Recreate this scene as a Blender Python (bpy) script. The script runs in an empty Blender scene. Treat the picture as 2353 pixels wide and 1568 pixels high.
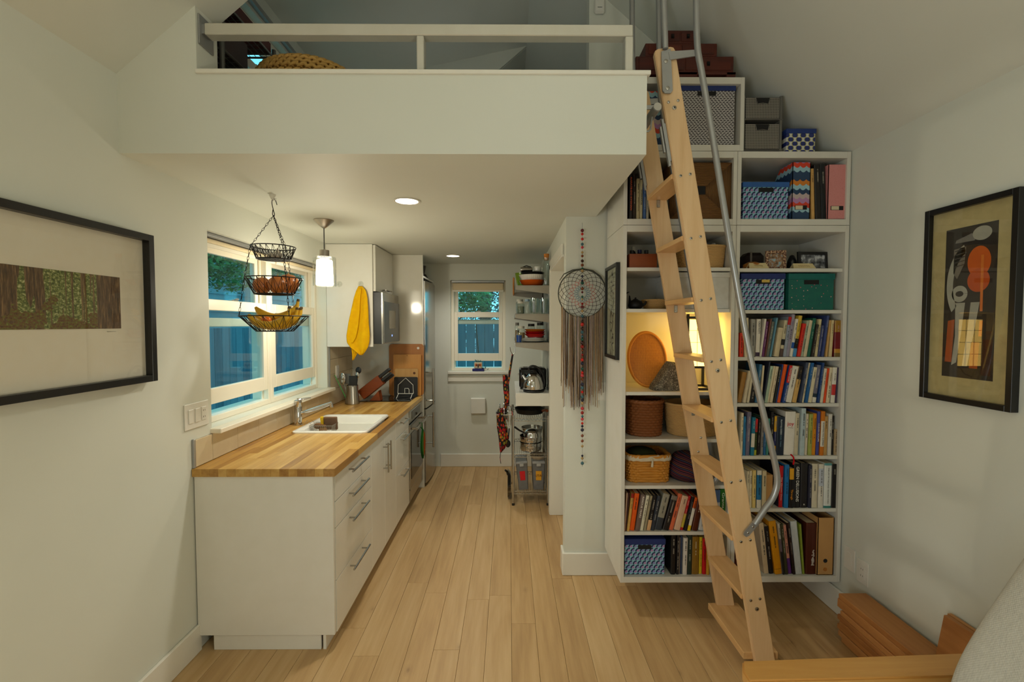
import bpy, bmesh, math, random
from mathutils import Vector, Matrix, noise as mnoise

random.seed(7)
R = math.radians
SC = bpy.context.scene
COL = SC.collection

# ------------------------------------------------------------------ camera, sky, lights, exposure
H = 1.60                                   # camera height
PITCH, YAW, LENS = 2.13, 0.36, 16.0
cam_d = bpy.data.cameras.new('camera'); cam_d.lens = LENS; cam_d.sensor_width = 36; cam_d.clip_start = 0.05
cam = bpy.data.objects.new('camera', cam_d); COL.objects.link(cam)
cam.location = (0, 0, H); cam.rotation_euler = (R(90 - PITCH), 0, R(-YAW))
SC.camera = cam

def lin(c):
    """sRGB 0-255 to linear"""
    return tuple(((v / 255) / 12.92 if v <= 10 else ((v / 255 + .055) / 1.055) ** 2.4) for v in c[:3])

world = bpy.data.worlds.new('dusk_sky'); SC.world = world; world.use_nodes = True
wb = world.node_tree.nodes['Background']
wb.inputs[0].default_value = (*lin((112, 192, 210)), 1); wb.inputs[1].default_value = 2.5

def light(name, kind, loc, energy, color, size=.1, rot=(0, 0, 0), spot=None, shape=None, size_y=None):
    d = bpy.data.lights.new(name, kind); d.energy = energy; d.color = color
    if kind == 'AREA':
        d.size = size
        if shape: d.shape = shape
        if size_y: d.size_y = size_y
    else:
        d.shadow_soft_size = size
    if spot: d.spot_size, d.spot_blend = R(spot[0]), spot[1]
    o = bpy.data.objects.new(name, d); COL.objects.link(o); o.location = loc; o.rotation_euler = rot
    return o

XL_ = -1.524
WARM, MILD, COOL = (1, .80, .52), (1, .90, .72), (.93, .96, 1.0)
# behind the camera: added ceiling bounce, a floor lamp, an added cool side fill
light('living_room_bounce_fill', 'AREA', (.6, -1.1, 2.3), 18, (1, .96, .86), .5, (R(180), 0, 0), shape='DISK')  # added to lift walls and slopes by bounce, no fixture here
light('living_room_floor_lamp', 'AREA', (1.45, -.4, .95), 20, (1, .92, .74), .45, (R(88), 0, R(84)), shape='DISK')
light('living_room_cool_fill', 'AREA', (XL_ + .03, -.9, 1.0), 34, (.90, .97, 1.0), 1.3, (R(90), 0, R(-90)), shape='RECTANGLE', size_y=1.1)  # added cool fill for the right side; the wall has no opening here
light('loft_fill', 'POINT', (-.45, 3.5, 3.05), 1.1, (1, .97, .92), .15)  # added to brighten the loft interior, no fixture modelled

SC.view_settings.view_transform = 'Standard'; SC.view_settings.look = 'None'
SC.view_settings.gamma = 1; SC.view_settings.use_curve_mapping = False
SC.view_settings.exposure = 0.07
try:
    SC.cycles.use_denoising = True
    SC.cycles.max_bounces = 7; SC.cycles.diffuse_bounces = 4; SC.cycles.glossy_bounces = 3; SC.cycles.transmission_bounces = 3; SC.cycles.transparent_max_bounces = 10
    SC.cycles.use_adaptive_sampling = True; SC.cycles.adaptive_threshold = .07; SC.cycles.adaptive_min_samples = 16
    SC.cycles.caustics_reflective = False; SC.cycles.caustics_refractive = False
    SC.cycles.sample_clamp_indirect = 4
except Exception:
    pass

# ------------------------------------------------------------------ measuring: a photo pixel on a known plane
F = LENS / 36 * 2353
_f = Vector((math.sin(R(YAW)) * math.cos(R(PITCH)), math.cos(R(YAW)) * math.cos(R(PITCH)), -math.sin(R(PITCH))))
_r = Vector((math.cos(R(YAW)), -math.sin(R(YAW)), 0)); _u = _r.cross(_f)
def at(px, py, Y=None, X=None, Z=None):
    d = _f + _r * ((px - 1176.5) / F) + _u * ((784 - py) / F)
    t = Y / d.y if Y is not None else (X / d.x if X is not None else (Z - H) / d.z)
    return Vector((0, 0, H)) + d * t

# ------------------------------------------------------------------ node expressions and materials
class E:
    def __init__(s, t, k): s.t, s.k = t, k
    def op(s, o, *a):
        n = s.t.nodes.new('ShaderNodeMath'); n.operation = o
        for i, x in enumerate((s,) + a):
            if isinstance(x, E): s.t.links.new(x.k, n.inputs[i])
            else: n.inputs[i].default_value = x
        return E(s.t, n.outputs[0])
    def __add__(s, b): return s.op('ADD', b)
    def __sub__(s, b): return s.op('SUBTRACT', b)
    def __mul__(s, b): return s.op('MULTIPLY', b)
    def __truediv__(s, b): return s.op('DIVIDE', b)
    def __radd__(s, b): return s.op('ADD', b)
    def __rmul__(s, b): return s.op('MULTIPLY', b)
    def __rsub__(s, b): return (s * -1) + b
    def floor(s): return s.op('FLOOR')
    def fract(s): return s.op('FRACT')
    def abs(s): return s.op('ABSOLUTE')
    def sqrt(s): return s.op('SQRT')
    def sin(s): return s.op('SINE')
    def mod(s, b): return s.op('FLOORED_MODULO', b)
    def gt(s, b): return s.op('GREATER_THAN', b)
    def lt(s, b): return s.op('LESS_THAN', b)
    def max(s, b): return s.op('MAXIMUM', b)
    def min(s, b): return s.op('MINIMUM', b)

class M:
    """one procedural material on a Principled BSDF"""
    def __init__(s, name, color=(200, 200, 200), rough=.5, metal=0., spec=.5, **kw):
        s.m = bpy.data.materials.new(name); s.m.use_nodes = True
        s.t = s.m.node_tree; s.b = s.t.nodes['Principled BSDF']
        s.set('Base Color', (*lin(color), 1)); s.set('Roughness', rough); s.set('Metallic', metal); s.set('Specular IOR Level', spec)
        for k, v in kw.items(): s.set(k.replace('_', ' '), v)
    def set(s, k, v):
        if isinstance(v, E): s.t.links.new(v.k, s.b.inputs[k])
        else: s.b.inputs[k].default_value = v
        return s
    def node(s, kind, **kw):
        n = s.t.nodes.new(kind)
        for k, v in kw.items(): setattr(n, k, v)
        return n
    def xyz(s, out='Object'):
        tc = s.node('ShaderNodeTexCoord'); sp = s.node('ShaderNodeSeparateXYZ'); s.t.links.new(tc.outputs[out], sp.inputs[0])
        return [E(s.t, sp.outputs[i]) for i in range(3)]
    def vec(s, x, y, z):
        n = s.node('ShaderNodeCombineXYZ')
        for i, v in enumerate((x, y, z)):
            if isinstance(v, E): s.t.links.new(v.k, n.inputs[i])
            else: n.inputs[i].default_value = v
        return E(s.t, n.outputs[0])
    def noise(s, v, scale=5., detail=3., rough=.55, out=0, dist=0.):
        n = s.node('ShaderNodeTexNoise'); n.inputs['Scale'].default_value = scale; n.inputs['Detail'].default_value = detail
        n.inputs['Roughness'].default_value = rough; n.inputs['Distortion'].default_value = dist
        if v is not None: s.t.links.new(v.k, n.inputs['Vector'])
        return E(s.t, n.outputs[out])
    def voro(s, v, scale=5., feature='F1', out=0, rnd=1.):
        n = s.node('ShaderNodeTexVoronoi', feature=feature); n.inputs['Scale'].default_value = scale
        n.inputs['Randomness'].default_value = rnd
        if v is not None: s.t.links.new(v.k, n.inputs['Vector'])
        return E(s.t, n.outputs[out])
    def info(s, out='Random'):
        return E(s.t, s.node('ShaderNodeObjectInfo').outputs[out])
    def ramp(s, f, stops, mode='LINEAR'):
        n = s.node('ShaderNodeValToRGB'); n.color_ramp.interpolation = mode
        el = n.color_ramp.elements
        while len(el) < len(stops): el.new(.5)
        for e, (p, c) in zip(el, stops): e.position = p; e.color = (*lin(c), 1)
        s.t.links.new(f.k, n.inputs[0]); return E(s.t, n.outputs[0])
    def col(s, c):
        n = s.node('ShaderNodeRGB'); n.outputs[0].default_value = (*lin(c), 1); return E(s.t, n.outputs[0])
    def mix(s, f, a, b, kind='MIX'):
        n = s.node('ShaderNodeMix', data_type='RGBA', blend_type=kind)
        if isinstance(f, E): s.t.links.new(f.k, n.inputs[0])
        else: n.inputs[0].default_value = f
        for i, v in ((6, a), (7, b)):
            if isinstance(v, E): s.t.links.new(v.k, n.inputs[i])
            else: n.inputs[i].default_value = (*lin(v), 1)
        return E(s.t, n.outputs[2])
    def bump(s, h, strength=.3, dist=.002):
        n = s.node('ShaderNodeBump'); n.inputs['Strength'].default_value = strength; n.inputs['Distance'].default_value = dist
        s.t.links.new(h.k, n.inputs['Height']); s.t.links.new(n.outputs[0], s.b.inputs['Normal']); return s

MT = {}
def plain(name, color, rough=.5, metal=0., **kw):
    """a plain finish with a faint mottling so that it is not dead flat"""
    m = M(name, color, rough, metal, **kw); v = E(m.t, m.node('ShaderNodeTexCoord').outputs['Object'])
    n = m.noise(v, 9, 3); a = .06 if metal < .5 else .04
    m.set('Base Color', m.mix(a, m.col(color), m.ramp(n, [(.3, (60, 60, 60)), (.7, (255, 255, 255))]), 'OVERLAY'))
    MT[name] = m.m; return m
def wood(name, stops, axis, rough=.45, scale=1., rnd=.25, ring=0., knots=False, bump=.15):
    """grain along one axis, each piece with its own tone"""
    m = M(name, stops[0][1], rough); x, y, z = m.xyz(); r = m.info()
    s = [34., 34., 34.]; s[axis] = 2.2
    v = m.vec((x + r * 7.) * (s[0] * scale), (y + r * 13.) * (s[1] * scale), (z + r * 5.) * (s[2] * scale))
    g = m.noise(v, 1., 5., .6, dist=ring)
    w = [7., 7., 7.]; w[axis] = .8
    v2 = m.vec((x + r * 3.) * w[0], (y + r * 11.) * w[1], (z + r * 5.) * w[2]); g2 = m.noise(v2, 1., 2., .5, dist=1.2 + ring)
    f = g * .55 + g2 * .45 + (r - .5) * rnd
    c = m.ramp(f, stops)
    if knots:
        k = m.voro(m.vec(x * 3.1 + r * 9., y * 1.6 + r * 4., z), 1.0)
        kf = m.ramp(k, [(.0, (255, 255, 255)), (.035, (120, 120, 120)), (.075, (0, 0, 0))])
        sep = m.node('ShaderNodeSeparateColor'); m.t.links.new(kf.k, sep.inputs[0])
        c = m.mix(E(m.t, sep.outputs[0]) * .7, c, m.col((86, 54, 30)))
    m.set('Base Color', c); m.bump(g, bump, .001); MT[name] = m.m; return m

# paint, plaster, lacquer
def paint(name, color, rough=.6, bumpy=.12):
    m = M(name, color, rough, spec=.3); v = E(m.t, m.node('ShaderNodeTexCoord').outputs['Object'])
    n = m.noise(v, 180, 3); m.bump(n, bumpy, .0006)
    big = m.noise(v, 1.6, 3)
    m.set('Base Color', m.mix(.05, m.col(color), m.ramp(big, [(.3, (90, 90, 80)), (.7, (255, 255, 250))]), 'OVERLAY')); MT[name] = m.m
paint('wall_paint', (219, 221, 210)); paint('ceiling_paint', (218, 220, 210)); paint('trim_paint', (232, 229, 217), .35, .03)
paint('window_paint', (238, 231, 213), .35, .03)
plain('white_gloss', (228, 226, 216), .10); plain('white_panel', (226, 224, 215), .22)
plain('shelf_white', (216, 213, 202), .40); plain('plastic_white', (228, 226, 216), .35)
plain('ceramic', (236, 234, 226), .12); plain('black_gloss', (10, 10, 12), .06); plain('black_frame', (18, 17, 17), .35)
plain('black_plastic', (20, 20, 21), .4); plain('black_iron', (24, 22, 21), .5, .6); plain('dark_gap', (24, 23, 22), .9)
plain('steel', (176, 172, 164), .22, 1.); plain('chrome', (205, 203, 200), .08, 1.); plain('galvanised', (164, 165, 164), .33, .55)
plain('brushed', (168, 160, 148), .34, 1.); plain('wire_chrome', (190, 188, 182), .2, 1.); plain('grey_metal', (112, 110, 104), .45, .5)
plain('rail_paint', (206, 203, 190), .28, .25)
wood('floor_oak', [(.22, (166, 130, 84)), (.5, (196, 160, 110)), (.78, (214, 182, 134))], 1, .40, 1., .16, knots=True)
wood('butcher_block', [(.2, (150, 104, 44)), (.5, (190, 146, 72)), (.8, (214, 176, 104))], 1, .32, 1.2, .42)
wood('maple', [(.2, (198, 156, 108)), (.5, (221, 184, 136)), (.85, (233, 202, 158))], 2, .38, .8, .1, ring=1.5)
wood('maple_tread', [(.2, (190, 142, 88)), (.5, (214, 170, 114)), (.85, (228, 190, 136))], 1, .38, .8, .12, ring=1.)
wood('arm_wood', [(.2, (176, 120, 54)), (.5, (204, 150, 78)), (.85, (222, 174, 102))], 0, .35, .8, .05, ring=.6)
wood('offcut_wood', [(.2, (150, 92, 44)), (.5, (190, 130, 72)), (.85, (206, 150, 92))], 1, .55, .9, .35, ring=.5)
wood('dark_chest', [(.2, (44, 12, 4)), (.5, (80, 26, 9)), (.85, (108, 42, 15))], 0, .6, 1., .2)
wood('board_wood', [(.2, (138, 80, 26)), (.5, (170, 106, 40)), (.85, (186, 124, 54))], 2, .45, .7, .35)
wood('board_mid', [(.2, (168, 108, 44)), (.5, (204, 142, 66)), (.85, (216, 160, 84))], 2, .45, .7, .1)
wood('board_light', [(.2, (186, 138, 76)), (.5, (206, 160, 96)), (.85, (218, 176, 112))], 2, .45, .7, .1)
wood('cherry', [(.2, (96, 42, 14)), (.5, (130, 60, 22)), (.85, (150, 78, 32))], 0, .4, .8, .1)
wood('fence_wood', [(.2, (66, 98, 112)), (.5, (92, 128, 142)), (.85, (116, 152, 164))], 2, .8, .6, .4)
# inks and cloths whose colour is the object's own
def by_object(name, rough=.6, bumpscale=0, strength=.1, spec=.4):
    m = M(name, (200, 200, 200), rough, spec=spec); c = m.info('Color'); v = E(m.t, m.node('ShaderNodeTexCoord').outputs['Object'])
    n = m.noise(v, 30, 3)
    m.set('Base Color', m.mix(.12, c, m.ramp(n, [(.3, (70, 70, 70)), (.7, (235, 235, 235))]), 'OVERLAY'))
    if bumpscale: m.bump(m.noise(v, bumpscale, 2), strength, .001)
    MT[name] = m.m
by_object('cover_ink', .42); by_object('flat_ink', .6); by_object('glazed', .12); by_object('cloth', .9, 260, .4, .1); by_object('matt_plastic', .45)
def pages():
    m = M('page_edges', (214, 200, 170), .9); x, y, z = m.xyz()
    m.set('Base Color', m.mix((x * 900).sin() * .15 + .2, (222, 208, 176), (168, 152, 120))); MT['page_edges'] = m.m
pages()
# glass: mostly see-through with a mirror sheen
def glass(name, tint=(255, 255, 255), base=.04, gloss=.9, rough=0.):
    m = bpy.data.materials.new(name); m.use_nodes = True; t = m.node_tree; t.nodes.clear()
    o = t.nodes.new('ShaderNodeOutputMaterial'); mx = t.nodes.new('ShaderNodeMixShader'); tr = t.nodes.new('ShaderNodeBsdfTransparent')
    gl = t.nodes.new('ShaderNodeBsdfGlossy'); lw = t.nodes.new('ShaderNodeLayerWeight'); lw.inputs[0].default_value = .5
    gl.inputs['Roughness'].default_value = rough; tr.inputs[0].default_value = (*lin(tint), 1)
    k = E(t, lw.outputs['Facing']).op('POWER', 4.) * gloss + base
    t.links.new(k.k, mx.inputs[0]); t.links.new(tr.outputs[0], mx.inputs[1]); t.links.new(gl.outputs[0], mx.inputs[2]); t.links.new(mx.outputs[0], o.inputs[0]); MT[name] = m
glass('window_glass', (238, 247, 249), .05, .8); glass('clear_glass', (252, 253, 252), .05, .6); glass('picture_glass', (252, 252, 250), .035, .6)
glass('jar_glass', (242, 247, 245), .10, .9)
def emit(name, color, strength, rough=.5):
    m = M(name, color, rough); m.set('Emission Color', (*lin(color), 1)); m.set('Emission Strength', strength); MT[name] = m.m
emit('lamp_glow', (255, 244, 222), 7.); emit('downlight_glow', (255, 246, 226), 9.); emit('lantern_paper', (255, 208, 104), 4.2)
emit('blue_led', (120, 150, 255), 2.)

# ------------------------------------------------------------------ mesh building
class B:
    """a bmesh that collects shapes"""
    def __init__(s): s.b = bmesh.new()
    def box(s, a, b, bev=0., seg=1, rot=None, at_=None):
        a, b = Vector(a), Vector(b); lo = Vector(map(min, a, b)); hi = Vector(map(max, a, b)); c = (lo + hi) / 2; d = hi - lo
        r = bmesh.ops.create_cube(s.b, size=1.0); vs = r['verts']
        bmesh.ops.scale(s.b, vec=d, verts=vs)
        if bev:
            es = list({e for v in vs for e in v.link_edges})
            g = bmesh.ops.bevel(s.b, geom=es, offset=min(bev, min(d) * .45), segments=seg, affect='EDGES', profile=.5)
            vs = list({v for f in g['faces'] for v in f.verts} | {v for v in vs if v.is_valid})
            vs = s._island(vs)
        if rot is not None: bmesh.ops.rotate(s.b, cent=(0, 0, 0), matrix=rot, verts=vs)
        bmesh.ops.translate(s.b, vec=c if at_ is None else at_, verts=vs); return vs
    def _island(s, vs):
        seen = set(vs); st = list(vs)
        while st:
            v = st.pop()
            for e in v.link_edges:
                w = e.other_vert(v)
                if w not in seen: seen.add(w); st.append(w)
        return list(seen)
    def ring_mesh(s, rings, close=True, cap=True):
        """rings: lists of points of one length, skinned in order"""
        V = [[s.b.verts.new(p) for p in r] for r in rings]; n = len(V[0])
        for i in range(len(V) - 1):
            for j in range(n if close else n - 1):
                k = (j + 1) % n
                try: s.b.faces.new((V[i][j], V[i][k], V[i + 1][k], V[i + 1][j]))
                except ValueError: pass
        if cap and close:
            for r in (V[0], V[-1]):
                try: s.b.faces.new(r)
                except ValueError: pass
        return V
    def lathe(s, c, prof, n=24, cap=True, sx=1., sy=1.):
        """profile of (r, z) around a vertical axis through c"""
        rings = [[(c[0] + max(r, 1e-4) * math.cos(2 * math.pi * j / n) * sx, c[1] + max(r, 1e-4) * math.sin(2 * math.pi * j / n) * sy, c[2] + z) for j in range(n)] for r, z in prof]
        return s.ring_mesh(rings, cap=cap)
    def tube(s, pts, r, n=8, cap=True, closed=False):
        """a round bar along a path; r is a number or one per point"""
        P = [Vector(p) for p in pts]; m = len(P); rr = r if isinstance(r, (list, tuple)) else [r] * m
        rings = []; up = None
        for i in range(m):
            if closed: t = P[(i + 1) % m] - P[i - 1]
            else: t = P[min(i + 1, m - 1)] - P[max(i - 1, 0)]
            t = t.normalized() if t.length > 1e-9 else Vector((0, 0, 1))
            if up is None: up = Vector((0, 0, 1)) if abs(t.z) < .9 else Vector((1, 0, 0))
            a = t.cross(up); a = a.normalized() if a.length > 1e-6 else t.orthogonal().normalized(); b = a.cross(t).normalized(); up = b
            rings.append([P[i] + a * math.cos(2 * math.pi * j / n) * rr[i] + b * math.sin(2 * math.pi * j / n) * rr[i] for j in range(n)])
        if closed: rings.append(rings[0]); return s._closed(rings)
        return s.ring_mesh(rings, cap=cap)
    def _closed(s, rings):
        V = [[s.b.verts.new(p) for p in r] for r in rings[:-1]]; n = len(V[0]); m = len(V)
        for i in range(m):
            for j in range(n):
                k = (j + 1) % n; s.b.faces.new((V[i][j], V[i][k], V[(i + 1) % m][k], V[(i + 1) % m][j]))
    def cyl(s, a, b, r, n=16, r2=None): return s.tube([a, b], [r, r if r2 is None else r2], n)
    def prism(s, pts, d, bev=0.):
        """a flat polygon of 3-D points pushed along d"""
        d = Vector(d); A = [s.b.verts.new(p) for p in pts]; C = [s.b.verts.new(Vector(p) + d) for p in pts]; n = len(A)
        s.b.faces.new(A); s.b.faces.new(C[::-1])
        for i in range(n): s.b.faces.new((A[i], C[i], C[(i + 1) % n], A[(i + 1) % n]))
    def ball(s, c, r, n=12, m=8, sc=(1, 1, 1)):
        rings = []
        for i in range(m + 1):
            a = math.pi * i / m; rr = max(math.sin(a), 1e-3) * r
            rings.append([(c[0] + rr * math.cos(2 * math.pi * j / n) * sc[0], c[1] + rr * math.sin(2 * math.pi * j / n) * sc[1], c[2] - math.cos(a) * r * sc[2]) for j in range(n)])
        return s.ring_mesh(rings)
    def grid(s, fn, nu, nv):
        V = [[s.b.verts.new(fn(i / nu, j / nv)) for j in range(nv + 1)] for i in range(nu + 1)]
        for i in range(nu):
            for j in range(nv): s.b.faces.new((V[i][j], V[i + 1][j], V[i + 1][j + 1], V[i][j + 1]))
        return V

ORG = {}
def world_origin(o): return ORG.get(o.name, Vector((0, 0, 0)))
def tag(o, label=None, cat=None, group=None, kind=None):
    if label: o['label'] = label
    if cat: o['category'] = cat
    if group: o['group'] = group
    if kind: o['kind'] = kind
    return o
def thing(name, loc, label=None, cat=None, group=None, kind=None):
    o = bpy.data.objects.new(name, None); COL.objects.link(o); o.location = loc; o.empty_display_size = .05
    ORG[o.name] = Vector(loc); return tag(o, label, cat, group, kind)
def obj(name, b, mat, parent=None, smooth=None, color=None, label=None, cat=None, group=None, kind=None, shift=True, solid=0.):
    """link the collected shapes as ONE mesh object; points are world points, made local to the parent"""
    bm = b.b if isinstance(b, B) else b
    bmesh.ops.recalc_face_normals(bm, faces=bm.faces)
    org = world_origin(parent) if parent is not None else None
    if parent is None and shift and bm.verts:
        xs = [v.co.x for v in bm.verts]; ys = [v.co.y for v in bm.verts]; zs = [v.co.z for v in bm.verts]
        org = Vector(((min(xs) + max(xs)) / 2, (min(ys) + max(ys)) / 2, min(zs)))
    org = org or Vector((0, 0, 0))
    if org.length > 0: bmesh.ops.translate(bm, vec=-org, verts=bm.verts)
    me = bpy.data.meshes.new(name); bm.to_mesh(me); bm.free()
    if smooth:
        for p in me.polygons: p.use_smooth = True
        me.set_sharp_from_angle(angle=R(smooth if smooth is not True else 40))
    o = bpy.data.objects.new(name, me); COL.objects.link(o)
    me.materials.append(MT[mat] if isinstance(mat, str) else mat)
    if parent is not None: o.parent = parent; ORG[o.name] = org
    else: o.location = org; ORG[o.name] = org.copy()
    if color is not None: o.color = (*lin(color), 1)
    if solid:
        md = o.modifiers.new('thickness', 'SOLIDIFY'); md.thickness = solid; md.offset = 0
    return tag(o, label, cat, group, kind)
def clone(o, parent=None):
    c = o.copy(); COL.objects.link(c); c.parent = parent; ORG[c.name] = ORG.get(o.name, Vector())
    for ch in [k for k in bpy.data.objects if k.parent == o]: clone(ch, c)
    return c
def struct(name, b, mat, parent=None, **kw):
    return obj(name, b, mat, parent, kind='structure' if parent is None else None, **kw)
def boxobj(name, a, b, mat, parent=None, bev=.0015, **kw):
    q = B(); q.box(a, b, bev); return obj(name, q, mat, parent, **kw)

_txt = {}
def text_mesh(s):
    """letters as a flat mesh, height about 1, centred, in the XY plane"""
    if s in _txt: return _txt[s]
    c = bpy.data.curves.new('letters', 'FONT'); c.body = s; c.size = 1; c.resolution_u = 2; c.offset = .012; c.align_x = 'CENTER'; c.align_y = 'CENTER'
    o = bpy.data.objects.new('letters', c); COL.objects.link(o)
    dg = bpy.context.evaluated_depsgraph_get(); me = bpy.data.meshes.new_from_object(o.evaluated_get(dg)); bpy.data.objects.remove(o)
    me.materials.clear(); _txt[s] = me; return me
def letters(s, size, loc, rot, color, parent, wide=None, name='lettering', mat='flat_ink'):
    """lettering laid on a face; loc is a world point, rot an Euler; wide caps the line's length"""
    me = text_mesh(s).copy(); me.materials.append(MT[mat]); o = bpy.data.objects.new(name, me); COL.objects.link(o)
    w = max(v.co.x for v in me.vertices) - min(v.co.x for v in me.vertices)
    sx = size if wide is None else wide / w
    me.transform(Matrix.Diagonal((sx, size, 1, 1)))
    o.parent = parent; o.location = Vector(loc) - world_origin(parent); o.rotation_euler = rot; o.color = (*lin(color), 1); return o

# ================================================================== THE ROOM
XE0 = .54
XL, XR, YF, YB = -1.524, 1.82, -3.0, 5.07
ZEL, ZER, XRG, ZRG = 2.571, 2.517, .148, 3.97        # eaves, ridge
SOF, LOFT = 2.267, 2.571                               # kitchen ceiling, loft floor
YL, YW = 1.813, 2.85                                   # loft front, partition wall
sl = (ZRG - ZEL) / (XRG - XL); sr = (ZRG - ZER) / (XR - XRG)
T = .16

# floor: a sub-floor and oak planks
fl = struct('floor', (lambda q: (q.box((XL - T, YF - T, -.12), (XR + T, YB + T, -.012)), q)[1])(B()), 'dark_gap', shift=False)
PW = .128; cols = int((XR - XL) / PW) + 1
_pl = {}
for c in range(cols):
    x0 = XL + c * PW; x1 = min(x0 + PW, XR)
    y = YF - random.random() * 1.2
    while y < YB:
        L = random.choice((1.2, 1.5, 1.8, 2.1)); a, b = max(y, YF), min(y + L, YB)
        if b - a > .05:
            k = (round(b - a, 3), round(x1 - x0, 3))
            if k not in _pl:
                q = B(); q.box((-k[1] / 2 + .0006, -k[0] / 2 + .0006, -.012), (k[1] / 2 - .0006, k[0] / 2 - .0006, 0), .0008)
                o = obj('plank', q, 'floor_oak', fl, shift=False); _pl[k] = o.data
            else:
                o = bpy.data.objects.new('plank', _pl[k]); COL.objects.link(o); o.parent = fl
            o.location = ((x0 + x1) / 2, (a + b) / 2, 0)
        y += L

def holed(q, u0, u1, z0, z1, hu0, hu1, hz0, hz1, put):
    for a, b, c, d in ((u0, hu0, z0, z1), (hu1, u1, z0, z1), (hu0, hu1, z0, hz0), (hu0, hu1, hz1, z1)):
        put(q, a, b, c, d)
# left wall, its window opening and the dormer wall over it
W1 = (2.324, 3.81, 1.067, 2.078)
q = B(); holed(q, YF, YB + T, 0, ZEL + .02, *W1, lambda q, a, b, c, d: q.box((XL - T, a, c), (XL, b, d)))
struct('wall_left', q, 'wall_paint', shift=False)
WD = (2.30, 3.60, 2.95, 3.46)
q = B(); holed(q, YL + .13, 4.0, ZEL + .02, 3.64, *WD, lambda q, a, b, c, d: q.box((XL - T, a, c), (XL, b, d)))
struct('wall_dormer', q, 'wall_paint', shift=False)
q = B(); q.box((XR, YF, 0), (XR + T, YB + T, ZER + .02)); struct('wall_right', q, 'wall_paint', shift=False)
W2 = (-.652, -.040, 1.075, 2.085)
q = B(); holed(q, XL, XR, 0, 4.1, *W2, lambda q, a, b, c, d: q.box((a, YB, c), (b, YB + T, d)))
struct('wall_back', q, 'wall_paint', shift=False)
q = B(); q.box((XL - T, YF - T, 0), (XR + T, YF, 4.1)); struct('wall_front', q, 'wall_paint', shift=False)
# partition with the dreamcatcher, running up to the roof
q = B(); q.box((.354, YW, 0), (XE0, YW + .10, SOF)); q.box((XE0, YW, 0), (XR, YW + .10, ZER))
q.prism([(.49, YW + .001, LOFT - .01), (XE0, YW + .001, LOFT - .01), (XE0, YW + .001, ZER), (XR, YW + .001, ZER), (.49, YW + .001, ZRG - (.49 - XRG) * sr)], (0, .098, 0))
struct('wall_partition', q, 'wall_paint', shift=False)
# kitchen's right side: doorway, then wall
q = B(); q.box((.354, 3.77, 0), (.454, YB, SOF)); q.box((.354, YW + .1, 2.05), (.454, 3.77, SOF)); struct('wall_kitchen', q, 'wall_paint', shift=False)
q = B(); q.box((.340, 3.752, 0), (.46, 3.768, 2.05), .002); q.box((.336, 3.768, 0), (.352, 3.84, 2.09), .002); q.box((.34, YW + .102, 2.034), (.46, 3.752, 2.05), .002)
q.box((.336, 2.96, 2.05), (.352, 3.84, 2.12), .002); struct('trim_1', q, 'trim_paint', shift=False)
q = B(); q.box((.462, 2.97, .01), (.50, 3.74, 2.03), .002); struct('door_1', q, 'trim_paint', shift=False)

# roof planes
def roof(name, pts, mat='ceiling_paint', up=.12):
    q = B(); q.prism(pts, (0, 0, up)); return struct(name, q, mat, shift=False)
zl = lambda x: ZEL + (x - XL) * sl
zr = lambda x: ZER + (XR - x) * sr
YD0, YD1 = YL + .13, 4.0
roof('ceiling_left', [(XL - T, YF, zl(XL - T)), (XRG, YF, ZRG), (XRG, YD0, ZRG), (XL - T, YD0, zl(XL - T))])
roof('ceiling_left_rear', [(XL - T, YD1, zl(XL - T)), (XRG, YD1, ZRG), (XRG, YB, ZRG), (XL - T, YB, zl(XL - T))])
roof('ceiling_right', [(XR + T, YF, zr(XR + T)), (XRG, YF, ZRG), (XRG, YB, ZRG), (XR + T, YB, zr(XR + T))])
zd = lambda x: 3.62 + (x - XL) * (ZRG - 3.62) / (XRG - XL)
roof('ceiling_dormer', [(XL - T, YD0 - .1, zd(XL - T)), (XRG, YD0 - .1, ZRG), (XRG, YD1 + .1, ZRG), (XL - T, YD1 + .1, zd(XL - T))])
q = B(); q.prism([(XL, YD1 - .03, zl(XL)), (XRG, YD1 - .03, ZRG), (XL, YD1 - .03, zd(XL))], (0, .02, 0)); struct('wall_dormer_far', q, 'wall_paint', shift=False)
q = B(); q.prism([(XL, YD0 - .06, zl(XL) + .13), (XRG, YD0 - .06, ZRG + .12), (XL, YD0 - .06, zd(XL))], (0, .06, 0)); struct('wall_dormer_near', q, 'wall_paint', shift=False)

# loft: beam, half wall on the left, kitchen ceiling
XE = .5395
q = B(); q.box((XL, YL, SOF), (XE, YL + .13, LOFT)); struct('beam_loft', q, 'wall_paint', shift=False)
q = B(); XH = -1.213
q.prism([(XL, YL, LOFT), (XH, YL, LOFT), (XH, YL, zl(XH) + .01), (XL, YL, zl(XL) + .01)], (0, .13, 0)); struct('wall_loft', q, 'wall_paint', shift=False)
q = B(); q.box((XL, YL + .13, SOF), (XE, YW, LOFT - .01)); q.box((XL, YW, SOF), (XE0, YB, LOFT - .01)); q.box((XE0, YW + .1, SOF), (XR, YB, LOFT - .01)); struct('ceiling_kitchen', q, 'ceiling_paint', shift=False)
q = B(); q.box((XH, YL - .012, LOFT), (XE + .012, YL + .15, LOFT + .016), .002); q.box((XE, YL + .15, LOFT), (XE + .012, YW, LOFT + .016), .002); struct('trim_2', q, 'trim_paint', shift=False)

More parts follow.
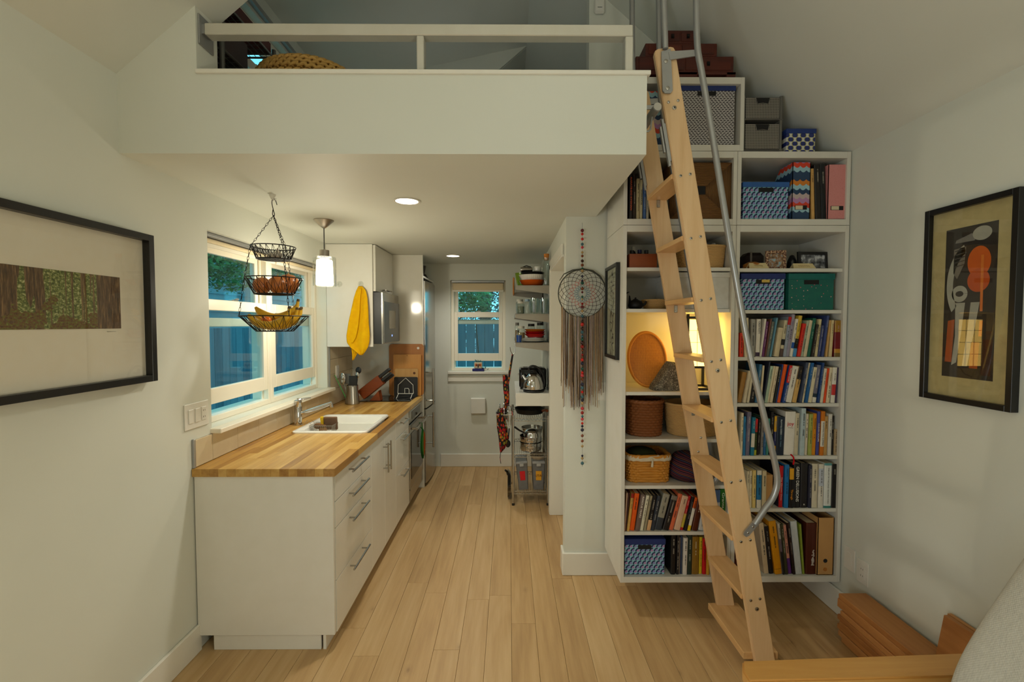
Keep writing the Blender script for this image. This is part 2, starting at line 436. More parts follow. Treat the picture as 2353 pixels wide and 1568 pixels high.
# baseboards
def base(name, a, b):
    q = B(); q.box(a, b, .004); struct(name, q, 'trim_paint', shift=False)
base('baseboard_left', (XL, YF, 0), (XL + .016, 2.19, .135)); base('baseboard_right', (XR - .016, YF, 0), (XR, YW, .14))
base('baseboard_back', (-.77, YB - .016, 0), (.354, YB, .145)); base('baseboard_partition', (.338, YW - .016, 0), (XR - .016, YW, .145))
base('baseboard_doorway', (.338, YW, 0), (.354, YW + .1, .145))
base('baseboard_front', (XL, YF, 0), (XR, YF + .016, .14))

# ------------------------------------------------------------------ windows
def window(name, P, u0, u1, z0, z1, meet, low0, low1, up0, blind, fr=.034):
    """a double-hung window: P(u, w, z) gives the world point, w going out of the room"""
    t = thing(name, P((u0 + u1) / 2, .05, z0), kind='structure')
    def bars(nm, rects, par, bev=.003):
        q = B()
        for a, b, c, d, w0, w1 in rects: q.box(P(a, w0, c), P(b, w1, d), bev)
        return obj(nm, q, 'window_paint', par)
    bars('frame', [(u0, u0 + fr, z0, z1, 0, .11), (u1 - fr, u1, z0, z1, 0, .11), (u0 + fr, u1 - fr, z1 - fr, z1, 0, .11), (u0 + fr, u1 - fr, z0, z0 + fr, 0, .13)], t)
    bars('parting_stop', [(u0 + fr, u0 + fr + .012, z0, z1, .036, .05), (u1 - fr - .012, u1 - fr, z0, z1, .036, .05)], t)
    a, b = u0 + fr + .001, u1 - fr - .001; s = .042
    lo = bars('lower_sash', [(a, a + s, low0, low1, .004, .034), (b - s, b, low0, low1, .004, .034), (a + s, b - s, low0, low0 + .085, .004, .034), (a + s, b - s, low1 - .06, low1, .004, .034)], t)
    up = bars('upper_sash', [(a, a + s, up0, z1 - fr, .052, .082), (b - s, b, up0, z1 - fr, .052, .082), (a + s, b - s, up0, up0 + .05, .052, .082), (a + s, b - s, z1 - fr - .05, z1 - fr, .052, .082)], t)
    q = B(); q.box(P(a + s - .004, .017, low0 + .08), P(b - s + .004, .021, low1 - .055)); obj('pane', q, 'window_glass', lo)
    q = B(); q.box(P(a + s - .004, .065, up0 + .045), P(b - s + .004, .069, z1 - fr - .045)); obj('pane', q, 'window_glass', up)
    q = B(); m = (a + b) / 2; q.box(P(m - .03, .006, low1), P(m + .03, .03, low1 + .008), .002); q.box(P(m - .008, -.002, low1 + .006), P(m + .026, .014, low1 + .016), .003); obj('sash_lock', q, 'steel', lo)
    return t
PL = lambda u, w, z: Vector((XL - .080 - w, u, z))
PB = lambda u, w, z: Vector((u, YB + .045 + w, z))
PD = lambda u, w, z: Vector((XL - .05 - w, u, z))
mid = (W1[0] + W1[1]) / 2
window('window_1', PL, W1[0], mid, W1[2], W1[3], 0, 1.165, 1.735, 1.585, 0)
window('window_2', PL, mid, W1[1], W1[2], W1[3], 0, 1.165, 1.735, 1.585, 0)
window('window_3', PB, W2[0], W2[1], W2[2], W2[3], 0, 1.185, 1.735, 1.60, 0)
window('window_4', PD, WD[0], WD[1], WD[2], WD[3], 0, 2.99, 3.22, 3.20, 0)
q = B(); q.box((XL - .10, W1[0] - .012, W1[2] - .026), (XL + .055, W1[1] + .035, W1[2] - .001), .003); struct('trim_3', q, 'window_paint', shift=False)
q = B(); q.box((W2[0] - .03, YB - .035, W2[2] - .03), (W2[1] + .03, YB + .06, W2[2] - .001), .003); q.box((W2[0] - .03, YB - .014, W2[2] - .115), (W2[1] + .03, YB, W2[2] - .055), .002); struct('trim_4', q, 'trim_paint', shift=False)
# window blinds, rolled up under their head rails
paint('blind_cloth', (226, 208, 172), .8, .3)
def blind(P, u0, u1, z1, label, drop=.075):
    t = thing('roller_blind', P((u0 + u1) / 2, -.03, z1 - drop), label, 'blind', 'rolled window blinds')
    q = B(); q.box(P(u0 + .004, -.052, z1 - .026), P(u1 - .004, -.012, z1 - .004), .002); q.box(P(u0 + .004, -.056, z1 - .018), P(u1 - .004, -.052, z1 - .012)); obj('head_rail', q, 'galvanised', t)
    q = B(); q.box(P(u0 + .012, -.046, z1 - drop), P(u1 - .012, -.006, z1 - .028), .014, 3); obj('rolled_cloth', q, 'blind_cloth', t, smooth=30)
    q = B(); q.box(P(u0 + .012, -.048, z1 - drop - .018), P(u1 - .012, -.036, z1 - drop + .004), .003); obj('bottom_bar', q, 'window_paint', t)
blind(PL, W1[0] + .01, mid, W1[3], 'cream blind rolled up over the window nearer the hanging picture', .06)
blind(PL, mid, W1[1] - .01, W1[3], 'cream blind rolled up over the window beside the wall cabinet', .06)
blind(PB, W2[0] + .01, W2[1] - .01, W2[3], 'cream blind rolled up over the small window at the kitchen end', .11)
q = B(); q.box((XL - .04, WD[0], WD[3] + .02), (XL + .03, WD[1], WD[3] + .05), .002); obj('curtain_rail', q, 'galvanised', label='grey rail above the loft window under the roof', cat='curtain rail')

# ------------------------------------------------------------------ outside: fence, neighbour's wall, shrubs
MT['garden_soil'] = plain('garden_soil', (70, 84, 74), .95).m
q = B(); q.box((-9, -6, -.5), (9, 14, -.42)); struct('ground', q, 'garden_soil', shift=False)
def fence(label, p0, p1, h, n, z0=-.42, flip=1):
    t = thing('garden_fence', ((p0[0] + p1[0]) / 2, (p0[1] + p1[1]) / 2, z0), label, 'fence'); a, b = Vector((*p0, 0)), Vector((*p1, 0)); d = (b - a) / n; nn = Vector((-d.y, d.x, 0)).normalized()
    for i in range(n):
        q = B(); o0 = a + d * (i + .02); o1 = a + d * (i + .98); w = nn * (.02 + .004 * random.random())
        q.prism([o0 + Vector((0, 0, z0)), o1 + Vector((0, 0, z0)), o1 + Vector((0, 0, h)), o0 + Vector((0, 0, h))], w); obj('plank', q, 'fence_wood', t)
    q = B()
    for zz in (.2, h - .25): q.prism([a + nn * .03 + Vector((0, 0, zz)), b + nn * .03 + Vector((0, 0, zz)), b + nn * .03 + Vector((0, 0, zz + .09)), a + nn * .03 + Vector((0, 0, zz + .09))], nn * .04)
    obj('rail', q, 'fence_wood', t); return t
fence('blue-grey board fence outside the pair of kitchen windows', (-3.6, 3.2), (-3.6, 13.0), 1.55, 66)
fence('blue-grey board fence outside the small kitchen window', (-2.2, 7.4), (2.0, 7.4), 1.62, 28)
MT['house_siding'] = plain('house_siding', (126, 168, 178), .7).m
hs = thing('neighbour_house', (-5.2, 6.0, -.42), "pale teal boarded house beyond the fence outside the kitchen windows", 'house')
for i in range(26):
    q = B(); z = -.42 + i * .16; q.prism([(-5.2, -1.5, z), (-5.2, 13.2, z), (-5.23, 13.2, z + .165), (-5.23, -1.5, z + .165)], (-.02, 0, 0)); obj('siding_board', q, 'house_siding', hs)
q = B(); q.box((-5.25, -1.5, 3.75), (-4.6, 13.3, 3.85)); obj('eave', q, 'window_paint', hs)
def leaf_mat(name, a, b):
    m = M(name, a, .6); r = m.noise(E(m.t, m.node('ShaderNodeTexCoord').outputs['Object']), 3.5, 3)
    m.set('Base Color', m.ramp(r, [(.35, a), (.62, b)])); m.set('Transmission Weight', 0.); MT[name] = m.m
leaf_mat('leaf_green', (38, 92, 58), (92, 168, 92)); leaf_mat('leaf_dark', (26, 66, 66), (64, 120, 112))
plain('bark', (72, 74, 66), .9)
def shrub(label, c, rad, n, mat, lo=.2, trunk=.05, seed=1):
    rnd = random.Random(seed); t = thing('garden_tree', (c[0], c[1], -.42), label, 'tree'); q = B()
    for i in range(n):
        a, e, rr = rnd.random() * 6.283, math.acos(rnd.uniform(-.8, 1)), (rnd.random() ** .4)
        p = Vector((c[0] + math.cos(a) * math.sin(e) * rad[0] * rr, c[1] + math.sin(a) * math.sin(e) * rad[1] * rr, c[2] + math.cos(e) * rad[2] * rr))
        u = Vector((rnd.gauss(0, 1), rnd.gauss(0, 1), rnd.gauss(0, .6))).normalized(); v = u.orthogonal().normalized(); s = rnd.uniform(.022, .05)
        q.b.faces.new([q.b.verts.new(p + k) for k in (-u * s, v * s * .4, u * s, -v * s * .4)])
    obj('leaves', q, mat, t, kind='stuff')
    q = B(); q.tube([(c[0], c[1], -.42), (c[0] + .1, c[1], c[2] * .5), (c[0], c[1] + .1, c[2] + rad[2] * .5)], [trunk, trunk * .8, trunk * .4], 8); obj('trunk', q, 'bark', t, smooth=40)
shrub('green leafy tree above the fence outside the kitchen windows', (-4.3, 6.2, 2.6), (.5, 1.5, .7), 6500, 'leaf_green', seed=3)
shrub('second green tree above the fence outside the kitchen windows', (-4.4, 9.6, 2.9), (.5, 2.0, .9), 7000, 'leaf_green', seed=4)
shrub('dark tree filling the small window at the kitchen end', (-.5, 8.3, 2.2), (1.6, .5, 1.6), 9000, 'leaf_dark', trunk=.16, seed=5)
shrub('bright green branch in the small window at the kitchen end', (-.55, 6.9, 1.95), (.32, .25, .28), 900, 'leaf_green', trunk=.015, seed=6)

# ================================================================== KITCHEN
XF = -.848                                             # cabinet fronts
def bar_handle(p, c, axis, L, par, nx=1, r=.0058, name='handle'):
    """a steel bar on two posts in front of a face whose normal is +X"""
    q = B(); d = Vector((0, 1, 0)) if axis == 'y' else Vector((0, 0, 1)); c = Vector(c) + Vector((.034, 0, 0))
    q.cyl(c - d * L / 2, c + d * L / 2, r, 12)
    for k in (-.36, .36): q.cyl(c + d * L * k - Vector((.034, 0, 0)), c + d * L * k, r * .75, 8)
    return obj(name, q, 'steel', par, smooth=40)
def base_unit(label, y0, y1, drawers=(), doors=False):
    t = thing('base_cabinet', ((-1.515 + XF) / 2, (y0 + y1) / 2, .08), label, 'cabinet', 'white base cabinets under the wooden worktop')
    q = B()
    for a, b in (((-1.515, y0, .08), (XF - .021, y0 + .016, .862)), ((-1.515, y1 - .016, .08), (XF - .021, y1, .862)), ((-1.515, y0, .08), (XF - .021, y1, .096)), ((-1.515, y0, .08), (-1.505, y1, .862)), ((XF - .06, y0, .72 if not doors else .84), (XF - .021, y1, .735 if not doors else .862))): q.box(a, b)
    obj('carcass', q, 'white_panel', t)
    for z0, z1 in drawers:
        q = B(); q.box((XF - .02, y0 + .0015, z0 + .0015), (XF, y1 - .0015, z1 - .0015), .0012); d = obj('drawer', q, 'white_gloss', t)
        bar_handle(t, (XF, (y0 + y1) / 2, z1 - .030), 'y', .27 if y1 - y0 > .5 else .22, d)
    if doors:
        m = (y0 + y1) / 2
        for a, b, h in ((y0, m, m - .035), (m, y1, m + .035)):
            q = B(); q.box((XF - .02, a + .0015, .0815), (XF, b - .0015, .8605), .0012); d = obj('door', q, 'white_gloss', t)
            bar_handle(t, (XF, h, .70), 'z', .20, d)
    return t
YC = (2.175, 2.195, 2.775, 3.375, 3.825, 4.40)
base_unit('white cabinet with four drawers nearest the room', YC[1], YC[2], ((.733, .862), (.602, .733), (.341, .602), (.08, .341)))
base_unit('white two-door cabinet with upright bar handles under the sink', YC[2], YC[3], doors=True)
base_unit('white cabinet with three drawers next to the oven', YC[3], YC[4], ((.733, .862), (.45, .733), (.08, .45)))
boxobj('end_panel', (-1.518, YC[0], .08), (-.852, YC[1] - .001, .866), 'white_panel', label='plain white side panel closing the near end of the worktop', cat='panel')
q = B(); q.box((-1.45, YC[0] + .012, 0), (-.925, YC[0] + .026, .079), .001); obj('plinth', q, 'white_panel', label='short white plinth board under the end panel', cat='plinth')
q = B(); q.box((-.915, YC[0] + .012, 0), (-.90, 4.395, .079), .001); obj('plinth', q, 'white_panel', label='long white plinth board running under the drawer fronts', cat='plinth')
q = B(); q.box((-.922, YC[0] + .03, 0), (-.918, YC[0] + .034, .078)); q.box((-.9245, YC[0] + .03, .03), (-.916, YC[0] + .036, .034)); obj('plinth_clip', q, 'black_plastic', label='dark strip in the gap between the two plinth boards', cat='clip')

# oven
t = thing('oven', (-1.15, (YC[4] + YC[5]) / 2, .08), 'stainless built-in oven with black glass at the end of the cabinets', 'oven')
y0, y1 = YC[4] + .003, YC[5] - .006
boxobj('body', (-1.45, y0, .085), (XF - .02, y1, .858), 'black_plastic', t)
boxobj('control_panel', (XF - .02, y0, .755), (XF + .004, y1, .858), 'steel', t)
boxobj('display', (XF + .004, y0 + .10, .775), (XF + .006, y1 - .1, .84), 'black_gloss', t, bev=0)
d = boxobj('door', (XF - .02, y0, .19), (XF + .010, y1, .745), 'steel', t)
boxobj('window', (XF + .010, y0 + .035, .27), (XF + .013, y1 - .035, .665), 'black_gloss', d, bev=0)
q = B(); zc = .705; q.box((XF + .05, y0 + .03, zc - .014), (XF + .066, y1 - .03, zc + .014), .005, 2)
for yy in (y0 + .05, y1 - .05): q.box((XF + .01, yy - .010, zc - .010), (XF + .054, yy + .010, zc + .010), .003)
obj('handle', q, 'steel', d)
boxobj('lower_drawer', (XF - .02, y0, .088), (XF + .006, y1, .183), 'steel', t)
# green melon-slice pot holder on the oven handle
t = thing('pot_holder', (XF + .07, 4.03, .40), 'green and orange quilted pot holder hanging on the oven handle', 'pot holder')
def leafshape(w0, w1, z0, z1, x, y, n=14):
    return [(x, y + (w1 if k <= n else -w0) * math.sin(math.pi * (k % n if k < n else 2 * n - k) / n) ** .8, z0 + (z1 - z0) * ((k if k <= n else 2 * n - k) / n)) for k in range(2 * n)]
q = B(); q.prism(leafshape(.075, .075, .40, .665, XF + .070, 4.03), (.014, 0, 0)); obj('rind', q, 'cloth', t, color=(26, 84, 28))
q = B(); q.prism(leafshape(.0, .062, .425, .645, XF + .0845, 4.035), (.004, 0, 0)); obj('flesh', q, 'cloth', t, color=(170, 78, 28))
q = B(); q.prism(leafshape(.05, -.022, .43, .64, XF + .0845, 4.028), (.003, 0, 0)); obj('pale_band', q, 'cloth', t, color=(92, 140, 60))
q = B(); q.tube([(XF + .077, 4.03, .66), (XF + .073, 4.025, .69), (XF + .07, 4.03, .722), (XF + .048, 4.03, .723), (XF + .05, 4.035, .69), (XF + .077, 4.03, .66)], .004, 6); obj('loop', q, 'cloth', t, color=(30, 96, 36))

# worktop of oak staves, cut out for the sink
WT = thing('worktop', ((XL - .838) / 2, 3.28, .867), 'oak butcher-block worktop with the white sink set into it', 'worktop')
SX0, SX1, SY0, SY1 = -1.372, -.922, 2.888, 3.415
xw = XL + .003; _sv = {}
while xw < -.840:
    x1 = min(xw + random.choice((.040, .043, .046)), -.838); 
    if -.838 - x1 < .012: x1 = -.838
    spans = [(2.165, 4.398)]
    if x1 > SX0 and xw < SX1: spans = [(2.165, SY0), (SY1, 4.398)]
    for a, b in spans:
        y = a; first = True
        while y < b - 1e-4:
            e = y + (random.uniform(.12, .5) if first else random.uniform(.35, .8)); first = False
            if b - e < .12: e = b
            q = B(); q.box((xw + .00015, y + .0001, .867), (x1 - .00015, e - .0001, .905 + random.uniform(-.0001, .0001)), .0004); obj('stave', q, 'butcher_block', WT); y = e
    xw = x1

# sink
def rrect(cx, cy, w, d, r, z, n=6):
    P = []
    for k, (sx, sy) in enumerate(((1, 1), (-1, 1), (-1, -1), (1, -1))):
        for i in range(n + 1):
            a = math.pi / 2 * (k + i / n); P.append((cx + sx * (w / 2 - r) + r * math.cos(a), cy + sy * (d / 2 - r) + r * math.sin(a), z))
    return P
t = thing('kitchen_sink', (-1.147, 3.15, .70), 'white ceramic drop-in sink set into the oak worktop', 'sink')
cx, cy = -1.147, 3.151
prof = [(.478, .558, .03, .9055), (.478, .558, .03, .914), (.470, .550, .028, .9175), (.455, .535, .03, .9175), (.40, .465, .045, .912), (.392, .457, .045, .900), (.376, .44, .05, .76), (.34, .40, .06, .748), (.05, .05, .024, .744), (.05, .05, .024, .738), (.36, .42, .05, .738), (.40, .47, .05, .78), (.42, .49, .03, .9055)]
q = B(); q.ring_mesh([rrect(cx + (.012 if w < .46 else 0), cy, w, d, r, z) for w, d, r, z in prof] + [rrect(cx, cy, .478, .558, .03, .9055)], cap=False); obj('basin', q, 'ceramic', t, smooth=50)
q = B(); q.lathe((cx + .012, cy, .744), [(.03, 0), (.03, .003), (.022, .004), (.018, .001), (0, .001)], 20); obj('drain', q, 'chrome', t, smooth=40)
# tap
t = thing('kitchen_tap', (-1.452, 3.12, .905), 'chrome mixer tap with a long straight spout beside the sink', 'tap')
q = B(); q.lathe((-1.452, 3.12, .9055), [(.029, 0), (.029, .004), (.0245, .006), (.0245, .125), (.0235, .128), (.0245, .131), (.0245, .168), (.020, .172), (0, .172)], 24); obj('body', q, 'chrome', t, smooth=40)
q = B(); q.tube([(-1.435, 3.122, .985), (-1.40, 3.13, .995), (-1.245, 3.19, 1.045)], [.012, .0125, .0125], 14); obj('spout', q, 'chrome', t, smooth=40)
q = B(); q.cyl((-1.253, 3.187, 1.046), (-1.249, 3.188, 1.015), .013, 14); obj('aerator', q, 'chrome', t, smooth=40)
q = B(); q.tube([(-1.452, 3.12, 1.074), (-1.43, 3.13, 1.082), (-1.375, 3.145, 1.09)], [.02, .008, .0055], 10); obj('lever', q, 'chrome', t, smooth=40)
# caddy with sponges, hooked on the basin's side
def wirebox(q, a, b, nx, ny, r=.0012, flare=.01):
    (x0, y0, z0), (x1, y1, z1) = a, b
    P = lambda u, v, z: (x0 + (x1 - x0) * u + (u - .5) * 2 * flare * ((z - z0) / (z1 - z0)), y0 + (y1 - y0) * v + (v - .5) * 2 * flare * ((z - z0) / (z1 - z0)), z)
    for z, rr in ((z0, r), (z1, r * 1.5)): q.tube([P(0, 0, z), P(1, 0, z), P(1, 1, z), P(0, 1, z)], rr, 5, closed=True)
    for i in range(nx + 1):
        for v in (0, 1): q.cyl(P(i / nx, v, z0), P(i / nx, v, z1), r, 5)
        q.cyl(P(i / nx, 0, z0), P(i / nx, 1, z0), r, 5)
    for j in range(1, ny):
        for u in (0, 1): q.cyl(P(u, j / ny, z0), P(u, j / ny, z1), r, 5)
t = thing('sink_caddy', (-1.25, 3.07, .868), 'small wire caddy hooked on the side of the sink', 'caddy')
q = B(); wirebox(q, (-1.315, 3.01, .868), (-1.185, 3.10, .925), 12, 8); obj('basket', q, 'brushed', t)
q = B()
for yy in (3.03, 3.08): q.tube([(-1.322, yy, .925), (-1.345, yy, .95), (-1.375, yy, .945), (-1.385, yy, .919)], .0013, 5)
obj('hook', q, 'brushed', t)
q = B(); q.box((-.045, -.011, -.045), (.045, .011, .045), .006, 2, rot=Matrix.Rotation(R(8), 3, 'X'), at_=(-1.215, 3.085, .925)); obj('sponge', q, 'cloth', color=(112, 86, 66), label='brown scrubbing sponge standing in the sink caddy', cat='sponge')
q = B(); q.box((-.012, -.008, -.04), (.012, .008, .04), .004, rot=Matrix.Rotation(R(-6), 3, 'Y'), at_=(-1.272, 3.088, .93)); obj('sponge', q, 'cloth', color=(214, 176, 40), label='narrow yellow sponge standing in the sink caddy', cat='sponge')
t = thing('dish_brush', (-1.25, 3.04, .88), 'round brown bristle brush lying in the sink caddy', 'brush')
q = B(); q.ball((-1.248, 3.035, .915), .022, 14, 8, (1, .7, .6)); obj('head', q, 'cloth', t, smooth=60, color=(110, 78, 50))
q = B()
for i in range(26):
    a = R(i * 360 / 26); q.cyl((-1.248 + .012 * math.cos(a), 3.035 + .010 * math.sin(a), .92), (-1.248 + .026 * math.cos(a), 3.035 + .02 * math.sin(a), .887), .002, 4)
obj('bristles', q, 'cloth', t, color=(150, 110, 70), kind='stuff')
q = B(); q.ball((-1.285, 3.045, .915), .03, 12, 8, (1, .6, .7)); obj('scrubber', q, 'cloth', color=(116, 84, 58), label='brown coconut-fibre scrubber lying in the sink caddy', cat='scrubber')

# splashback tiles
m = plain('tile_glaze', (206, 190, 158), .22); plain('grout', (176, 164, 140), .8)
t = thing('splashback', (XL + .006, 3.2, .906), 'row of beige tiles along the wall behind the worktop', 'tiles')
q = B(); q.box((XL + .0005, 2.185, .906), (XL + .004, 4.395, 1.04)); q.box((XL + .0005, 3.85, 1.04), (XL + .004, 4.395, 1.408)); obj('grout', q, 'grout', t)
q = B(); q.box((XL, 2.172, .906), (XL + .012, 2.185, 1.045), .001); q.box((XL, 3.838, 1.045), (XL + .012, 3.85, 1.408), .001); obj('edge_trim', q, 'galvanised', t)
ys = [2.187, 2.313] + [2.313 + .214 * k for k in range(1, 10)] + [4.394]
for i in range(len(ys) - 1):
    if ys[i + 1] - ys[i] > .02: boxobj('tile', (XL + .002, ys[i] + .001, .908), (XL + .010, ys[i + 1] - .001, 1.039), 'tile_glaze', t, bev=.0012)
for z0, z1 in ((1.041, 1.17), (1.172, 1.30), (1.302, 1.406)):
    for a, b in ((3.852, 4.02), (4.022, 4.22), (4.222, 4.393)): boxobj('tile', (XL + .002, a, z0), (XL + .010, b, z1), 'tile_glaze', t, bev=.0012)

# tall panel and wall cabinet
boxobj('tall_panel', (XL + .002, 4.402, 0), (-.830, 4.424, SOF - .002), 'white_gloss', label='tall glossy white panel between oven and fridge', cat='panel')
t = thing('wall_cabinet', (-1.33, 4.1, 1.41), 'glossy white wall cabinet with the yellow towel hanging on its side', 'cabinet')
q = B(); q.box((XL + .002, 3.812, 1.41), (-1.138, 3.832, SOF - .003), .001); obj('side_panel', q, 'white_panel', t)
q = B(); q.box((XL + .002, 3.834, 1.875), (-1.14, 4.398, 1.893)); q.box((XL + .002, 3.834, SOF - .022), (-1.14, 4.398, SOF - .004)); q.box((XL + .002, 3.834, 1.412), (XL + .012, 4.398, SOF - .004)); q.box((XL + .002, 4.382, 1.412), (-1.14, 4.398, SOF - .004)); obj('carcass', q, 'white_panel', t)
d = boxobj('door', (-1.139, 3.834, 1.875), (-1.118, 4.398, SOF - .005), 'white_gloss', t); bar_handle(t, (-1.118, 4.12, 1.90), 'y', .20, d)
# microwave
t = thing('microwave', (-1.3, 4.1, 1.43), 'stainless and black microwave built in below the wall cabinet', 'microwave')
boxobj('body', (XL + .02, 3.836, 1.432), (-1.075, 4.378, 1.868), 'black_plastic', t)
boxobj('front_plate', (-1.075, 3.836, 1.432), (-1.060, 4.378, 1.868), 'steel', t)
d = boxobj('door', (-1.060, 3.842, 1.440), (-1.052, 4.372, 1.792), 'grey_metal', t)
boxobj('window', (-1.052, 4.0, 1.56), (-1.0505, 4.22, 1.72), 'steel', d, bev=0)
boxobj('indicator', (-1.052, 4.085, 1.49), (-1.0503, 4.105, 1.505), 'blue_led', d, bev=0)
# suction hooks and towel
for k, (px, lab) in enumerate(((780, 'clear suction hook with nothing on it beside the window frame'), (829, 'clear suction hook holding up the yellow towel'))):
    p = at(px, 653, Y=3.811); t = thing('suction_hook', p, lab, 'hook', 'suction hooks on the cabinet side')
    q = B(); q.ring_mesh([[(p.x + r * math.cos(a * math.pi / 10), p.y - y, p.z + r * math.sin(a * math.pi / 10)) for a in range(20)] for r, y in ((.024, 0.0005), (.020, .004), (.010, .009), (.006, .014))]); obj('cup', q, 'clear_glass', t, smooth=60)
    q = B(); q.tube([(p.x, p.y - .012, p.z + .01), (p.x, p.y - .020, p.z - .004), (p.x, p.y - .027, p.z - .010), (p.x, p.y - .033, p.z - .002)], .003, 6); obj('hook', q, 'clear_glass', t)
t = thing('hand_towel', at(829, 820, Y=3.78), 'yellow hand towel bunched on a hook on the cabinet side', 'towel')
def cloth(rows, Y, amp, nf, ph, nu=26, nv=36):
    ys = [r[0] for r in rows]
    def fn(u, v):
        y = ys[0] + (ys[-1] - ys[0]) * v; i = max(k for k in range(len(ys)) if ys[k] <= y + 1e-6); i = min(i, len(ys) - 2)
        f = (y - ys[i]) / (ys[i + 1] - ys[i]); xl = rows[i][1] + (rows[i + 1][1] - rows[i][1]) * f; xr = rows[i][2] + (rows[i + 1][2] - rows[i][2]) * f
        p = at(xl + (xr - xl) * u, y, Y=Y); p.y -= amp * (1 + math.sin(nf * u * 3.1 + ph + v * 1.7)) * min(1, .25 + v * 1.4) * (1 - .5 * v) + .004; return p
    q = B(); q.grid(fn, nu, nv); return q
o = obj('front_fold', cloth([(658, 825, 833), (668, 820, 842), (685, 815, 846), (710, 810, 848), (740, 804, 849), (770, 799, 851), (786, 800, 850), (797, 806, 847), (806, 817, 842), (816, 829, 834)], 3.792, .019, 2.6, .4), 'cloth', t, smooth=80, color=(226, 174, 14), solid=.003)
o = obj('side_fold', cloth([(663, 826, 831), (690, 815, 828), (720, 808, 827), (750, 802, 824), (775, 798, 819), (789, 800, 811)], 3.779, .008, 1.6, .2), 'cloth', t, smooth=80, color=(224, 172, 14), solid=.003)
o = obj('rear_fold', cloth([(690, 818, 830), (735, 804, 826), (772, 797, 822), (788, 798, 826), (800, 808, 828), (814, 810, 821), (828, 810, 813)], 3.803, .009, 3.1, 1.9), 'cloth', t, smooth=80, color=(214, 162, 12), solid=.003)

# hob, boards, crock, knives
t = thing('hob', (-1.115, 4.22, .906), 'black glass hob flush on the oak worktop', 'hob')
boxobj('glass_top', (-1.345, 4.055, .9056), (-.885, 4.385, .9115), 'black_gloss', t, bev=.002)
q = B()
for x in (-1.22, -1.0): q.tube([(x + .075 * math.cos(a * math.pi / 16), 4.22 + .075 * math.sin(a * math.pi / 16), .9118) for a in range(32)], .0008, 4, closed=True)
obj('ring_mark', q, 'grey_metal', t)
def board(label, px0, px1, ytop, Y, tilt, th, mat, r=.02, hole=None, color=None, z0=.912):
    a, b = at(px0, ytop, Y=Y), at(px1, ytop, Y=Y); h = a.z - z0; w = b.x - a.x
    q = B(); pts = [(p[0], 0, p[1]) for p in rrect(0, h / 2, w, h, r, 0)]
    q.prism(pts, (0, th, 0)); 
    t = thing('cutting_board', ((a.x + b.x) / 2, Y, z0), label, 'cutting board', 'cutting boards leaning on the tall panel')
    o = obj('board', q, mat, t, shift=False, color=color); bmt = Matrix.Translation(-Vector(t.location))
    o.data.transform(Matrix.Translation(t.location)); t.rotation_euler = (R(-tilt), 0, 0)
    if hole:
        q = B(); q.ring_mesh([[(t.location.x + hole[0] * w / 2 + hole[2] * rr * math.cos(k * math.pi / 10), Y - .0012, z0 + hole[1] * h + hole[2] * rr * math.sin(k * math.pi / 10)) for k in range(20)] for rr in (.02, 1.)], cap=False); obj('hole', q, hole[3], t, color=(92, 52, 26))
    return t
def fixlocal(): pass
board('large reddish cutting board with a white round hole, rearmost of the leaning boards', 893, 973, 791, 4.374, 1.5, .012, 'board_wood', .03, (.68, .92, .012, 'ceramic'))
board('plain brown cutting board with a groove, second of the leaning boards', 903, 967, 815, 4.350, 1.5, .012, 'board_mid', .01, (.0, .97, .004, 'flat_ink'))
board('small pale cutting board with a dark hole near its corner', 907, 960, 848, 4.330, 2, .012, 'board_light', .012, (.68, .84, .012, 'flat_ink'))
board('small black cutting board in front of the wooden boards', 905, 959, 867, 4.305, 2, .010, 'black_plastic', .012)
t = thing('trivet', at(932, 905, Y=4.27), 'white wire trivet shaped like a little house', 'trivet')
hp = [(914, 904), (915, 885), (932, 869), (949, 885), (950, 904)]
q = B(); q.tube([at(x, y, Y=4.27) for x, y in hp] + [at(950, 905, Y=4.27), at(914, 905, Y=4.27)], .0028, 6, closed=True); obj('house_outline', q, 'plastic_white', t)
q = B(); q.tube([at(x, y, Y=4.27) for x, y in ((930, 904), (930, 893), (938, 893), (940, 896), (940, 904))], .0026, 6); obj('door_outline', q, 'plastic_white', t)
q = B()
for px in (916, 948): q.tube([at(px, 904, Y=4.27), at(px, 904, Y=4.27) + Vector((0, -.09, 0)) - Vector((0, 0, at(px, 904, Y=4.27).z - .914))], .0026, 6)
obj('foot', q, 'plastic_white', t)
CX, CY = -1.365, 3.95
t = thing('utensil_pot', (CX, CY, .906), 'brushed steel pot holding cooking utensils on the worktop', 'pot')
q = B(); q.lathe((CX, CY, .9056), [(.0, .0), (.058, 0), (.061, .004), (.060, .02), (.050, .12), (.049, .165), (.046, .165), (.047, .12), (.056, .02), (.0, .012)], 28, cap=False); obj('body', q, 'steel', t, smooth=40)
def utensil(name, label, tip, base, build, mat, color=None):
    t = thing(name, (CX + base[0], CY + base[1], .925), label, 'utensil', 'utensils in the steel pot'); a = Vector((CX + base[0], CY + base[1], .925)); b = Vector(tip)
    q = B(); q.tube([a, a.lerp(b, .7), b], [.0035, .0035, .003], 8); obj('shaft', q, mat, t, smooth=60, color=color)
    build(t, b, (b - a).normalized()); return t
def spoon(t, p, d, w=.03, l=.045, mat='steel', color=None):
    q = B(); q.ball(p + d * l * .7, 1, 14, 8, (w, .006, l)); obj('bowl', q, mat, t, smooth=60, color=color)
def flat(t, p, d, w=.03, l=.05, mat='black_plastic', color=None):
    q = B(); c = p + d * l * .8; q.box((-w, -.003, -l), (w, .003, l), .003, at_=c); obj('blade', q, mat, t, color=color)
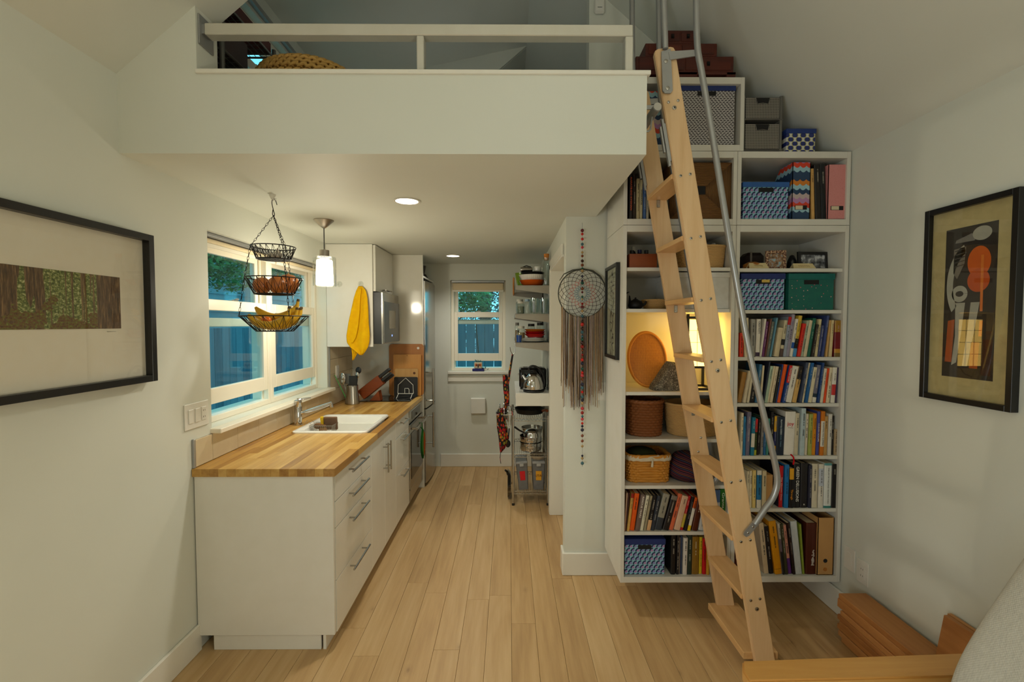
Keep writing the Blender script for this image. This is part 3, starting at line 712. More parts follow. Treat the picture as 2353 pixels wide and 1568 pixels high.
def whisk(t, p, d):
    q = B()
    for k in range(5):
        a = math.pi * k / 5; q.tube([p + d * (.10 * (1 - math.cos(math.pi * s / 8)) / 2 * 1.0) + Vector((math.cos(a), math.sin(a), 0)) * .026 * math.sin(math.pi * s / 8) for s in range(9)], .001, 5)
    obj('wires', q, 'steel', t)
utensil('serving_spoon', 'large steel spoon standing at the window side of the pot', at(790, 880, Y=3.93), (-.02, .0), lambda t, p, d: spoon(t, p, d, .026, .052), 'steel')
utensil('slotted_turner', 'grey slotted turner leaning left out of the steel pot', at(800, 880, Y=3.96), (-.01, .02), lambda t, p, d: flat(t, p, d, .03, .045, 'grey_metal'), 'grey_metal')
utensil('whisk', 'steel balloon whisk standing in the middle of the pot', at(808, 872, Y=3.95), (.0, .0), whisk, 'steel')
utensil('ladle', 'dark ladle standing at the towel side of the pot', at(823, 857, Y=3.97), (.015, .02), lambda t, p, d: spoon(t, p, d, .026, .03, 'black_plastic'), 'black_plastic')
utensil('tasting_spoon', 'small steel spoon leaning out of the pot to the right', at(820, 868, Y=3.93), (.02, -.01), lambda t, p, d: spoon(t, p, d, .018, .028), 'steel')
utensil('spatula', 'broad black spatula at the front of the pot', at(811, 884, Y=3.905), (.005, -.02), lambda t, p, d: flat(t, p, d, .036, .042, 'black_plastic'), 'black_plastic')
utensil('skimmer', 'small round skimmer leaning far left out of the pot', at(788, 872, Y=3.92), (-.03, -.01), lambda t, p, d: spoon(t, p, d, .016, .018), 'steel')
utensil('silicone_brush', 'thin green-handled brush leaning far left out of the pot', at(769, 862, Y=3.92), (-.035, -.015), lambda t, p, d: None, 'matt_plastic', (60, 150, 70))
# knife block
t = thing('knife_block', (-1.25, 4.06, .912), 'reddish wooden knife block tilted over the hob', 'knife block')
rot = Matrix.Rotation(R(-38), 3, 'Y')
q = B(); q.box((-.125, -.045, -.045), (.105, .045, .05), .004, rot=rot, at_=(-1.245, 4.12, 1.03)); obj('block', q, 'cherry', t)
q = B(); q.prism([(-1.255, 4.08, .912), (-1.16, 4.08, .912), (-1.175, 4.08, 1.00)], (0, .08, 0)); obj('foot', q, 'cherry', t)
for k, (dx, dy, dz, lab) in enumerate(((.17, -.02, .028, 'upper'), (.17, .02, .028, 'rear upper'), (.165, -.02, -.012, 'middle'), (.16, .02, -.03, 'lowest'))):
    kt = thing('kitchen_knife', Vector((-1.245, 4.12, 1.03)) + rot @ Vector((dx - .06, dy, dz)), 'black-handled knife in the knife block, the %s one' % lab, 'knife', 'knives in the knife block')
    q = B(); q.box((-.06, -.010, -.014), (.06, .010, .014), .006, 2, rot=rot, at_=Vector((-1.245, 4.12, 1.03)) + rot @ Vector((dx, dy, dz))); obj('handle', q, 'black_plastic', kt)
    q = B(); q.box((-.03, -.001, -.012), (.02, .001, .012), 0, rot=rot, at_=Vector((-1.245, 4.12, 1.03)) + rot @ Vector((dx - .075, dy, dz))); obj('blade', q, 'steel', kt)

# fridge
t = thing('fridge', (-1.13, 4.73, .0), 'tall stainless fridge-freezer with two bowed doors', 'fridge')
boxobj('body', (XL + .02, 4.44, .02), (-.86, 5.03, 2.02), 'grey_metal', t, bev=.004)
def bowed(z0, z1):
    q = B(); P = []
    n = 12
    for k in range(n + 1):
        u = k / n; P.append((-.818 + .02 * math.sin(math.pi * u) ** .8, 4.442 + .586 * u))
    q.prism([(-.856, 4.442, z0)] + [(x, y, z0) for x, y in P] + [(-.856, 5.028, z0)], (0, 0, z1 - z0)); return q
for z0, z1, h0, h1 in ((.775, 2.02, .80, 1.16), (.03, .762, .37, .72)):
    d = obj('door', bowed(z0, z1), 'steel', t, smooth=30)
    q = B(); q.cyl((-.757, 4.52, h0), (-.757, 4.52, h1), .010, 12)
    for z in (h0 + .04, h1 - .04): q.cyl((-.815, 4.52, z), (-.757, 4.52, z), .007, 8)
    obj('handle', q, 'steel', d, smooth=40)
boxobj('fridge_shelf', (XL + .002, 4.426, 2.055), (-.84, YB - .002, 2.075), 'white_gloss', label='white shelf board above the fridge', cat='shelf')
q = B(); q.lathe((-.90, 4.55, 2.076), [(0, 0), (.05, 0), (.06, .03), (.075, .10), (.07, .10), (.05, .02), (0, .02)], 20, cap=False); obj('dark_bowl', q, 'matt_plastic', smooth=40, color=(34, 24, 18), label='dark brown bowl on the shelf above the fridge', cat='bowl')
q = B(); q.box((-.95, 4.66, 2.0765), (-.86, 4.85, 2.10), .006); q.box((-.93, 4.68, 2.10), (-.87, 4.83, 2.12), .006); obj('folded_cloth', q, 'cloth', color=(50, 46, 44), label='dark folded cloth on the shelf above the fridge', cat='cloth')

# wall bits
def plate(name, label, cat, c, w, h, n, d=.006):
    """a wall plate; c centre, n normal as '+x' '-x' '-y'"""
    t = thing(name, c, label, cat); q = B(); c = Vector(c)
    def bx(u0, u1, z0, z1, a, b, bev=.0015):
        if n == '+x': q.box((c.x + a, c.y + u0, c.z + z0), (c.x + b, c.y + u1, c.z + z1), bev)
        elif n == '-x': q.box((c.x - b, c.y + u0, c.z + z0), (c.x - a, c.y + u1, c.z + z1), bev)
        else: q.box((c.x + u0, c.y - b, c.z + z0), (c.x + u1, c.y - a, c.z + z1), bev)
    bx(-w / 2, w / 2, -h / 2, h / 2, 0, d); obj('cover_plate', q, 'plastic_white', t); 
    def part(nm, rects, mat='plastic_white'):
        nonlocal q; q = B()
        for r in rects: bx(*r)
        obj(nm, q, mat, t)
    return part
pt = plate('light_switch', 'triple white switch and outlet plate beside the window', 'switch', (XL, 2.21, 1.158), .168, .122, '+x')
for u in (-.046, .0): pt('rocker', [(u - .016, u + .016, -.033, .033, .006, .010)])
pt('outlet_insert', [(.046 - .016, .046 + .016, -.033, .033, .006, .009)])
pt('slot', [(.046 + a, .046 + a + .002, z, z + .008, .009, .0094, 0) for a in (-.007, .005) for z in (-.02, .012)], 'dark_gap')
pt = plate('wall_outlet', 'plain white wall plate low on the wall, nearer the bookcase', 'outlet', (XR, 2.372, .348), .075, .12, '-x'); pt('insert', [(-.017, .017, -.034, .034, .006, .0075)])
pt = plate('wall_outlet', 'white power outlet low on the wall above the stacked boards', 'outlet', (XR, 2.282, .325), .075, .12, '-x'); pt('insert', [(-.017, .017, -.034, .034, .006, .008)])
pt('slot', [(a, a + .002, z, z + .008, .008, .0084, 0) for a in (-.007, .005) for z in (-.022, .012)], 'dark_gap')
pt = plate('wall_outlet', 'white outlet on the splashback beside the utensil pot', 'outlet', (XL + .010, 4.0, 1.18), .07, .115, '+x'); pt('insert', [(-.017, .017, -.034, .034, .006, .008)])
p = at(1384, 900, Y=YW); pt = plate('wall_outlet', 'white wall plate on the partition behind the dreamcatcher fringe', 'outlet', p, .07, .115, '-y'); pt('insert', [(-.017, .017, -.034, .034, .006, .008)])
p0, p1 = at(1082, 914, Y=YB), at(1116, 950, Y=YB)
t = thing('wall_vent', ((p0.x + p1.x) / 2, YB, p1.z), 'square white vent cover on the end wall below the small window', 'vent')
boxobj('cover', (p0.x, YB - .045, p1.z), (p1.x, YB - .008, p0.z), 'plastic_white', t, bev=.008); boxobj('collar', (p0.x + .02, YB - .01, p1.z + .02), (p1.x - .02, YB, p0.z - .02), 'plastic_white', t)
t = thing('thermostat', at(1377, 18, Y=YW), 'white sensor box on the wall beside the loft rail', 'sensor'); p = at(1377, 18, Y=YW)
boxobj('case', (p.x - .032, YW - .022, p.z - .043), (p.x + .032, YW + .001, p.z + .043), 'plastic_white', t, bev=.008); boxobj('sensor_window', (p.x - .014, YW - .0225, p.z - .012), (p.x + .014, YW - .0218, p.z - .009), 'dark_gap', t, bev=0)

# ceiling lights
for px, py, lab in ((935, 462, 'round recessed ceiling light nearer the room'), (1041, 588, 'round recessed ceiling light at the kitchen end')):
    p = at(px, py, Z=SOF); t = thing('ceiling_downlight', (p.x, p.y, SOF - .006), lab, 'ceiling light', 'recessed kitchen ceiling lights')
    q = B(); q.lathe((p.x, p.y, SOF), [(.072, 0), (.074, -.004), (.068, -.006), (.060, -.003), (.060, 0)], 32, cap=False); obj('trim_ring', q, 'plastic_white', t, smooth=60)
    q = B(); q.lathe((p.x, p.y, SOF), [(.0595, -.0005), (.0595, -.0025), (0, -.0025)], 32); obj('diffuser', q, 'downlight_glow', t)
    l = light('downlight_beam', 'SPOT', (p.x, p.y, SOF - .02), 40 if px < 1000 else 26, (1, .96, .85), .06, spot=(140, .9)); l.parent = t; l.location = (0, 0, -.02)
# pendant
px_, py_ = -1.19, 2.957
t = thing('pendant_lamp', (px_, py_, 1.84), 'glass cylinder pendant lamp glowing white over the worktop', 'pendant lamp')
q = B(); q.lathe((px_, py_, SOF), [(.062, 0), (.062, -.004), (.03, -.034), (.008, -.052), (.0, -.052)], 28); obj('canopy', q, 'brushed', t, smooth=40)
q = B(); q.cyl((px_, py_, SOF - .05), (px_, py_, 2.075), .0032, 8); obj('cord', q, 'black_plastic', t)
q = B(); q.lathe((px_, py_, 2.02), [(0, .062), (.006, .062), (.006, .055), (.030, .055), (.030, 0), (0, 0)], 24); obj('socket', q, 'brushed', t, smooth=40)
q = B(); q.lathe((px_, py_, 0), [(.028, 2.025), (.0685, 2.030), (.0705, 2.024), (.0705, 1.846), (.0685, 1.846), (.0685, 2.022), (.028, 2.021)], 40, cap=False); obj('outer_glass', q, 'clear_glass', t, smooth=40)
q = B(); q.lathe((px_, py_, 0), [(.046, 2.012), (.049, 2.005), (.054, 1.858), (.050, 1.852), (0, 1.852)], 32); obj('shade', q, 'lamp_glow', t, smooth=50)
l = light('pendant_bulb', 'POINT', (0, 0, 0), 13, (1, .91, .70), .05); l.parent = t; l.location = (0, 0, -.035)

# ================================================================== BOOKCASE WALL
Y0, Y1 = 2.43, 2.832
def bookcase(label, x0, x1, z0, z1, shelves=(), th=.020, drop=.05):
    t = thing('bookcase', ((x0 + x1) / 2, (Y0 + Y1) / 2, z0), label, 'bookcase', 'white wall-hung bookcase units')
    for a, b in ((x0, x0 + th), (x1 - th, x1)): boxobj('side_panel', (a, Y0, z0), (b, Y1, z1), 'shelf_white', t, bev=.001)
    boxobj('top_panel', (x0 + th, Y0, z1 - .034), (x1 - th, Y1, z1), 'shelf_white', t, bev=.001); boxobj('bottom_panel', (x0 + th, Y0, z0), (x1 - th, Y1, z0 + .032), 'shelf_white', t, bev=.001)
    boxobj('back_panel', (x0 + th, Y1 - .008, z0 + .032), (x1 - th, Y1, z1 - .034), 'shelf_white', t, bev=0)
    for z in shelves: boxobj('shelf', (x0 + th + .001, Y0 + .012, z - .019), (x1 - th - .001, Y1 - .009, z), 'shelf_white', t, bev=.0012)
    return t
BX0, BX1, BX2 = .606, 1.208, 1.810
ZL = (1.903, 1.682, 1.234, .976, .721, .465); ZR = (1.899, 1.676, 1.422, 1.171, .883, .592); ZB, ZU, ZT = .2205, 2.1585, 2.5465
bookcase('tall white bookcase unit holding baskets and the glowing lantern', BX0, BX1 - .001, .188, 2.124, ZL)
bookcase('tall white bookcase unit with five rows of books', BX1 + .001, BX2, .188, 2.124, ZR)
bookcase('upper white bookcase unit with the seagrass box', BX0, BX1 - .001, 2.126, 2.512)
bookcase('upper white bookcase unit with the pink magazine file', BX1 + .001, BX2, 2.126, 2.512)
bookcase('topmost white bookcase unit with the chest on it', .636, 1.238, 2.514, 2.895)

# ------------------------------------------------------------------ books
ORD = 'first second third fourth fifth sixth seventh eighth ninth tenth eleventh twelfth thirteenth fourteenth fifteenth sixteenth seventeenth eighteenth nineteenth twentieth twenty-first twenty-second twenty-third twenty-fourth twenty-fifth twenty-sixth twenty-seventh twenty-eighth twenty-ninth thirtieth'.split()
def cname(c):
    import colorsys
    h, s, v = colorsys.rgb_to_hsv(*[k / 255 for k in c]); h *= 360
    if v < .22: return 'black'
    if s < .13: return 'white' if v > .78 else ('pale grey' if v > .6 else ('grey' if v > .35 else 'charcoal'))
    if s < .30 and 25 < h < 75: return 'cream' if v > .7 else 'taupe'
    pre = 'dark ' if v < .45 else ('pale ' if s < .4 and v > .65 else '')
    for lim, n in ((14, 'red'), (38, 'orange' if v > .7 and s > .6 else 'brown' if v < .62 else 'tan'), (66, 'yellow' if v > .55 else 'olive'), (95, 'lime green'), (160, 'green'), (200, 'teal'), (255, 'blue'), (290, 'purple'), (335, 'pink'), (361, 'red')):
        if h < lim: return pre + n
SPINE = Matrix(((0, 1, 0), (0, 0, -1), (-1, 0, 0))).to_euler(); FRONT = (R(90), 0, 0)
def book(x, z, y, w, h, d, lean, c, label, group, bands=(), texts=(), left=False, soft=False, print_=True, rnd=random):
    """stands on z; x is the corner it rests on: the one it leans towards"""
    t = thing('book', (x, y, z), label, 'book', group); x0 = x if left else x - w; tk = .0016 if soft else .0028
    q = B(); s = .0012
    prof = [(0, d), (0, .003), (w * .12, 0), (w * .5, -s), (w * .88, 0), (w, .003), (w, d), (w - tk, d), (w - tk, .005), (tk, .005), (tk, d)]
    q.prism([(x0 + a, y + b, z) for a, b in prof], (0, 0, h)); obj('cover', q, 'cover_ink', t, color=c)
    ins = .001 if soft else .005
    q = B(); q.box((x0 + tk, y + .005, z + ins), (x0 + w - tk, y + d - ins, z + h - ins)); obj('pages', q, 'page_edges', t)
    for b0, b1, bc in bands:
        q = B(); q.prism([(x0 + a, y + b - .0004, z + h * (1 - b1)) for a, b in ((0, .003), (w * .12, 0), (w * .5, -s), (w * .88, 0), (w, .003), (w, .0045), (0, .0045))], (0, 0, h * (b1 - b0))); obj('colour_band', q, 'cover_ink', t, color=bc)
    lum = sum(lin(c)) / 3; ink = (30, 28, 28) if lum > .18 else (224, 216, 196)
    if texts:
        for tx in texts:
            if tx[0] == ' ': continue
            s_, c0, L, sz, tc = tx[:5]
            rot = FRONT if len(tx) > 5 else SPINE
            letters(s_, (sz * w), (x0 + w / 2 + (tx[6] * w if len(tx) > 6 else 0), y - s - .0009, z + h * (1 - c0)), rot, tc, t, wide=(L * h if rot is SPINE else L * w), name='spine_lettering')
    elif print_ and w > .011:
        q = B(); zc = z + h * rnd.uniform(.86, .92)
        for blk in range(rnd.choice((1, 2, 2))):
            n = rnd.randint(10, 26); lw = min(w * rnd.uniform(.16, .30), .0065)
            for k in range(n):
                lh = rnd.uniform(.0016, .0040)
                if rnd.random() < .85 and zc - lh > z + h * .12: q.box((x0 + w / 2 - lw / 2, y - s - .0006, zc - lh), (x0 + w / 2 + lw / 2, y - s + .0004, zc - .0008))
                zc -= lh
            zc -= h * rnd.uniform(.05, .12)
        obj('spine_print', q, 'flat_ink', t, color=tuple(int(ink[k_] * .6 + c[k_] * .4) for k_ in range(3)), kind='stuff')
    t.rotation_euler = (0, lean, 0); return t
def row(ox, oy, sc, zs, ybot, spec, where, group, soft=.6, dep=(.13, .19)):
    rnd = random.Random(zs * 100); Yk = Y0 + .02; yb = oy + ybot / sc
    zb = at(ox, yb, Y=Yk).z; L = []
    for e in spec:
        hv = at(ox, oy + e[3] / sc, Y=Yk).z - zb
        L.append([at(ox + e[0] / sc, yb, Y=Yk).x, at(ox + e[1] / sc, yb, Y=Yk).x, hv, e[2] / sc / F * Yk / hv])
    lo_ = (BX1 if L[0][0] > BX1 - .02 else BX0) + .0225
    for q_ in L:
        if q_[0] < lo_: q_[0] = lo_; q_[1] = max(q_[1], lo_ + .008)
    wall_ = BX2 - .021 if L[-1][1] > BX1 else BX1 - .022
    for i in range(len(L) - 1, -1, -1):              # no book leans through its neighbour
        A, Bx, hv, tn = L[i]
        if tn > 0: L[i][3] = max(0, min(tn, (wall_ - Bx) / hv if i == len(L) - 1 else max(L[i + 1][3], 0) + (L[i + 1][0] - Bx) / hv))
    for i in range(1, len(L)):
        A, Bx, hv, tn = L[i]
        if tn < 0: L[i][3] = min(0, max(tn, min(L[i - 1][3], 0) - (A - L[i - 1][1]) / hv))
    for i, e in enumerate(spec):
        c = e[4]; o = e[5] if len(e) > 5 else {}
        A, Bx, hv, tn = L[i]; lean = math.atan(tn); w = max((Bx - A) * math.cos(lean) - .0006, .006)
        h = (hv - (w * math.sin(abs(lean)) if lean else 0)) / math.cos(lean)
        lf = lean < 0; x = A if lf else Bx
        lab = '%s book, %s along the %s' % (cname(c) + '-spined' if not o.get('n') else o['n'], ORD[i], where)
        book(x, zs + .0005, Y0 + .016 + rnd.uniform(0, .012) + o.get('in', 0), w, h, o.get('d', rnd.uniform(*dep)), lean, c, lab, group, o.get('b', ()), o.get('t', ()), lf, rnd.random() < soft, o.get('p', True), rnd)
CR, WH, BK, NV, RD, OR, TN, GY = (222, 208, 172), (226, 220, 204), (20, 18, 18), (30, 36, 66), (188, 24, 24), (226, 84, 18), (186, 146, 84), (132, 130, 124)
row(1680, 710, 6.53, ZR[2], 738, [
    (120, 186, 4, 378, (218, 52, 18)), (200, 266, -16, 150, CR), (285, 352, 2, 170, (150, 148, 140)),
    (362, 424, 14, 170, WH, {'b': ((.88, .985, (60, 40, 66)),), 't': (('CREATIVITY', .22, .34, .62, (40, 36, 60)),), 'n': 'white CREATIVITY'}),
    (426, 458, 66, 165, (220, 214, 198)), (460, 500, 60, 205, (104, 48, 100)), (501, 528, 80, 165, (104, 62, 50)), (530, 582, 80, 205, (104, 110, 98)), (584, 612, 90, 150, (96, 146, 166)),
    (640, 712, 64, 295, (206, 190, 152), {'p': False}), (720, 772, 68, 185, (196, 186, 152), {'b': ((.52, .68, BK), (.78, 1., (86, 66, 60)))}), (774, 822, 76, 135, (150, 158, 172), {'b': ((0, .2, RD),)}), (826, 878, 88, 95, (158, 150, 166)),
    (880, 922, 88, 165, WH, {'b': ((.62, .78, (32, 84, 158)),)}), (926, 982, 84, 115, (206, 172, 58), {'b': ((.56, .8, BK), (.8, 1., (70, 140, 190)))}), (986, 1040, 84, 235, (208, 44, 28)),
    (1044, 1084, 84, 195, (166, 176, 150)), (1086, 1110, 88, 185, CR), (1112, 1142, 84, 190, (214, 196, 160)), (1144, 1194, 84, 155, (28, 96, 76)), (1198, 1240, 70, 250, (48, 40, 36)),
    (1262, 1306, 58, 170, (204, 188, 142)), (1310, 1352, 56, 265, (68, 76, 116)), (1354, 1392, 72, 115, (58, 72, 122)), (1412, 1444, 78, 185, (196, 154, 92)), (1470, 1516, 74, 185, (214, 194, 144)),
    (1540, 1640, 22, 190, (112, 14, 20), {'b': ((0, .32, (158, 116, 36)), (.78, .89, (188, 136, 44)), (.89, 1., (120, 96, 44))), 'n': 'thick maroon and gold'})],
    'top book row behind the handrail', 'books on the top row behind the handrail')
row(1680, 710, 6.53, ZR[3], 1440, [
    (95, 166, 92, 975, (164, 118, 52), {'p': False}), (170, 220, 92, 955, (212, 200, 172), {'p': False}), (236, 278, 88, 965, (220, 208, 178), {'p': False}), (282, 356, 80, 985, (30, 26, 26)), (366, 412, 60, 860, (54, 110, 150)),
    (440, 470, 36, 880, CR), (472, 498, 86, 820, (34, 40, 58), {'d': .2}), (500, 546, 84, 885, (168, 190, 164)), (547, 578, 90, 885, CR), (581, 628, 92, 890, (216, 200, 166)), (631, 668, 84, 895, (24, 22, 20)), (670, 690, 88, 860, (36, 66, 130)),
    (691, 750, 102, 860, (232, 90, 16), {'t': ((' ', .5, .1, .1, BK),)}), (762, 810, 100, 875, (34, 72, 140), {'b': ((0, .46, (200, 26, 28)),), 't': (('Michael Lewis', .24, .36, .6, WH), ('The Undoing Project', .73, .42, .55, WH)), 'n': 'red and blue Michael Lewis'}),
    (812, 910, 106, 880, WH, {'b': ((.42, .56, (196, 150, 60)),) if False else ()}), (918, 982, 100, 885, (206, 166, 96), {'b': ((0, .36, (26, 20, 20)),)}), (1022, 1066, 96, 830, (64, 74, 96)), (1068, 1102, 100, 835, CR), (1105, 1152, 100, 835, (24, 92, 150)),
    (1156, 1216, 92, 900, (218, 206, 172)), (1224, 1284, 94, 870, (112, 110, 124), {'b': ((.76, .86, (26, 48, 60)), (.86, 1., WH))}), (1290, 1324, 96, 835, (30, 64, 118)), (1330, 1374, 92, 920, (210, 202, 178)), (1376, 1412, 94, 920, (222, 72, 20)),
    (1418, 1470, 90, 905, (220, 206, 172)), (1490, 1552, 62, 905, WH, {'b': ((.48, .78, (196, 50, 46)),)}), (1556, 1582, 54, 910, (60, 48, 76))],
    'second book row behind the handrail', 'books on the second row behind the handrail')
row(1680, 930, 6.27, ZR[4], 775, [
    (130, 166, 14, 165, CR), (168, 204, 6, 215, (40, 120, 166)), (206, 266, 22, 150, (112, 108, 130)), (274, 326, 18, 225, (28, 120, 150), {'b': ((.42, .78, WH),)}), (330, 372, 18, 250, (180, 180, 40), {'b': ((0, .36, (210, 30, 34)), (.36, .86, (40, 60, 20)))}),
    (375, 412, 24, 250, (28, 22, 22)), (430, 466, 12, 255, (146, 142, 140)), (468, 504, 8, 300, (36, 100, 160)), (506, 548, 20, 250, (70, 140, 130)), (562, 606, 6, 150, (26, 22, 22), {'d': .2}), (610, 646, 14, 210, (40, 46, 96), {'b': ((0, .4, (222, 168, 30)), (.76, 1., (222, 168, 30)))}),
    (650, 760, 10, 220, (18, 34, 54), {'t': (('SLAVOJ ZIZEK', .27, .40, .26, (232, 232, 228), 0, .18)[:5] + (), ('LIVING IN THE END TIMES', .42, .72, .2, (110, 150, 170))), 'n': 'navy SLAVOJ ZIZEK'}),
    (765, 912, 18, 145, (230, 224, 212), {'t': (('joy', .28, .66, .52, (196, 24, 30), 1), ('of cooking', .37, .5, .1, (60, 50, 50), 1)), 'n': 'thick white JOY'}), (916, 976, 16, 170, (206, 194, 164)),
    (986, 1050, 14, 95, (178, 196, 200)), (1060, 1106, 14, 180, (222, 208, 184)), (1110, 1164, 12, 180, (164, 172, 84)), (1166, 1220, 12, 175, (214, 138, 20)),
    (1224, 1270, 20, 145, (70, 76, 148), {'t': (('CLEAN SOUPS', .48, .42, .6, WH),), 'n': 'violet-blue CLEAN SOUPS'}), (1272, 1326, 28, 140, (206, 116, 18), {'b': ((.22, .80, WH),), 't': (('ROASTING PAN SUPPERS', .51, .52, .52, (40, 36, 30)),), 'n': 'orange ROASTING PAN SUPPERS'}),
    (1330, 1386, 18, 215, (190, 152, 92)), (1388, 1440, 22, 180, (208, 204, 192)), (1442, 1484, 24, 215, (26, 22, 20)), (1488, 1530, 8, 400, (176, 152, 116))],
    'third book row behind the handrail', 'books on the third row behind the handrail')
row(1680, 930, 6.27, ZR[5], 1535, [
    (230, 264, 0, 1010, (210, 196, 160)), (266, 300, 0, 1005, CR), (304, 356, 0, 995, (222, 196, 120)), (364, 432, 0, 995, (32, 116, 166), {'b': ((0, .12, WH), (.78, 1., WH))}), (440, 500, 0, 1000, (214, 198, 160)),
    (696, 752, 6, 935, (26, 26, 46), {'b': ((0, 1, (196, 22, 26)),), 'n': 'red-spined', 't': (('The Chosen Ones', .55, .56, .42, WH),), 'd': .2}), (764, 826, 2, 915, (26, 118, 186)), (832, 896, 0, 965, (18, 16, 18), {'b': ((0, .28, (226, 164, 28)),), 't': (('Through', .66, .26, .62, (232, 150, 30)),), 'n': 'black and yellow Through'}),
    (900, 996, 0, 905, (14, 14, 16), {'t': (('GREEN DELUSIONS', .46, .80, .62, (230, 228, 220)),), 'n': 'black GREEN DELUSIONS'}), (1000, 1102, 0, 895, (30, 27, 27), {'t': ((' ', .5, .1, .1, BK), ('R', .93, .22, .3, WH, 1)), 'b': ((.10, .60, (96, 18, 22)),) if False else ()}), (1108, 1156, 0, 925, (46, 48, 66)),
    (1160, 1246, 0, 905, (216, 204, 176)), (1254, 1322, 0, 905, (218, 212, 196), {'b': ((.10, .5, (190, 196, 206)),)}), (1326, 1432, 0, 890, (220, 222, 214), {'b': ((0, .05, (90, 150, 150)), (.95, 1., (60, 130, 120))), 't': (('THE LAY OF THE LAND  RICHARD FORD', .5, .80, .24, (90, 84, 66)),), 'n': 'white THE LAY OF THE LAND'}), (1436, 1516, 0, 905, (18, 15, 14))],
    'fourth book row behind the handrail', 'books on the fourth row behind the handrail')
row(1680, 1150, 7.84, ZB, 1400, [
    (62, 108, -6, 800, (84, 28, 16)), (112, 226, -20, 800, (38, 26, 20)), (230, 312, -30, 820, (150, 116, 66)), (606, 694, -118, 480, (206, 184, 150)), (700, 780, -138, 545, (24, 22, 26)), (792, 918, -142, 430, (222, 152, 16), {'b': ((.90, .905, BK),)}),
    (926, 966, -120, 480, (196, 192, 184), {'b': ((.3, .55, (110, 96, 110)), (.55, 1., (30, 30, 36)))}), (970, 1030, -118, 490, (62, 62, 40)), (1040, 1104, -132, 520, (214, 150, 130), {'b': ((.68, 1., (98, 50, 130)),)}), (1110, 1162, -136, 470, (34, 20, 18))],
    'lowest book row behind the handrail', 'books on the lowest row behind the handrail', dep=(.2, .24))
row(1410, 1100, 6.27, ZL[5], 775, [
    (124, 160, 34, 225, (186, 150, 122)), (164, 184, 46, 222, (70, 30, 20)), (186, 226, 66, 228, (204, 160, 82), {'b': ((0, .12, (150, 30, 20)),)}), (230, 302, 74, 235, (226, 90, 16)),
    (306, 372, 88, 245, (110, 92, 84), {'t': (('RESIDUE YEARS', .34, .58, .55, (230, 224, 210)),), 'n': 'grey-brown RESIDUE YEARS'}), (378, 426, 92, 262, (212, 206, 180)), (430, 468, 96, 268, (150, 140, 112)), (474, 532, 96, 262, (22, 20, 20), {'b': ((.7, 1., (208, 164, 116)),)}), (536, 588, 96, 268, (46, 52, 62)),
    (592, 692, 132, 240, (146, 142, 126), {'b': ((.66, 1., (50, 56, 64)),)}), (704, 796, 140, 262, (32, 27, 26), {'b': ((0, .12, (116, 108, 96)),), 't': (('Kotick', .42, .5, .7, (216, 204, 170)),) if False else ()}), (798, 860, 158, 240, (212, 104, 66)), (868, 958, 152, 265, (212, 176, 146)),
    (962, 1006, 156, 275, (184, 26, 28), {'b': ((.52, .92, (196, 176, 60)),)}), (1010, 1056, 146, 285, (22, 20, 26)), (1060, 1106, 122, 290, (218, 92, 24), {'b': ((.32, .84, WH), (.84, 1., (230, 200, 30)))}), (1120, 1204, 106, 320, (84, 36, 18)), (1222, 1310, 60, 380, (206, 204, 200)),
    (1440, 1526, 0, 185, (86, 116, 170), {'p': False, 'b': ((.3, .7, (206, 208, 210)),)}), (1532, 1618, 0, 180, (34, 110, 30), {'t': (('Granta', .27, .38, .6, (222, 232, 210)),), 'n': 'green-spined'})],
    'book row above the floor-level rainbow box', 'books on the row above the floor-level rainbow box')
row(1410, 1100, 6.27, ZB, 1412, [
    (822, 890, 6, 838, (20, 18, 18)), (902, 940, 10, 850, (34, 30, 30)), (944, 958, 4, 880, (120, 104, 90)), (962, 990, 4, 860, (46, 60, 86)), (994, 1054, 8, 882, (206, 200, 190)), (1058, 1124, 8, 850, (38, 52, 42)), (1130, 1230, 2, 872, (136, 100, 30)), (1234, 1280, 6, 880, (212, 182, 34)), (1282, 1334, 4, 895, (196, 20, 26), {'t': (('AT RISK MONEY', .72, .38, .4, WH),) if False else ()}), (1336, 1380, 0, 920, (204, 150, 44)), (1386, 1430, 0, 960, (208, 190, 150)), (1540, 1610, 0, 1020, (150, 30, 28))],
    'bottom book row beside the rainbow box', 'books on the bottom row beside the rainbow box')
row(1420, 340, 4.2, ZU, 686, [
    (105, 142, 0, 245, (24, 18, 18), {'t': (('KARATE-DO KYOHAN', .44, .72, .55, (222, 92, 40)),), 'n': 'black KARATE-DO KYOHAN'}), (145, 174, 0, 252, (48, 34, 26)), (177, 208, 0, 292, (190, 174, 132)), (210, 240, 0, 300, (204, 192, 150), {'t': (('WARRIOR', .44, .40, .6, (30, 26, 22)),), 'n': 'cream WARRIOR'}), (242, 270, 0, 330, (70, 100, 150)), (272, 300, 0, 340, (196, 186, 160)),
    (372, 404, 0, 272, (198, 182, 140)), (424, 460, 0, 372, (210, 198, 170), {'t': (('KOJASHO', .33, .42, .5, (60, 52, 40)),), 'n': 'cream KOJASHO'}), (463, 500, 0, 300, (30, 24, 22))],
    'book row beside the seagrass box', 'books beside the seagrass box')
row(1420, 340, 4.2, ZU, 700, [(1868, 1902, -22, 205, (204, 160, 92)), (1906, 1962, -34, 165, (30, 26, 24)), (1966, 2014, -30, 160, (22, 24, 26))],
    'trio of books beside the pink magazine file', 'books beside the pink magazine file')

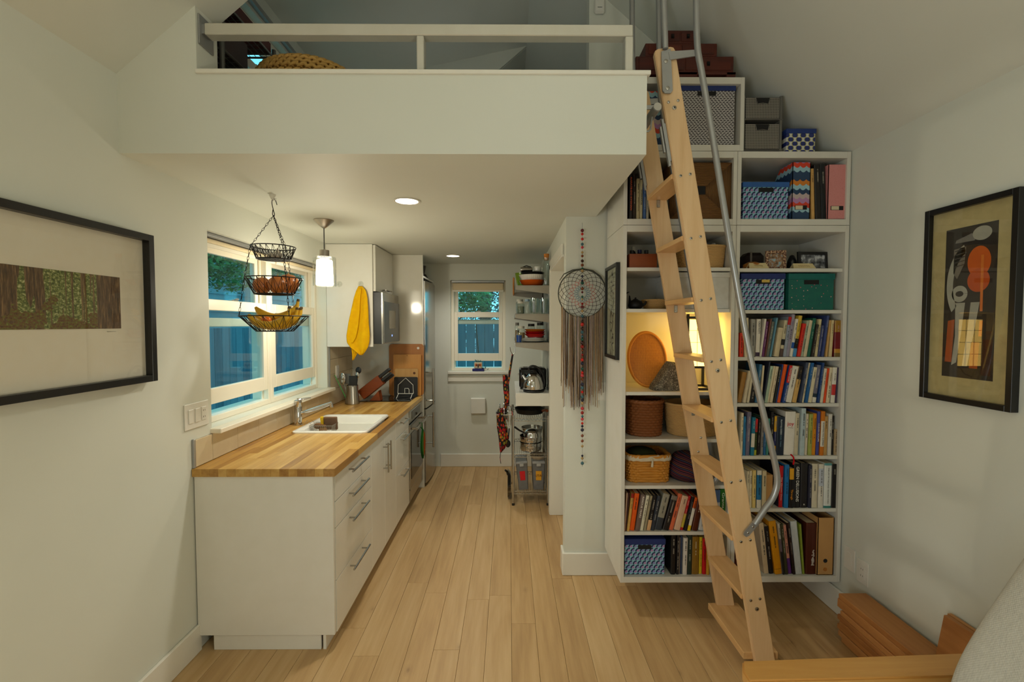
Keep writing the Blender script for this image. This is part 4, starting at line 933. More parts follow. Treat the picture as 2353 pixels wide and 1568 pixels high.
# ------------------------------------------------------------------ patterned boxes
def sq(a): return a * a
def pattern(name, fn, rough=.6):
    m = M(name, (200, 200, 200), rough); x, y, z = m.xyz(); m.set('Base Color', fn(m, x + y * .0, z, y)); MT[name] = m.m
def p_rainbow(ground, arc, fill):
    def fn(m, x, z, y):
        r = ((z + 1.) / .0235).floor(); u = ((x + 1.) / .0255 + r * .5).fract(); v = ((z + 1.) / .0235).fract()
        d = (sq(1 - u) * .95 + sq(v - .08)).sqrt(); hue = m.mix((r * .37 + ((x + 1) / .0255).floor() * .61).fract().gt(.5), fill, (140, 124, 190))
        c = m.mix(d.lt(.84), ground, arc); c = m.mix(d.lt(.52), c, ground); return m.mix(d.lt(.46), c, hue)
    return fn
pattern('rainbow_print', p_rainbow((132, 190, 202), (30, 34, 84), (176, 120, 176)))
def p_leaf(m, x, z, y):
    r = ((z + 1.) / .0095).floor(); u = ((x + 1.) / .0185 + r * .43).fract() - .5; v = ((z + 1.) / .0095).fract() - .5
    s = (((r / 3.).floor() + ((x + 1.) / .06).floor()).mod(2.)) * 2 - 1.; d = (sq(u * .98 + v * s * .3) + sq((v - u * s * .55) * 1.25)).sqrt(); return m.mix(d.lt(.44), (186, 182, 180), (66, 60, 64))
pattern('leaf_print', p_leaf)
def p_ogee(m, x, z, y):
    r = ((z + 1.) / .022).floor(); u = ((x + 1.) / .044 + r * .5).fract() - .5; v = ((z + 1.) / .022).fract() - .5
    d = (sq(u) + sq(v * .55)).sqrt(); c = m.mix(d.lt(.40), (206, 206, 196), (176, 172, 92)); return m.mix(d.lt(.32), c, (34, 46, 110))
pattern('ogee_print', p_ogee)
def p_dots(m, x, z, y):
    v = m.vec(x, 0., z); d = m.voro(v, 62., rnd=.75); c = m.voro(v, 62., out=1, rnd=.75); g = m.mix(m.noise(v, 30, 2), (12, 84, 84), (20, 108, 88)); sp = m.node('ShaderNodeSeparateColor'); m.t.links.new(c.k, sp.inputs[0])
    return m.mix(d.lt(.17), g, m.mix(E(m.t, sp.outputs[0]).gt(.5), (210, 96, 110), (230, 170, 160)))
pattern('dotted_teal_print', p_dots)
def p_wave(m, x, z, y):
    k = ((z + .0) / .0235 + ((x + y) * 95.).sin().abs() * .45); f = (k.floor() / 9.).fract()
    return m.ramp(f, [(0, (30, 58, 92)), (.11, (148, 188, 200)), (.22, (196, 112, 28)), (.33, (206, 62, 34)), (.44, (178, 130, 176)), (.55, (190, 172, 170)), (.66, (30, 58, 92)), (.77, (150, 192, 204)), (.88, (204, 122, 30))], 'CONSTANT')
pattern('wave_print', p_wave)
def p_pink(m, x, z, y):
    return m.mix(m.voro(m.vec(x, y, z), 160.).lt(.16), (214, 140, 138), (176, 92, 86))
pattern('pink_speckle', p_pink)
plain('kraft_card', (190, 144, 86), .8)
def lidded(label, px0, px1, ytop, ylid, ybot, zs, body, lid, group=None, depth=.30, hole=True, Y=Y0 + .02, lidcol=(30, 46, 104), bodycol=None, hc=None, rim=.004):
    a, b = at(px0, ybot, Y=Y), at(px1, ytop, Y=Y); h = b.z - a.z; hl = at(px0, ytop, Y=Y).z - at(px0, ylid, Y=Y).z; x0, x1 = a.x, b.x
    t = thing('storage_box', ((x0 + x1) / 2, Y + depth / 2, zs + .0005), label, 'storage box', group); z = zs + .0005
    q = B(); q.box((x0 + rim, Y + rim, z), (x1 - rim, Y + depth - rim, z + h - .004), .002); obj('body', q, body, t, color=bodycol)
    q = B(); q.box((x0, Y, z + h - hl), (x1, Y + depth, z + h), .002); obj('lid', q, lid, t, color=lidcol)
    if hole:
        c = (x0 + x1) / 2; w = (x1 - x0) * .16; zz = z + h - hl; q = B(); q.box((c - w, Y + rim - .0012, zz - .026), (c + w, Y + rim + .001, zz - .003), .0004); obj('finger_hole', q, 'dark_gap', t)
        if hc: q = B(); q.box((c - w * .2, Y + rim - .0018, zz - .018), (c + w * .9, Y + rim - .001, zz - .003)); obj('paper_inside', q, 'flat_ink', t, color=hc)
    return t
G1 = 'rainbow-patterned storage boxes'
lidded('rainbow-patterned box with a navy lid on the bottom shelf', 1434, 1530, 1238, 1251, 1320, ZB, 'rainbow_print', 'flat_ink', G1)
lidded('rainbow-patterned box with a blue lid under the topmost shelf, beside the wave file', 1706, 1815, 418, 430, 505, ZU, 'rainbow_print', 'flat_ink', G1, lidcol=(44, 92, 160))
lidded('rainbow-patterned box with yellow paper showing in its handle, beside the teal box', 1702, 1806, 628, 641, 712, ZR[1], 'rainbow_print', 'flat_ink', G1, hc=(206, 176, 84))
lidded('teal storage box with small pink flowers', 1811, 1920, 629, 643, 713, ZR[1], 'dotted_teal_print', 'flat_ink', lidcol=(14, 98, 92))
lidded('large leaf-patterned grey box with a navy lid in the topmost unit', 1556, 1692, 193, 208, 335, ZT, 'leaf_print', 'flat_ink', depth=.33, lidcol=(34, 52, 110))
lidded('small navy and yellow patterned box on top of the bookcase', 1806, 1877, 296, 307, 350, 2.513, 'ogee_print', 'flat_ink', depth=.24, hole=False, Y=Y0 + .012, lidcol=(34, 56, 118))
lidded('white lidded box behind the ladder', 1549, 1679, 625, 637, 709, ZL[1], 'matt_plastic', 'matt_plastic', depth=.33, lidcol=(206, 204, 196), bodycol=(206, 204, 196))
# magazine files
def magfile(label, px0, px1, ytop, ybot, zs, mat, depth=.25, slot=None, color=None, Y=Y0 + .012, low=.55, lean=0):
    a, b = at(px0, ybot, Y=Y), at(px1, ytop, Y=Y); x0, x1 = a.x, b.x; h = b.z - a.z; z = zs + .0005; tk = .003
    t = thing('magazine_file', ((x0 + x1) / 2, Y + depth / 2, z), label, 'magazine file'); q = B()
    q.box((x0, Y, z), (x1, Y + tk, z + h)); q.box((x0, Y, z), (x1, Y + depth, z + tk)); q.box((x0, Y + depth - tk, z), (x1, Y + depth, z + h * low))
    for xx in (x0, x1 - tk): q.prism([(xx, Y, z), (xx, Y + depth, z), (xx, Y + depth, z + h * low), (xx, Y + depth * .45, z + h), (xx, Y, z + h)], (tk, 0, 0))
    obj('case', q, mat, t, color=color)
    if slot:
        c = (x0 + x1) / 2; w = (x1 - x0) * .34
        if slot == 'round':
            for zz, m_ in ((.25, 'dark_gap'), (.10, 'board_wood')):
                q = B(); q.lathe((c, 0, 0), [(.0, 0), (.011, 0), (.011, .001), (0, .001)], 20); bmesh.ops.rotate(q.b, cent=(c, 0, 0), matrix=Matrix.Rotation(R(90), 3, 'X'), verts=q.b.verts); bmesh.ops.translate(q.b, vec=(0, Y - .0004, z + h * zz), verts=q.b.verts); obj('finger_hole', q, m_, t)
        else:
            q = B(); q.box((c - w, Y - .001, z + h * .17), (c + w, Y + .001, z + h * .245)); obj('label_window', q, 'dark_gap', t)
            q = B(); q.box((c - w * .9, Y - .0015, z + h * .175), (c + w * .3, Y - .0008, z + h * .24)); obj('papers', q, 'page_edges', t)
    return t
magfile('magazine file printed with coloured waves beside the rainbow box', 1819, 1863, 375, 506, ZU, 'wave_print', slot='w')
magfile('pink speckled magazine file at the end of the shelf', 1901, 1947, 380, 506, ZU, 'pink_speckle', slot='w')
magfile('plain cardboard magazine file with two round finger holes', 1877, 1917, 1199, 1330, ZB, 'kraft_card', slot='round')
magfile('wave-patterned magazine file half hidden behind the ladder top', 1486, 1530, 210, 334, ZT, 'wave_print')
# binders on the lowest row
def binder(label, x0, x1, dx, yt, c):
    ox, oy, sc = 1680, 1150, 7.84; A, Bx = at(ox + x0 / sc, 1330, Y=Y0 + .02).x, at(ox + x1 / sc, 1330, Y=Y0 + .02).x; hv = at(ox, oy + yt / sc, Y=Y0 + .02).z - at(ox, oy + 1400 / sc, Y=Y0 + .02).z; dX = dx / sc / F * (Y0 + .02); l = math.atan2(dX, hv)
    return book(A, ZB + .0005, Y0 + .02, (Bx - A) * math.cos(l) - .001, hv / math.cos(l) - .004, .27, l, c, label, 'binders on the lowest row', left=True, print_=False)
binder('white ring binder leaning beside the brown binder', 1166, 1284, -124, 440, (196, 200, 200))
binder('slim green and white folder leaning on the brown binder', 1290, 1330, -88, 490, (134, 150, 50))
b_ = binder('thick dark brown album with a worn spine beside the cardboard file', 1338, 1528, 0, 465, (74, 28, 12))
q = B(); o = b_.location
for k in range(16): q.box((o.x + .034 + random.uniform(-.006, .006), o.y - .002, o.z + .05 + k * .0055), (o.x + .040 + random.uniform(0, .006), o.y - .0008, o.z + .054 + k * .0055))
obj('worn_lettering', q, 'flat_ink', b_, color=(206, 196, 186))

# cork block and red ribbon
p = at(1760, 1010 / 6.27 + 930 - 0, Y=Y0 + .03)
boxobj('cork_board', (at(1760, 1175, Y=Y0 + .02).x, Y0 + .03, ZR[5] + .0005), (at(1777, 1175, Y=Y0 + .02).x, Y0 + .23, ZR[5] + .18), 'kraft_card', label='brown cork block standing between books behind the handrail bend', cat='cork block')
q = B(); p = at(1822, 1055, Y=Y0 + .005); q.tube([(p.x, Y0 + .06, ZR[4] + .003), (p.x, Y0 + .02, ZR[4] + .003), (p.x + .001, Y0 + .002, ZR[4] - .004), (p.x + .003, Y0 + .0, ZR[4] - .025), (p.x - .002, Y0 - .001, ZR[4] - .044)], .004, 6); obj('ribbon', q, 'cloth', color=(206, 20, 30), label='red ribbon hanging over the shelf edge under the JOY book', cat='ribbon')

# ------------------------------------------------------------------ baskets
def sup(a, b, e):
    return lambda th: (a * math.copysign(abs(math.cos(th)) ** (2 / e), math.cos(th)), b * math.copysign(abs(math.sin(th)) ** (2 / e), math.sin(th)))
def woven(q, c, shape, z0, z1, rows, st, amp, scale=lambda v: 1., wob=0., inner=.006, per=4):
    """strands that pass over and under upright stakes, a plaited rim, an inner wall and a floor"""
    n = st * 4; rnd = random.Random(3); hgt = (z1 - z0) / rows; rs = hgt * .56
    def pt(th, v, off, z): x, y = shape(th); s = scale(v) * (1 + off / math.hypot(x, y)); return (c[0] + x * s, c[1] + y * s, z)
    for i in range(rows):
        v = (i + .5) / rows; ph = rnd.uniform(-.2, .2)
        q.tube([pt(2 * math.pi * j / n, v, amp * .55 * math.cos(st * math.pi * 2 * j / n + math.pi * i) - rs * .3, z0 + (z1 - z0) * v + wob * .0016 * math.sin(j * .7 + ph * 9 + i)) for j in range(n)], rs, 5, closed=True)
    for k in range(2): q.tube([pt(2 * math.pi * j / n, 1, amp * .6 * math.cos(st * math.pi * j / n * 1.0 + math.pi * k), z1 + amp * .5 * math.sin(st * math.pi * j / n + math.pi * k)) for j in range(n)], rs * 1.15, 6, closed=True)
    flat_ring = lambda v, dr, dz=0.: [pt(2 * math.pi * j / n, v, dr, z0 + (z1 - z0) * v + dz) for j in range(n)]
    q.ring_mesh([flat_ring(.0, -inner * .8), flat_ring(1, -inner * .8), flat_ring(1, -inner * 1.4), flat_ring(.04, -inner * 1.4)])
plain('wicker_dark', (126, 72, 30), .6); plain('wicker_gold', (196, 132, 44), .55); plain('straw', (196, 156, 98), .8); plain('seagrass', (126, 88, 46), .85); plain('bamboo_tray', (206, 132, 36), .5)
YM = Y0 + .15
def basket(label, px0, px1, ytop, ybot, zs, mat, rows, st, amp, e=2., dep=None, flare=.9, Y=None, wob=0., cat='basket'):
    Yc = Y or YM; a, b = at(px0, ybot, Y=Yc), at(px1, ytop, Y=Yc); w = (b.x - a.x) / 2; c = ((a.x + b.x) / 2, Yc); h = b.z - a.z
    t = thing('basket', (c[0], c[1], zs + .001), label, cat); q = B(); woven(q, c, sup(w, dep or w, e), zs + .0015, zs + h, rows, st, amp, lambda v: flare + (1 - flare) * v, wob)
    obj('weave', q, mat, t, smooth=60); return t, c, w, zs + h
basket('round dark wicker basket on the shelf below the stone', 1437, 1519, 925, 1002, ZL[3], 'wicker_dark', 13, 22, .006, 2.2, .10, .93)
basket('low oval straw basket beside the dark wicker basket', 1528, 1650, 936, 1006, ZL[3], 'straw', 20, 46, .0035, 2.3, .12, .86)
basket('square woven straw basket behind the ladder on the upper shelf', 1542, 1655, 562, 612, ZL[0], 'straw', 16, 46, .0035, 4, .11, .92)
t, c, w, zt = basket('rectangular golden wicker basket with a cloth liner', 1433, 1529, 1050, 1108, ZL[4], 'wicker_gold', 10, 26, .006, 5, .10, .95, wob=1.)
q = B(); woven_shape = sup(w * 1.03, .103, 5); n = 64
q.ring_mesh([[(c[0] + woven_shape(2 * math.pi * j / n)[0] * s, c[1] + woven_shape(2 * math.pi * j / n)[1] * s, zt + dz + .002 * math.sin(j * 1.7)) for j in range(n)] for s, dz in ((1.05, -.022), (1.07, -.010), (1.05, .004), (.98, .008), (.92, .0), (.9, -.05))], cap=False); obj('liner', q, 'cloth', t, color=(200, 188, 162), smooth=60)
q = B(); q.tube([(c[0] + .005, c[1] - .113, zt - .008), (c[0] + .008, c[1] - .118, zt - .02), (c[0] + .006, c[1] - .118, zt - .05)], [.005, .005, .007], 6); obj('tie', q, 'cloth', t, color=(206, 194, 168))
q = B(); q.ball((c[0] - .02, c[1], zt - .005), 1, 16, 10, (.085, .08, .035)); obj('green_cloth', q, 'cloth', color=(44, 48, 24), smooth=60, label='dark green cloth heaped in the golden wicker basket', cat='cloth')
basket('straw basket with thin red stripes beside the black teapot', 1476, 1534, 688, 709, ZL[1], 'straw', 8, 30, .003, 2, .06, .8)
# striped cushion
m = M('striped_weave', (60, 30, 40), .9); x, y, z = m.xyz(); f = ((x * .35 + z) * 26. + ((x * 60.).sin() * .08)).fract()
m.set('Base Color', m.ramp(f, [(0, (34, 20, 30)), (.2, (112, 32, 44)), (.32, (28, 22, 34)), (.48, (70, 60, 92)), (.56, (30, 18, 26)), (.7, (130, 70, 36)), (.8, (36, 22, 30)), (.92, (118, 40, 70))], 'CONSTANT')); MT['striped_weave'] = m.m
a, b = at(1530, 1108, Y=YM), at(1606, 1040, Y=YM); c = Vector(((a.x + b.x) / 2 + .02, YM, ZL[4])); w = (b.x - a.x) / 2 + .02
q = B(); q.lathe((c.x, c.y, c.z + .001), [(0, 0), (w * .75, .0), (w * .97, .035), (w, .055), (w * .9, .085), (w * .55, .135), (w * .2, .15), (0, .152)], 36, sy=1.1); obj('floor_cushion', q, 'striped_weave', smooth=60, label='dark cushion with narrow coloured stripes beside the golden basket', cat='cushion')
# seagrass box with concentric weave
def p_grass(m, x, z, y):
    k = (x.abs()).max((z - .17).abs()); return m.mix((k * 620.).sin() * .5 + .5, (104, 70, 34), (150, 106, 58))
pattern('seagrass_square', p_grass, .9)
a, b = at(1538, 503, Y=Y0 + .02), at(1683, 372, Y=Y0 + .02)
t = thing('storage_box', ((a.x + b.x) / 2, Y0 + .17, ZU), 'brown seagrass box woven in nested squares, with a dark square handle', 'storage box'); q = B()
cx, hz = (a.x + b.x) / 2, (b.z - a.z); N_ = 27
for k in range(N_):
    s0 = 1 - k / N_; wx = (b.x - a.x) / 2 * s0; wz = hz / 2 * s0; zc = ZU + .001 + hz / 2
    if wx > .006: q.tube([(cx - wx + .003, Y0 + .022, zc - wz + .003), (cx + wx - .003, Y0 + .022, zc - wz + .003), (cx + wx - .003, Y0 + .022, zc + wz - .003), (cx - wx + .003, Y0 + .022, zc + wz - .003)], .0029, 6, closed=True)
obj('front_weave', q, 'seagrass', t, smooth=60)
boxobj('body', (a.x, Y0 + .022, ZU + .0005), (b.x, Y0 + .33, ZU + .0005 + hz), 'seagrass', t, bev=.006)
boxobj('handle_opening', (cx - .02, Y0 + .0145, zc - .02), (cx + .022, Y0 + .018, zc + .024), 'dark_gap', t, bev=0)

# ------------------------------------------------------------------ single things on the shelves
t = thing('wooden_crate', at(1472, 612, Y=Y0 + .1), 'orange-brown wooden crate holding dark bottles', 'crate'); a, b = at(1446, 612, Y=Y0 + .03), at(1510, 578, Y=Y0 + .03); z = ZL[0] + .0005; hh = .075
for p0, p1 in (((a.x, Y0 + .03, z), (b.x, Y0 + .038, z + hh)), ((a.x, Y0 + .222, z), (b.x, Y0 + .23, z + hh)), ((a.x, Y0 + .0385, z), (a.x + .008, Y0 + .2215, z + hh)), ((b.x - .008, Y0 + .0385, z), (b.x, Y0 + .2215, z + hh))): boxobj('side_board', p0, p1, 'cherry', t)
boxobj('base_board', (a.x + .0085, Y0 + .0385, z), (b.x - .0085, Y0 + .2215, z + .008), 'cherry', t)
for k, (dx, dy, hgt, cap, lab) in enumerate(((.03, .06, .095, BK, 'small black bottle at the bookcase edge of the crate'), (.075, .07, .10, (24, 24, 60), 'dark blue bottle in the middle of the crate'), (.06, .14, .13, (214, 212, 204), 'tall dark bottle with a white cap in the crate'), (.115, .08, .10, BK, 'short black bottle at the ladder side of the crate'))):
    q = B(); x_, y_ = a.x + dx, Y0 + .03 + dy; t = thing('bottle', (x_, y_, z + .0085), lab, 'bottle', 'bottles in the crate'); q.lathe((x_, y_, z + .0085), [(0, 0), (.018, 0), (.018, hgt * .62), (.009, hgt * .75), (.009, hgt * .8), (0, hgt * .8)], 16); obj('body', q, 'glazed', t, smooth=50, color=(20, 20, 30))
    q = B(); q.lathe((x_, y_, z + .0085 + hgt * .78), [(.0115, 0), (.0115, hgt * .2), (0, hgt * .2)], 14); obj('cap', q, 'matt_plastic', t, smooth=50, color=cap)
p = at(1632, 556, Y=YM); q = B(); rn = random.Random(8); q.ball((p.x, YM, ZL[0] + .115), 1, 18, 12, (.055, .06, .034))
for v in q.b.verts: v.co += Vector((rn.uniform(-1, 1), rn.uniform(-1, 1), rn.uniform(-1, 1))) * .006
obj('plastic_bag', q, 'matt_plastic', smooth=20, color=(206, 206, 202), label='crumpled white plastic bag on the square straw basket', cat='bag')
# teapot
p = at(1460, 709, Y=Y0 + .08); z = ZL[1]; t = thing('teapot', (p.x, Y0 + .08, z), 'small black iron teapot on the shelf above the tray', 'teapot')
q = B(); q.lathe((p.x, Y0 + .08, z + .0005), [(0, 0), (.026, 0), (.038, .010), (.041, .024), (.034, .042), (.018, .050), (0, .050)], 28); obj('body', q, 'black_iron', t, smooth=50)
q = B(); q.lathe((p.x, Y0 + .08, z + .050), [(.017, 0), (.012, .005), (.004, .007), (.006, .013), (0, .016)], 18); obj('lid', q, 'black_iron', t, smooth=50)
q = B(); q.tube([(p.x + .035, Y0 + .08, z + .020), (p.x + .050, Y0 + .075, z + .028), (p.x + .058, Y0 + .072, z + .044)], [.009, .007, .005], 10); obj('spout', q, 'black_iron', t, smooth=50)
q = B(); q.tube([(p.x - .028, Y0 + .08, z + .04), (p.x - .03, Y0 + .09, z + .075), (p.x, Y0 + .10, z + .088), (p.x + .028, Y0 + .09, z + .072), (p.x + .026, Y0 + .08, z + .04)][:2] + [(p.x - .036, Y0 + .08, z + .03)], .004, 6); obj('handle', q, 'black_iron', t)
q = B(); x_ = BX0 + .034
q.ring_mesh([[(x_ + dx, Y0 + .09 + r * math.cos(k * math.pi / 4), zz + r * .8 * math.sin(k * math.pi / 4)) for k in range(8)] for dx, zz, r in ((-.008, z + .085, .001), (0, z + .082, .006), (.008, z + .088, .005), (.02, z + .094, .003), (.026, z + .095, .0008))]); q.cyl((x_, Y0 + .09, z + .0005), (x_, Y0 + .09, z + .08), .0025, 6); q.lathe((x_, Y0 + .09, z + .0005), [(0, 0), (.012, 0), (.012, .003), (0, .004)], 14)
obj('bird_figurine', q, 'black_iron', smooth=50, label='tiny dark metal bird on a stand behind the teapot', cat='figurine')
# tray leaning at the back
def p_tray(m, x, z, y):
    u = ((x + z) * 330.).sin() * ((x - z) * 330.).sin(); return m.mix(m.noise(m.vec(x * 220, y * 160, z * 60), 1., 3) * .7 + u * .22 + .12, (140, 74, 12), (214, 142, 40))
pattern('tray_weave', p_tray, .5)
ct = at(1488, 824, Y=Y0 + .17); rx, rz = .115, .163
t = thing('round_tray', (ct.x, Y0 + .13, ZL[2]), 'oval woven bamboo tray leaning upright beside the lantern', 'tray')
q = B(); n = 48; tl = R(12)
def tp(r, dy): return [(ct.x + rx * r * math.cos(2 * math.pi * k / n), Y0 + .14 + dy + (rz + rz * r * math.sin(2 * math.pi * k / n)) * math.tan(tl), ZL[2] + .002 + rz + rz * r * math.sin(2 * math.pi * k / n)) for k in range(n)]
q.ring_mesh([tp(.001, .0)] + [tp(r, 0) for r in (.3, .6, .9)] + [tp(.9, .012), tp(.001, .012)], cap=False); obj('woven_base', q, 'tray_weave', t, smooth=40)
for r_, dy_ in ((.93, -.004), (.955, .004)):
    q = B(); q.tube([Vector(p) for p in tp(r_, dy_)], .006, 8, closed=True); obj('rim', q, 'bamboo_tray', t, smooth=60)
# stone
plain('granite', (104, 98, 84), .9); mm = M('speckled_stone', (100, 96, 84), .9); x, y, z = mm.xyz(); mm.set('Base Color', mm.mix(mm.voro(mm.vec(x, y, z), 130.).lt(.28), mm.ramp(mm.noise(mm.vec(x, y, z), 60, 4), [(.3, (62, 58, 50)), (.7, (118, 112, 96))]), (176, 170, 150))); mm.bump(mm.noise(mm.vec(x, y, z), 90, 3), .6, .004); MT['speckled_stone'] = mm.m
Ys = Y0 + .05; a, b, c = at(1502, 897, Y=Ys), at(1562, 897, Y=Ys), at(1548, 826, Y=Ys); zz = ZL[2] + .001; rn = random.Random(4); q = B()
R0 = [(a.x, zz), (b.x + .02, zz), (b.x + .024, zz + .06), (c.x + .012, zz + .155), (c.x - .008, zz + .158), (a.x + .035, zz + .06), (a.x + .001, zz + .014)]
q.ring_mesh([[(x_ + (cxx - x_) * k, Ys + y_, z_ + (zz + .05 - z_) * k * (z_ > zz + .002)) for x_, z_ in R0] for cxx in [(a.x + b.x) / 2] for y_, k in ((0, .12), (.015, .0), (.09, .02), (.11, .14))]); obj('stone', q, 'speckled_stone', label='rough grey triangular stone in front of the tray', cat='stone')
# lantern
Yn = Y0 + .06; xa, xb = at(1578, 800, Y=Yn).x, at(1578, 800, Y=Yn).x + .165; za = ZL[2] + .001; yb_ = Yn + .165; zt = 1.655
t = thing('paper_lantern', ((xa + xb) / 2, Yn + .08, za), 'square paper lantern lamp with a black frame, lit, behind the ladder', 'lamp'); w = .014
for x_ in (xa, xb - w):
    for y_ in (Yn, yb_ - w): boxobj('leg', (x_, y_, za), (x_ + w, y_ + w, zt), 'black_frame', t)
z1_ = at(1600, 842, Y=Yn).z
for zz in (z1_ - .012, zt - .025, za + .0):
    q = B()
    for a_, b_ in (((xa + w, Yn), (xb - w, Yn + .008)), ((xa + w, yb_ - .008), (xb - w, yb_)), ((xa, Yn + w), (xa + .008, yb_ - w)), ((xb - .008, Yn + w), (xb, yb_ - w))): q.box((*a_, zz), (*b_, zz + .012))
    obj('rail', q, 'black_frame', t)
q = B()
for k in range(1, 4):
    zz = z1_ + (zt - .025 - z1_) * k / 4
    for a_, b_ in (((xa + w, Yn + .004), (xb - w, Yn + .006)), ((xa + .004, Yn + w), (xa + .006, yb_ - w))): q.box((*a_, zz - .001), (*b_, zz + .001))
for k in (1, 2): q.box((xa + w + (xb - xa - 2 * w) * k / 3 - .001, Yn + .0041, z1_), (xa + w + (xb - xa - 2 * w) * k / 3 + .001, Yn + .0059, zt - .025)); q.box((xa + .0041, Yn + w + (.165 - 2 * w) * k / 3 - .001, z1_), (xa + .0059, Yn + w + (.165 - 2 * w) * k / 3 + .001, zt - .025))
obj('lattice', q, 'black_frame', t)
q = B(); q.box((xa + .009, Yn + .009, z1_), (xb - .009, yb_ - .009, zt - .03)); obj('paper_shade', q, 'lantern_paper', t)
q = B(); q.tube([(xa + .06, Yn + .08, z1_ - .012), (xa + .05, Yn + .06, z1_ - .05), (xa + .02, Yn + .05, z1_ - .065)], .003, 6); obj('cord', q, 'black_plastic', t)

# right unit, upper compartment
z = ZR[0] + .0005
t = thing('leather_case', at(1752, 600, Y=Y0 + .2), 'dark leather case at the back of the small shelf', 'case'); a, b = at(1715, 616, Y=Y0 + .2), at(1760, 574, Y=Y0 + .2); boxobj('case_body', (a.x, Y0 + .2, z), (b.x, Y0 + .30, z + .115), 'matt_plastic', t, bev=.02, color=(34, 20, 16)); q = B(); q.box((a.x + .02, Y0 + .196, z + .04), (a.x + .03, Y0 + .2005, z + .116)); obj('strap', q, 'matt_plastic', t, color=(120, 110, 100))
q = B(); p = at(1718, 612, Y=Y0 + .09); q.lathe((p.x + .025, Y0 + .09, z), [(0, 0), (.03, 0), (.048, .012), (.046, .03), (.025, .042), (0, .044)], 24); obj('gourd', q, 'glazed', smooth=50, color=(168, 104, 36), label='small round orange-brown gourd on the photo shelf', cat='gourd')
def tent(label, px0, px1, yt, lines=True):
    Y = Y0 + .03; a, b = at(px0, 615, Y=Y), at(px1, yt, Y=Y); t = thing('place_card', ((a.x + b.x) / 2, Y + .03, z), label, 'card', 'folded name cards'); h = b.z - at(px0, 617, Y=Y).z; q = B(); x0, x1 = a.x, b.x
    q.prism([(x0, Y, z), (x1, Y, z), (x1 - .008, Y + .02, z + h), (x0 + .008, Y + .02, z + h)], (0, .001, 0)); q.prism([(x0, Y + .045, z), (x1, Y + .045, z), (x1 - .008, Y + .0215, z + h), (x0 + .008, Y + .0215, z + h)], (0, -.001, 0)); obj('card', q, 'flat_ink', t, color=(214, 196, 146))
    q = B(); n = 20; q.tube([(x0 + .03 + (x1 - x0 - .06) * k / n, Y + .02 * (.5 + .12 * math.sin(k * 1.9)) - .001, z + h * (.5 + .12 * math.sin(k * 1.9))) for k in range(n + 1)], .0007, 4); obj('handwriting', q, 'flat_ink', t, color=(150, 110, 50))
tent('folded cream card in front of the gourd', 1722, 1768, 603); tent('folded cream card in front of the black-framed photo', 1824, 1876, 604)
def photo(label, px0, px1, yt, Y, lean, mats, roll=0, z=z):
    a, b = at(px0, 617, Y=Y), at(px1, yt, Y=Y); w, h = b.x - a.x, b.z - at(px0, 617, Y=Y).z; t = thing('photo_frame', ((a.x + b.x) / 2, Y, z), label, 'photo frame'); x0, x1 = a.x, b.x; f = .016
    q = B(); q.box((x0, Y, z), (x0 + f, Y + .012, z + h), .001); q.box((x1 - f, Y, z), (x1, Y + .012, z + h), .001); q.box((x0 + f, Y, z), (x1 - f, Y + .012, z + f), .001); q.box((x0 + f, Y, z + h - f), (x1 - f, Y + .012, z + h), .001); obj('frame', q, mats[0], t)
    boxobj('photo', (x0 + f, Y + .006, z + f), (x1 - f, Y + .010, z + h - f), mats[1], t, bev=0); q = B(); q.prism([(x0 + w * .45, Y + .012, z + h * .7), (x0 + w * .55, Y + .012, z + h * .7), (x0 + w * .55, Y + .07, z), (x0 + w * .45, Y + .07, z)], (0, .003, 0)); obj('easel', q, 'black_frame', t); t.rotation_euler = (R(-lean), 0, R(roll)); return t
def p_snap(m, x, z, y): return m.ramp(m.noise(m.vec(x, 0., z), 34, 3), [(.35, (40, 42, 46)), (.5, (120, 122, 126)), (.62, (206, 208, 210))])
def p_snap2(m, x, z, y): return m.ramp(m.noise(m.vec(x, 0., z + .4), 40, 3), [(.35, (24, 22, 20)), (.5, (150, 110, 70)), (.62, (140, 176, 190))])
pattern('mono_photo', p_snap, .3); pattern('colour_photo', p_snap2, .3)
def p_flor(m, x, z, y): return m.mix(m.noise(m.vec(x, y, z), 150, 3).gt(.53), (92, 48, 34), (206, 172, 130))
pattern('floral_frame', p_flor, .5)
photo('small photo in a floral-patterned frame standing askew', 1762, 1806, 572, Y0 + .07, 6, ('floral_frame', 'colour_photo'), -14)
photo('black-framed black and white photo standing on the small shelf', 1834, 1908, 573, Y0 + .12, 5, ('black_frame', 'mono_photo'), 4)
q = B(); p = at(1820, 590, Y=Y0 + .17); q.lathe((p.x, Y0 + .17, z), [(0, 0), (.025, 0), (.028, .03), (.024, .06), (.012, .09), (0, .095)], 16); obj('dark_vase', q, 'glazed', smooth=50, color=(22, 22, 24), label='small black vase between the two framed photos', cat='vase')
q = B(); p = at(1925, 610, Y=Y0 + .16); rn = random.Random(5)
q.ball((p.x - .005, Y0 + .16, z + .025), 1, 12, 8, (.02, .016, .025)); q.ball((p.x + .006, Y0 + .16, z + .045), .012, 10, 6); obj('clay_figure', q, 'matt_plastic', smooth=50, color=(120, 54, 24), label='tiny reddish clay figure at the end of the photo shelf', cat='figurine')

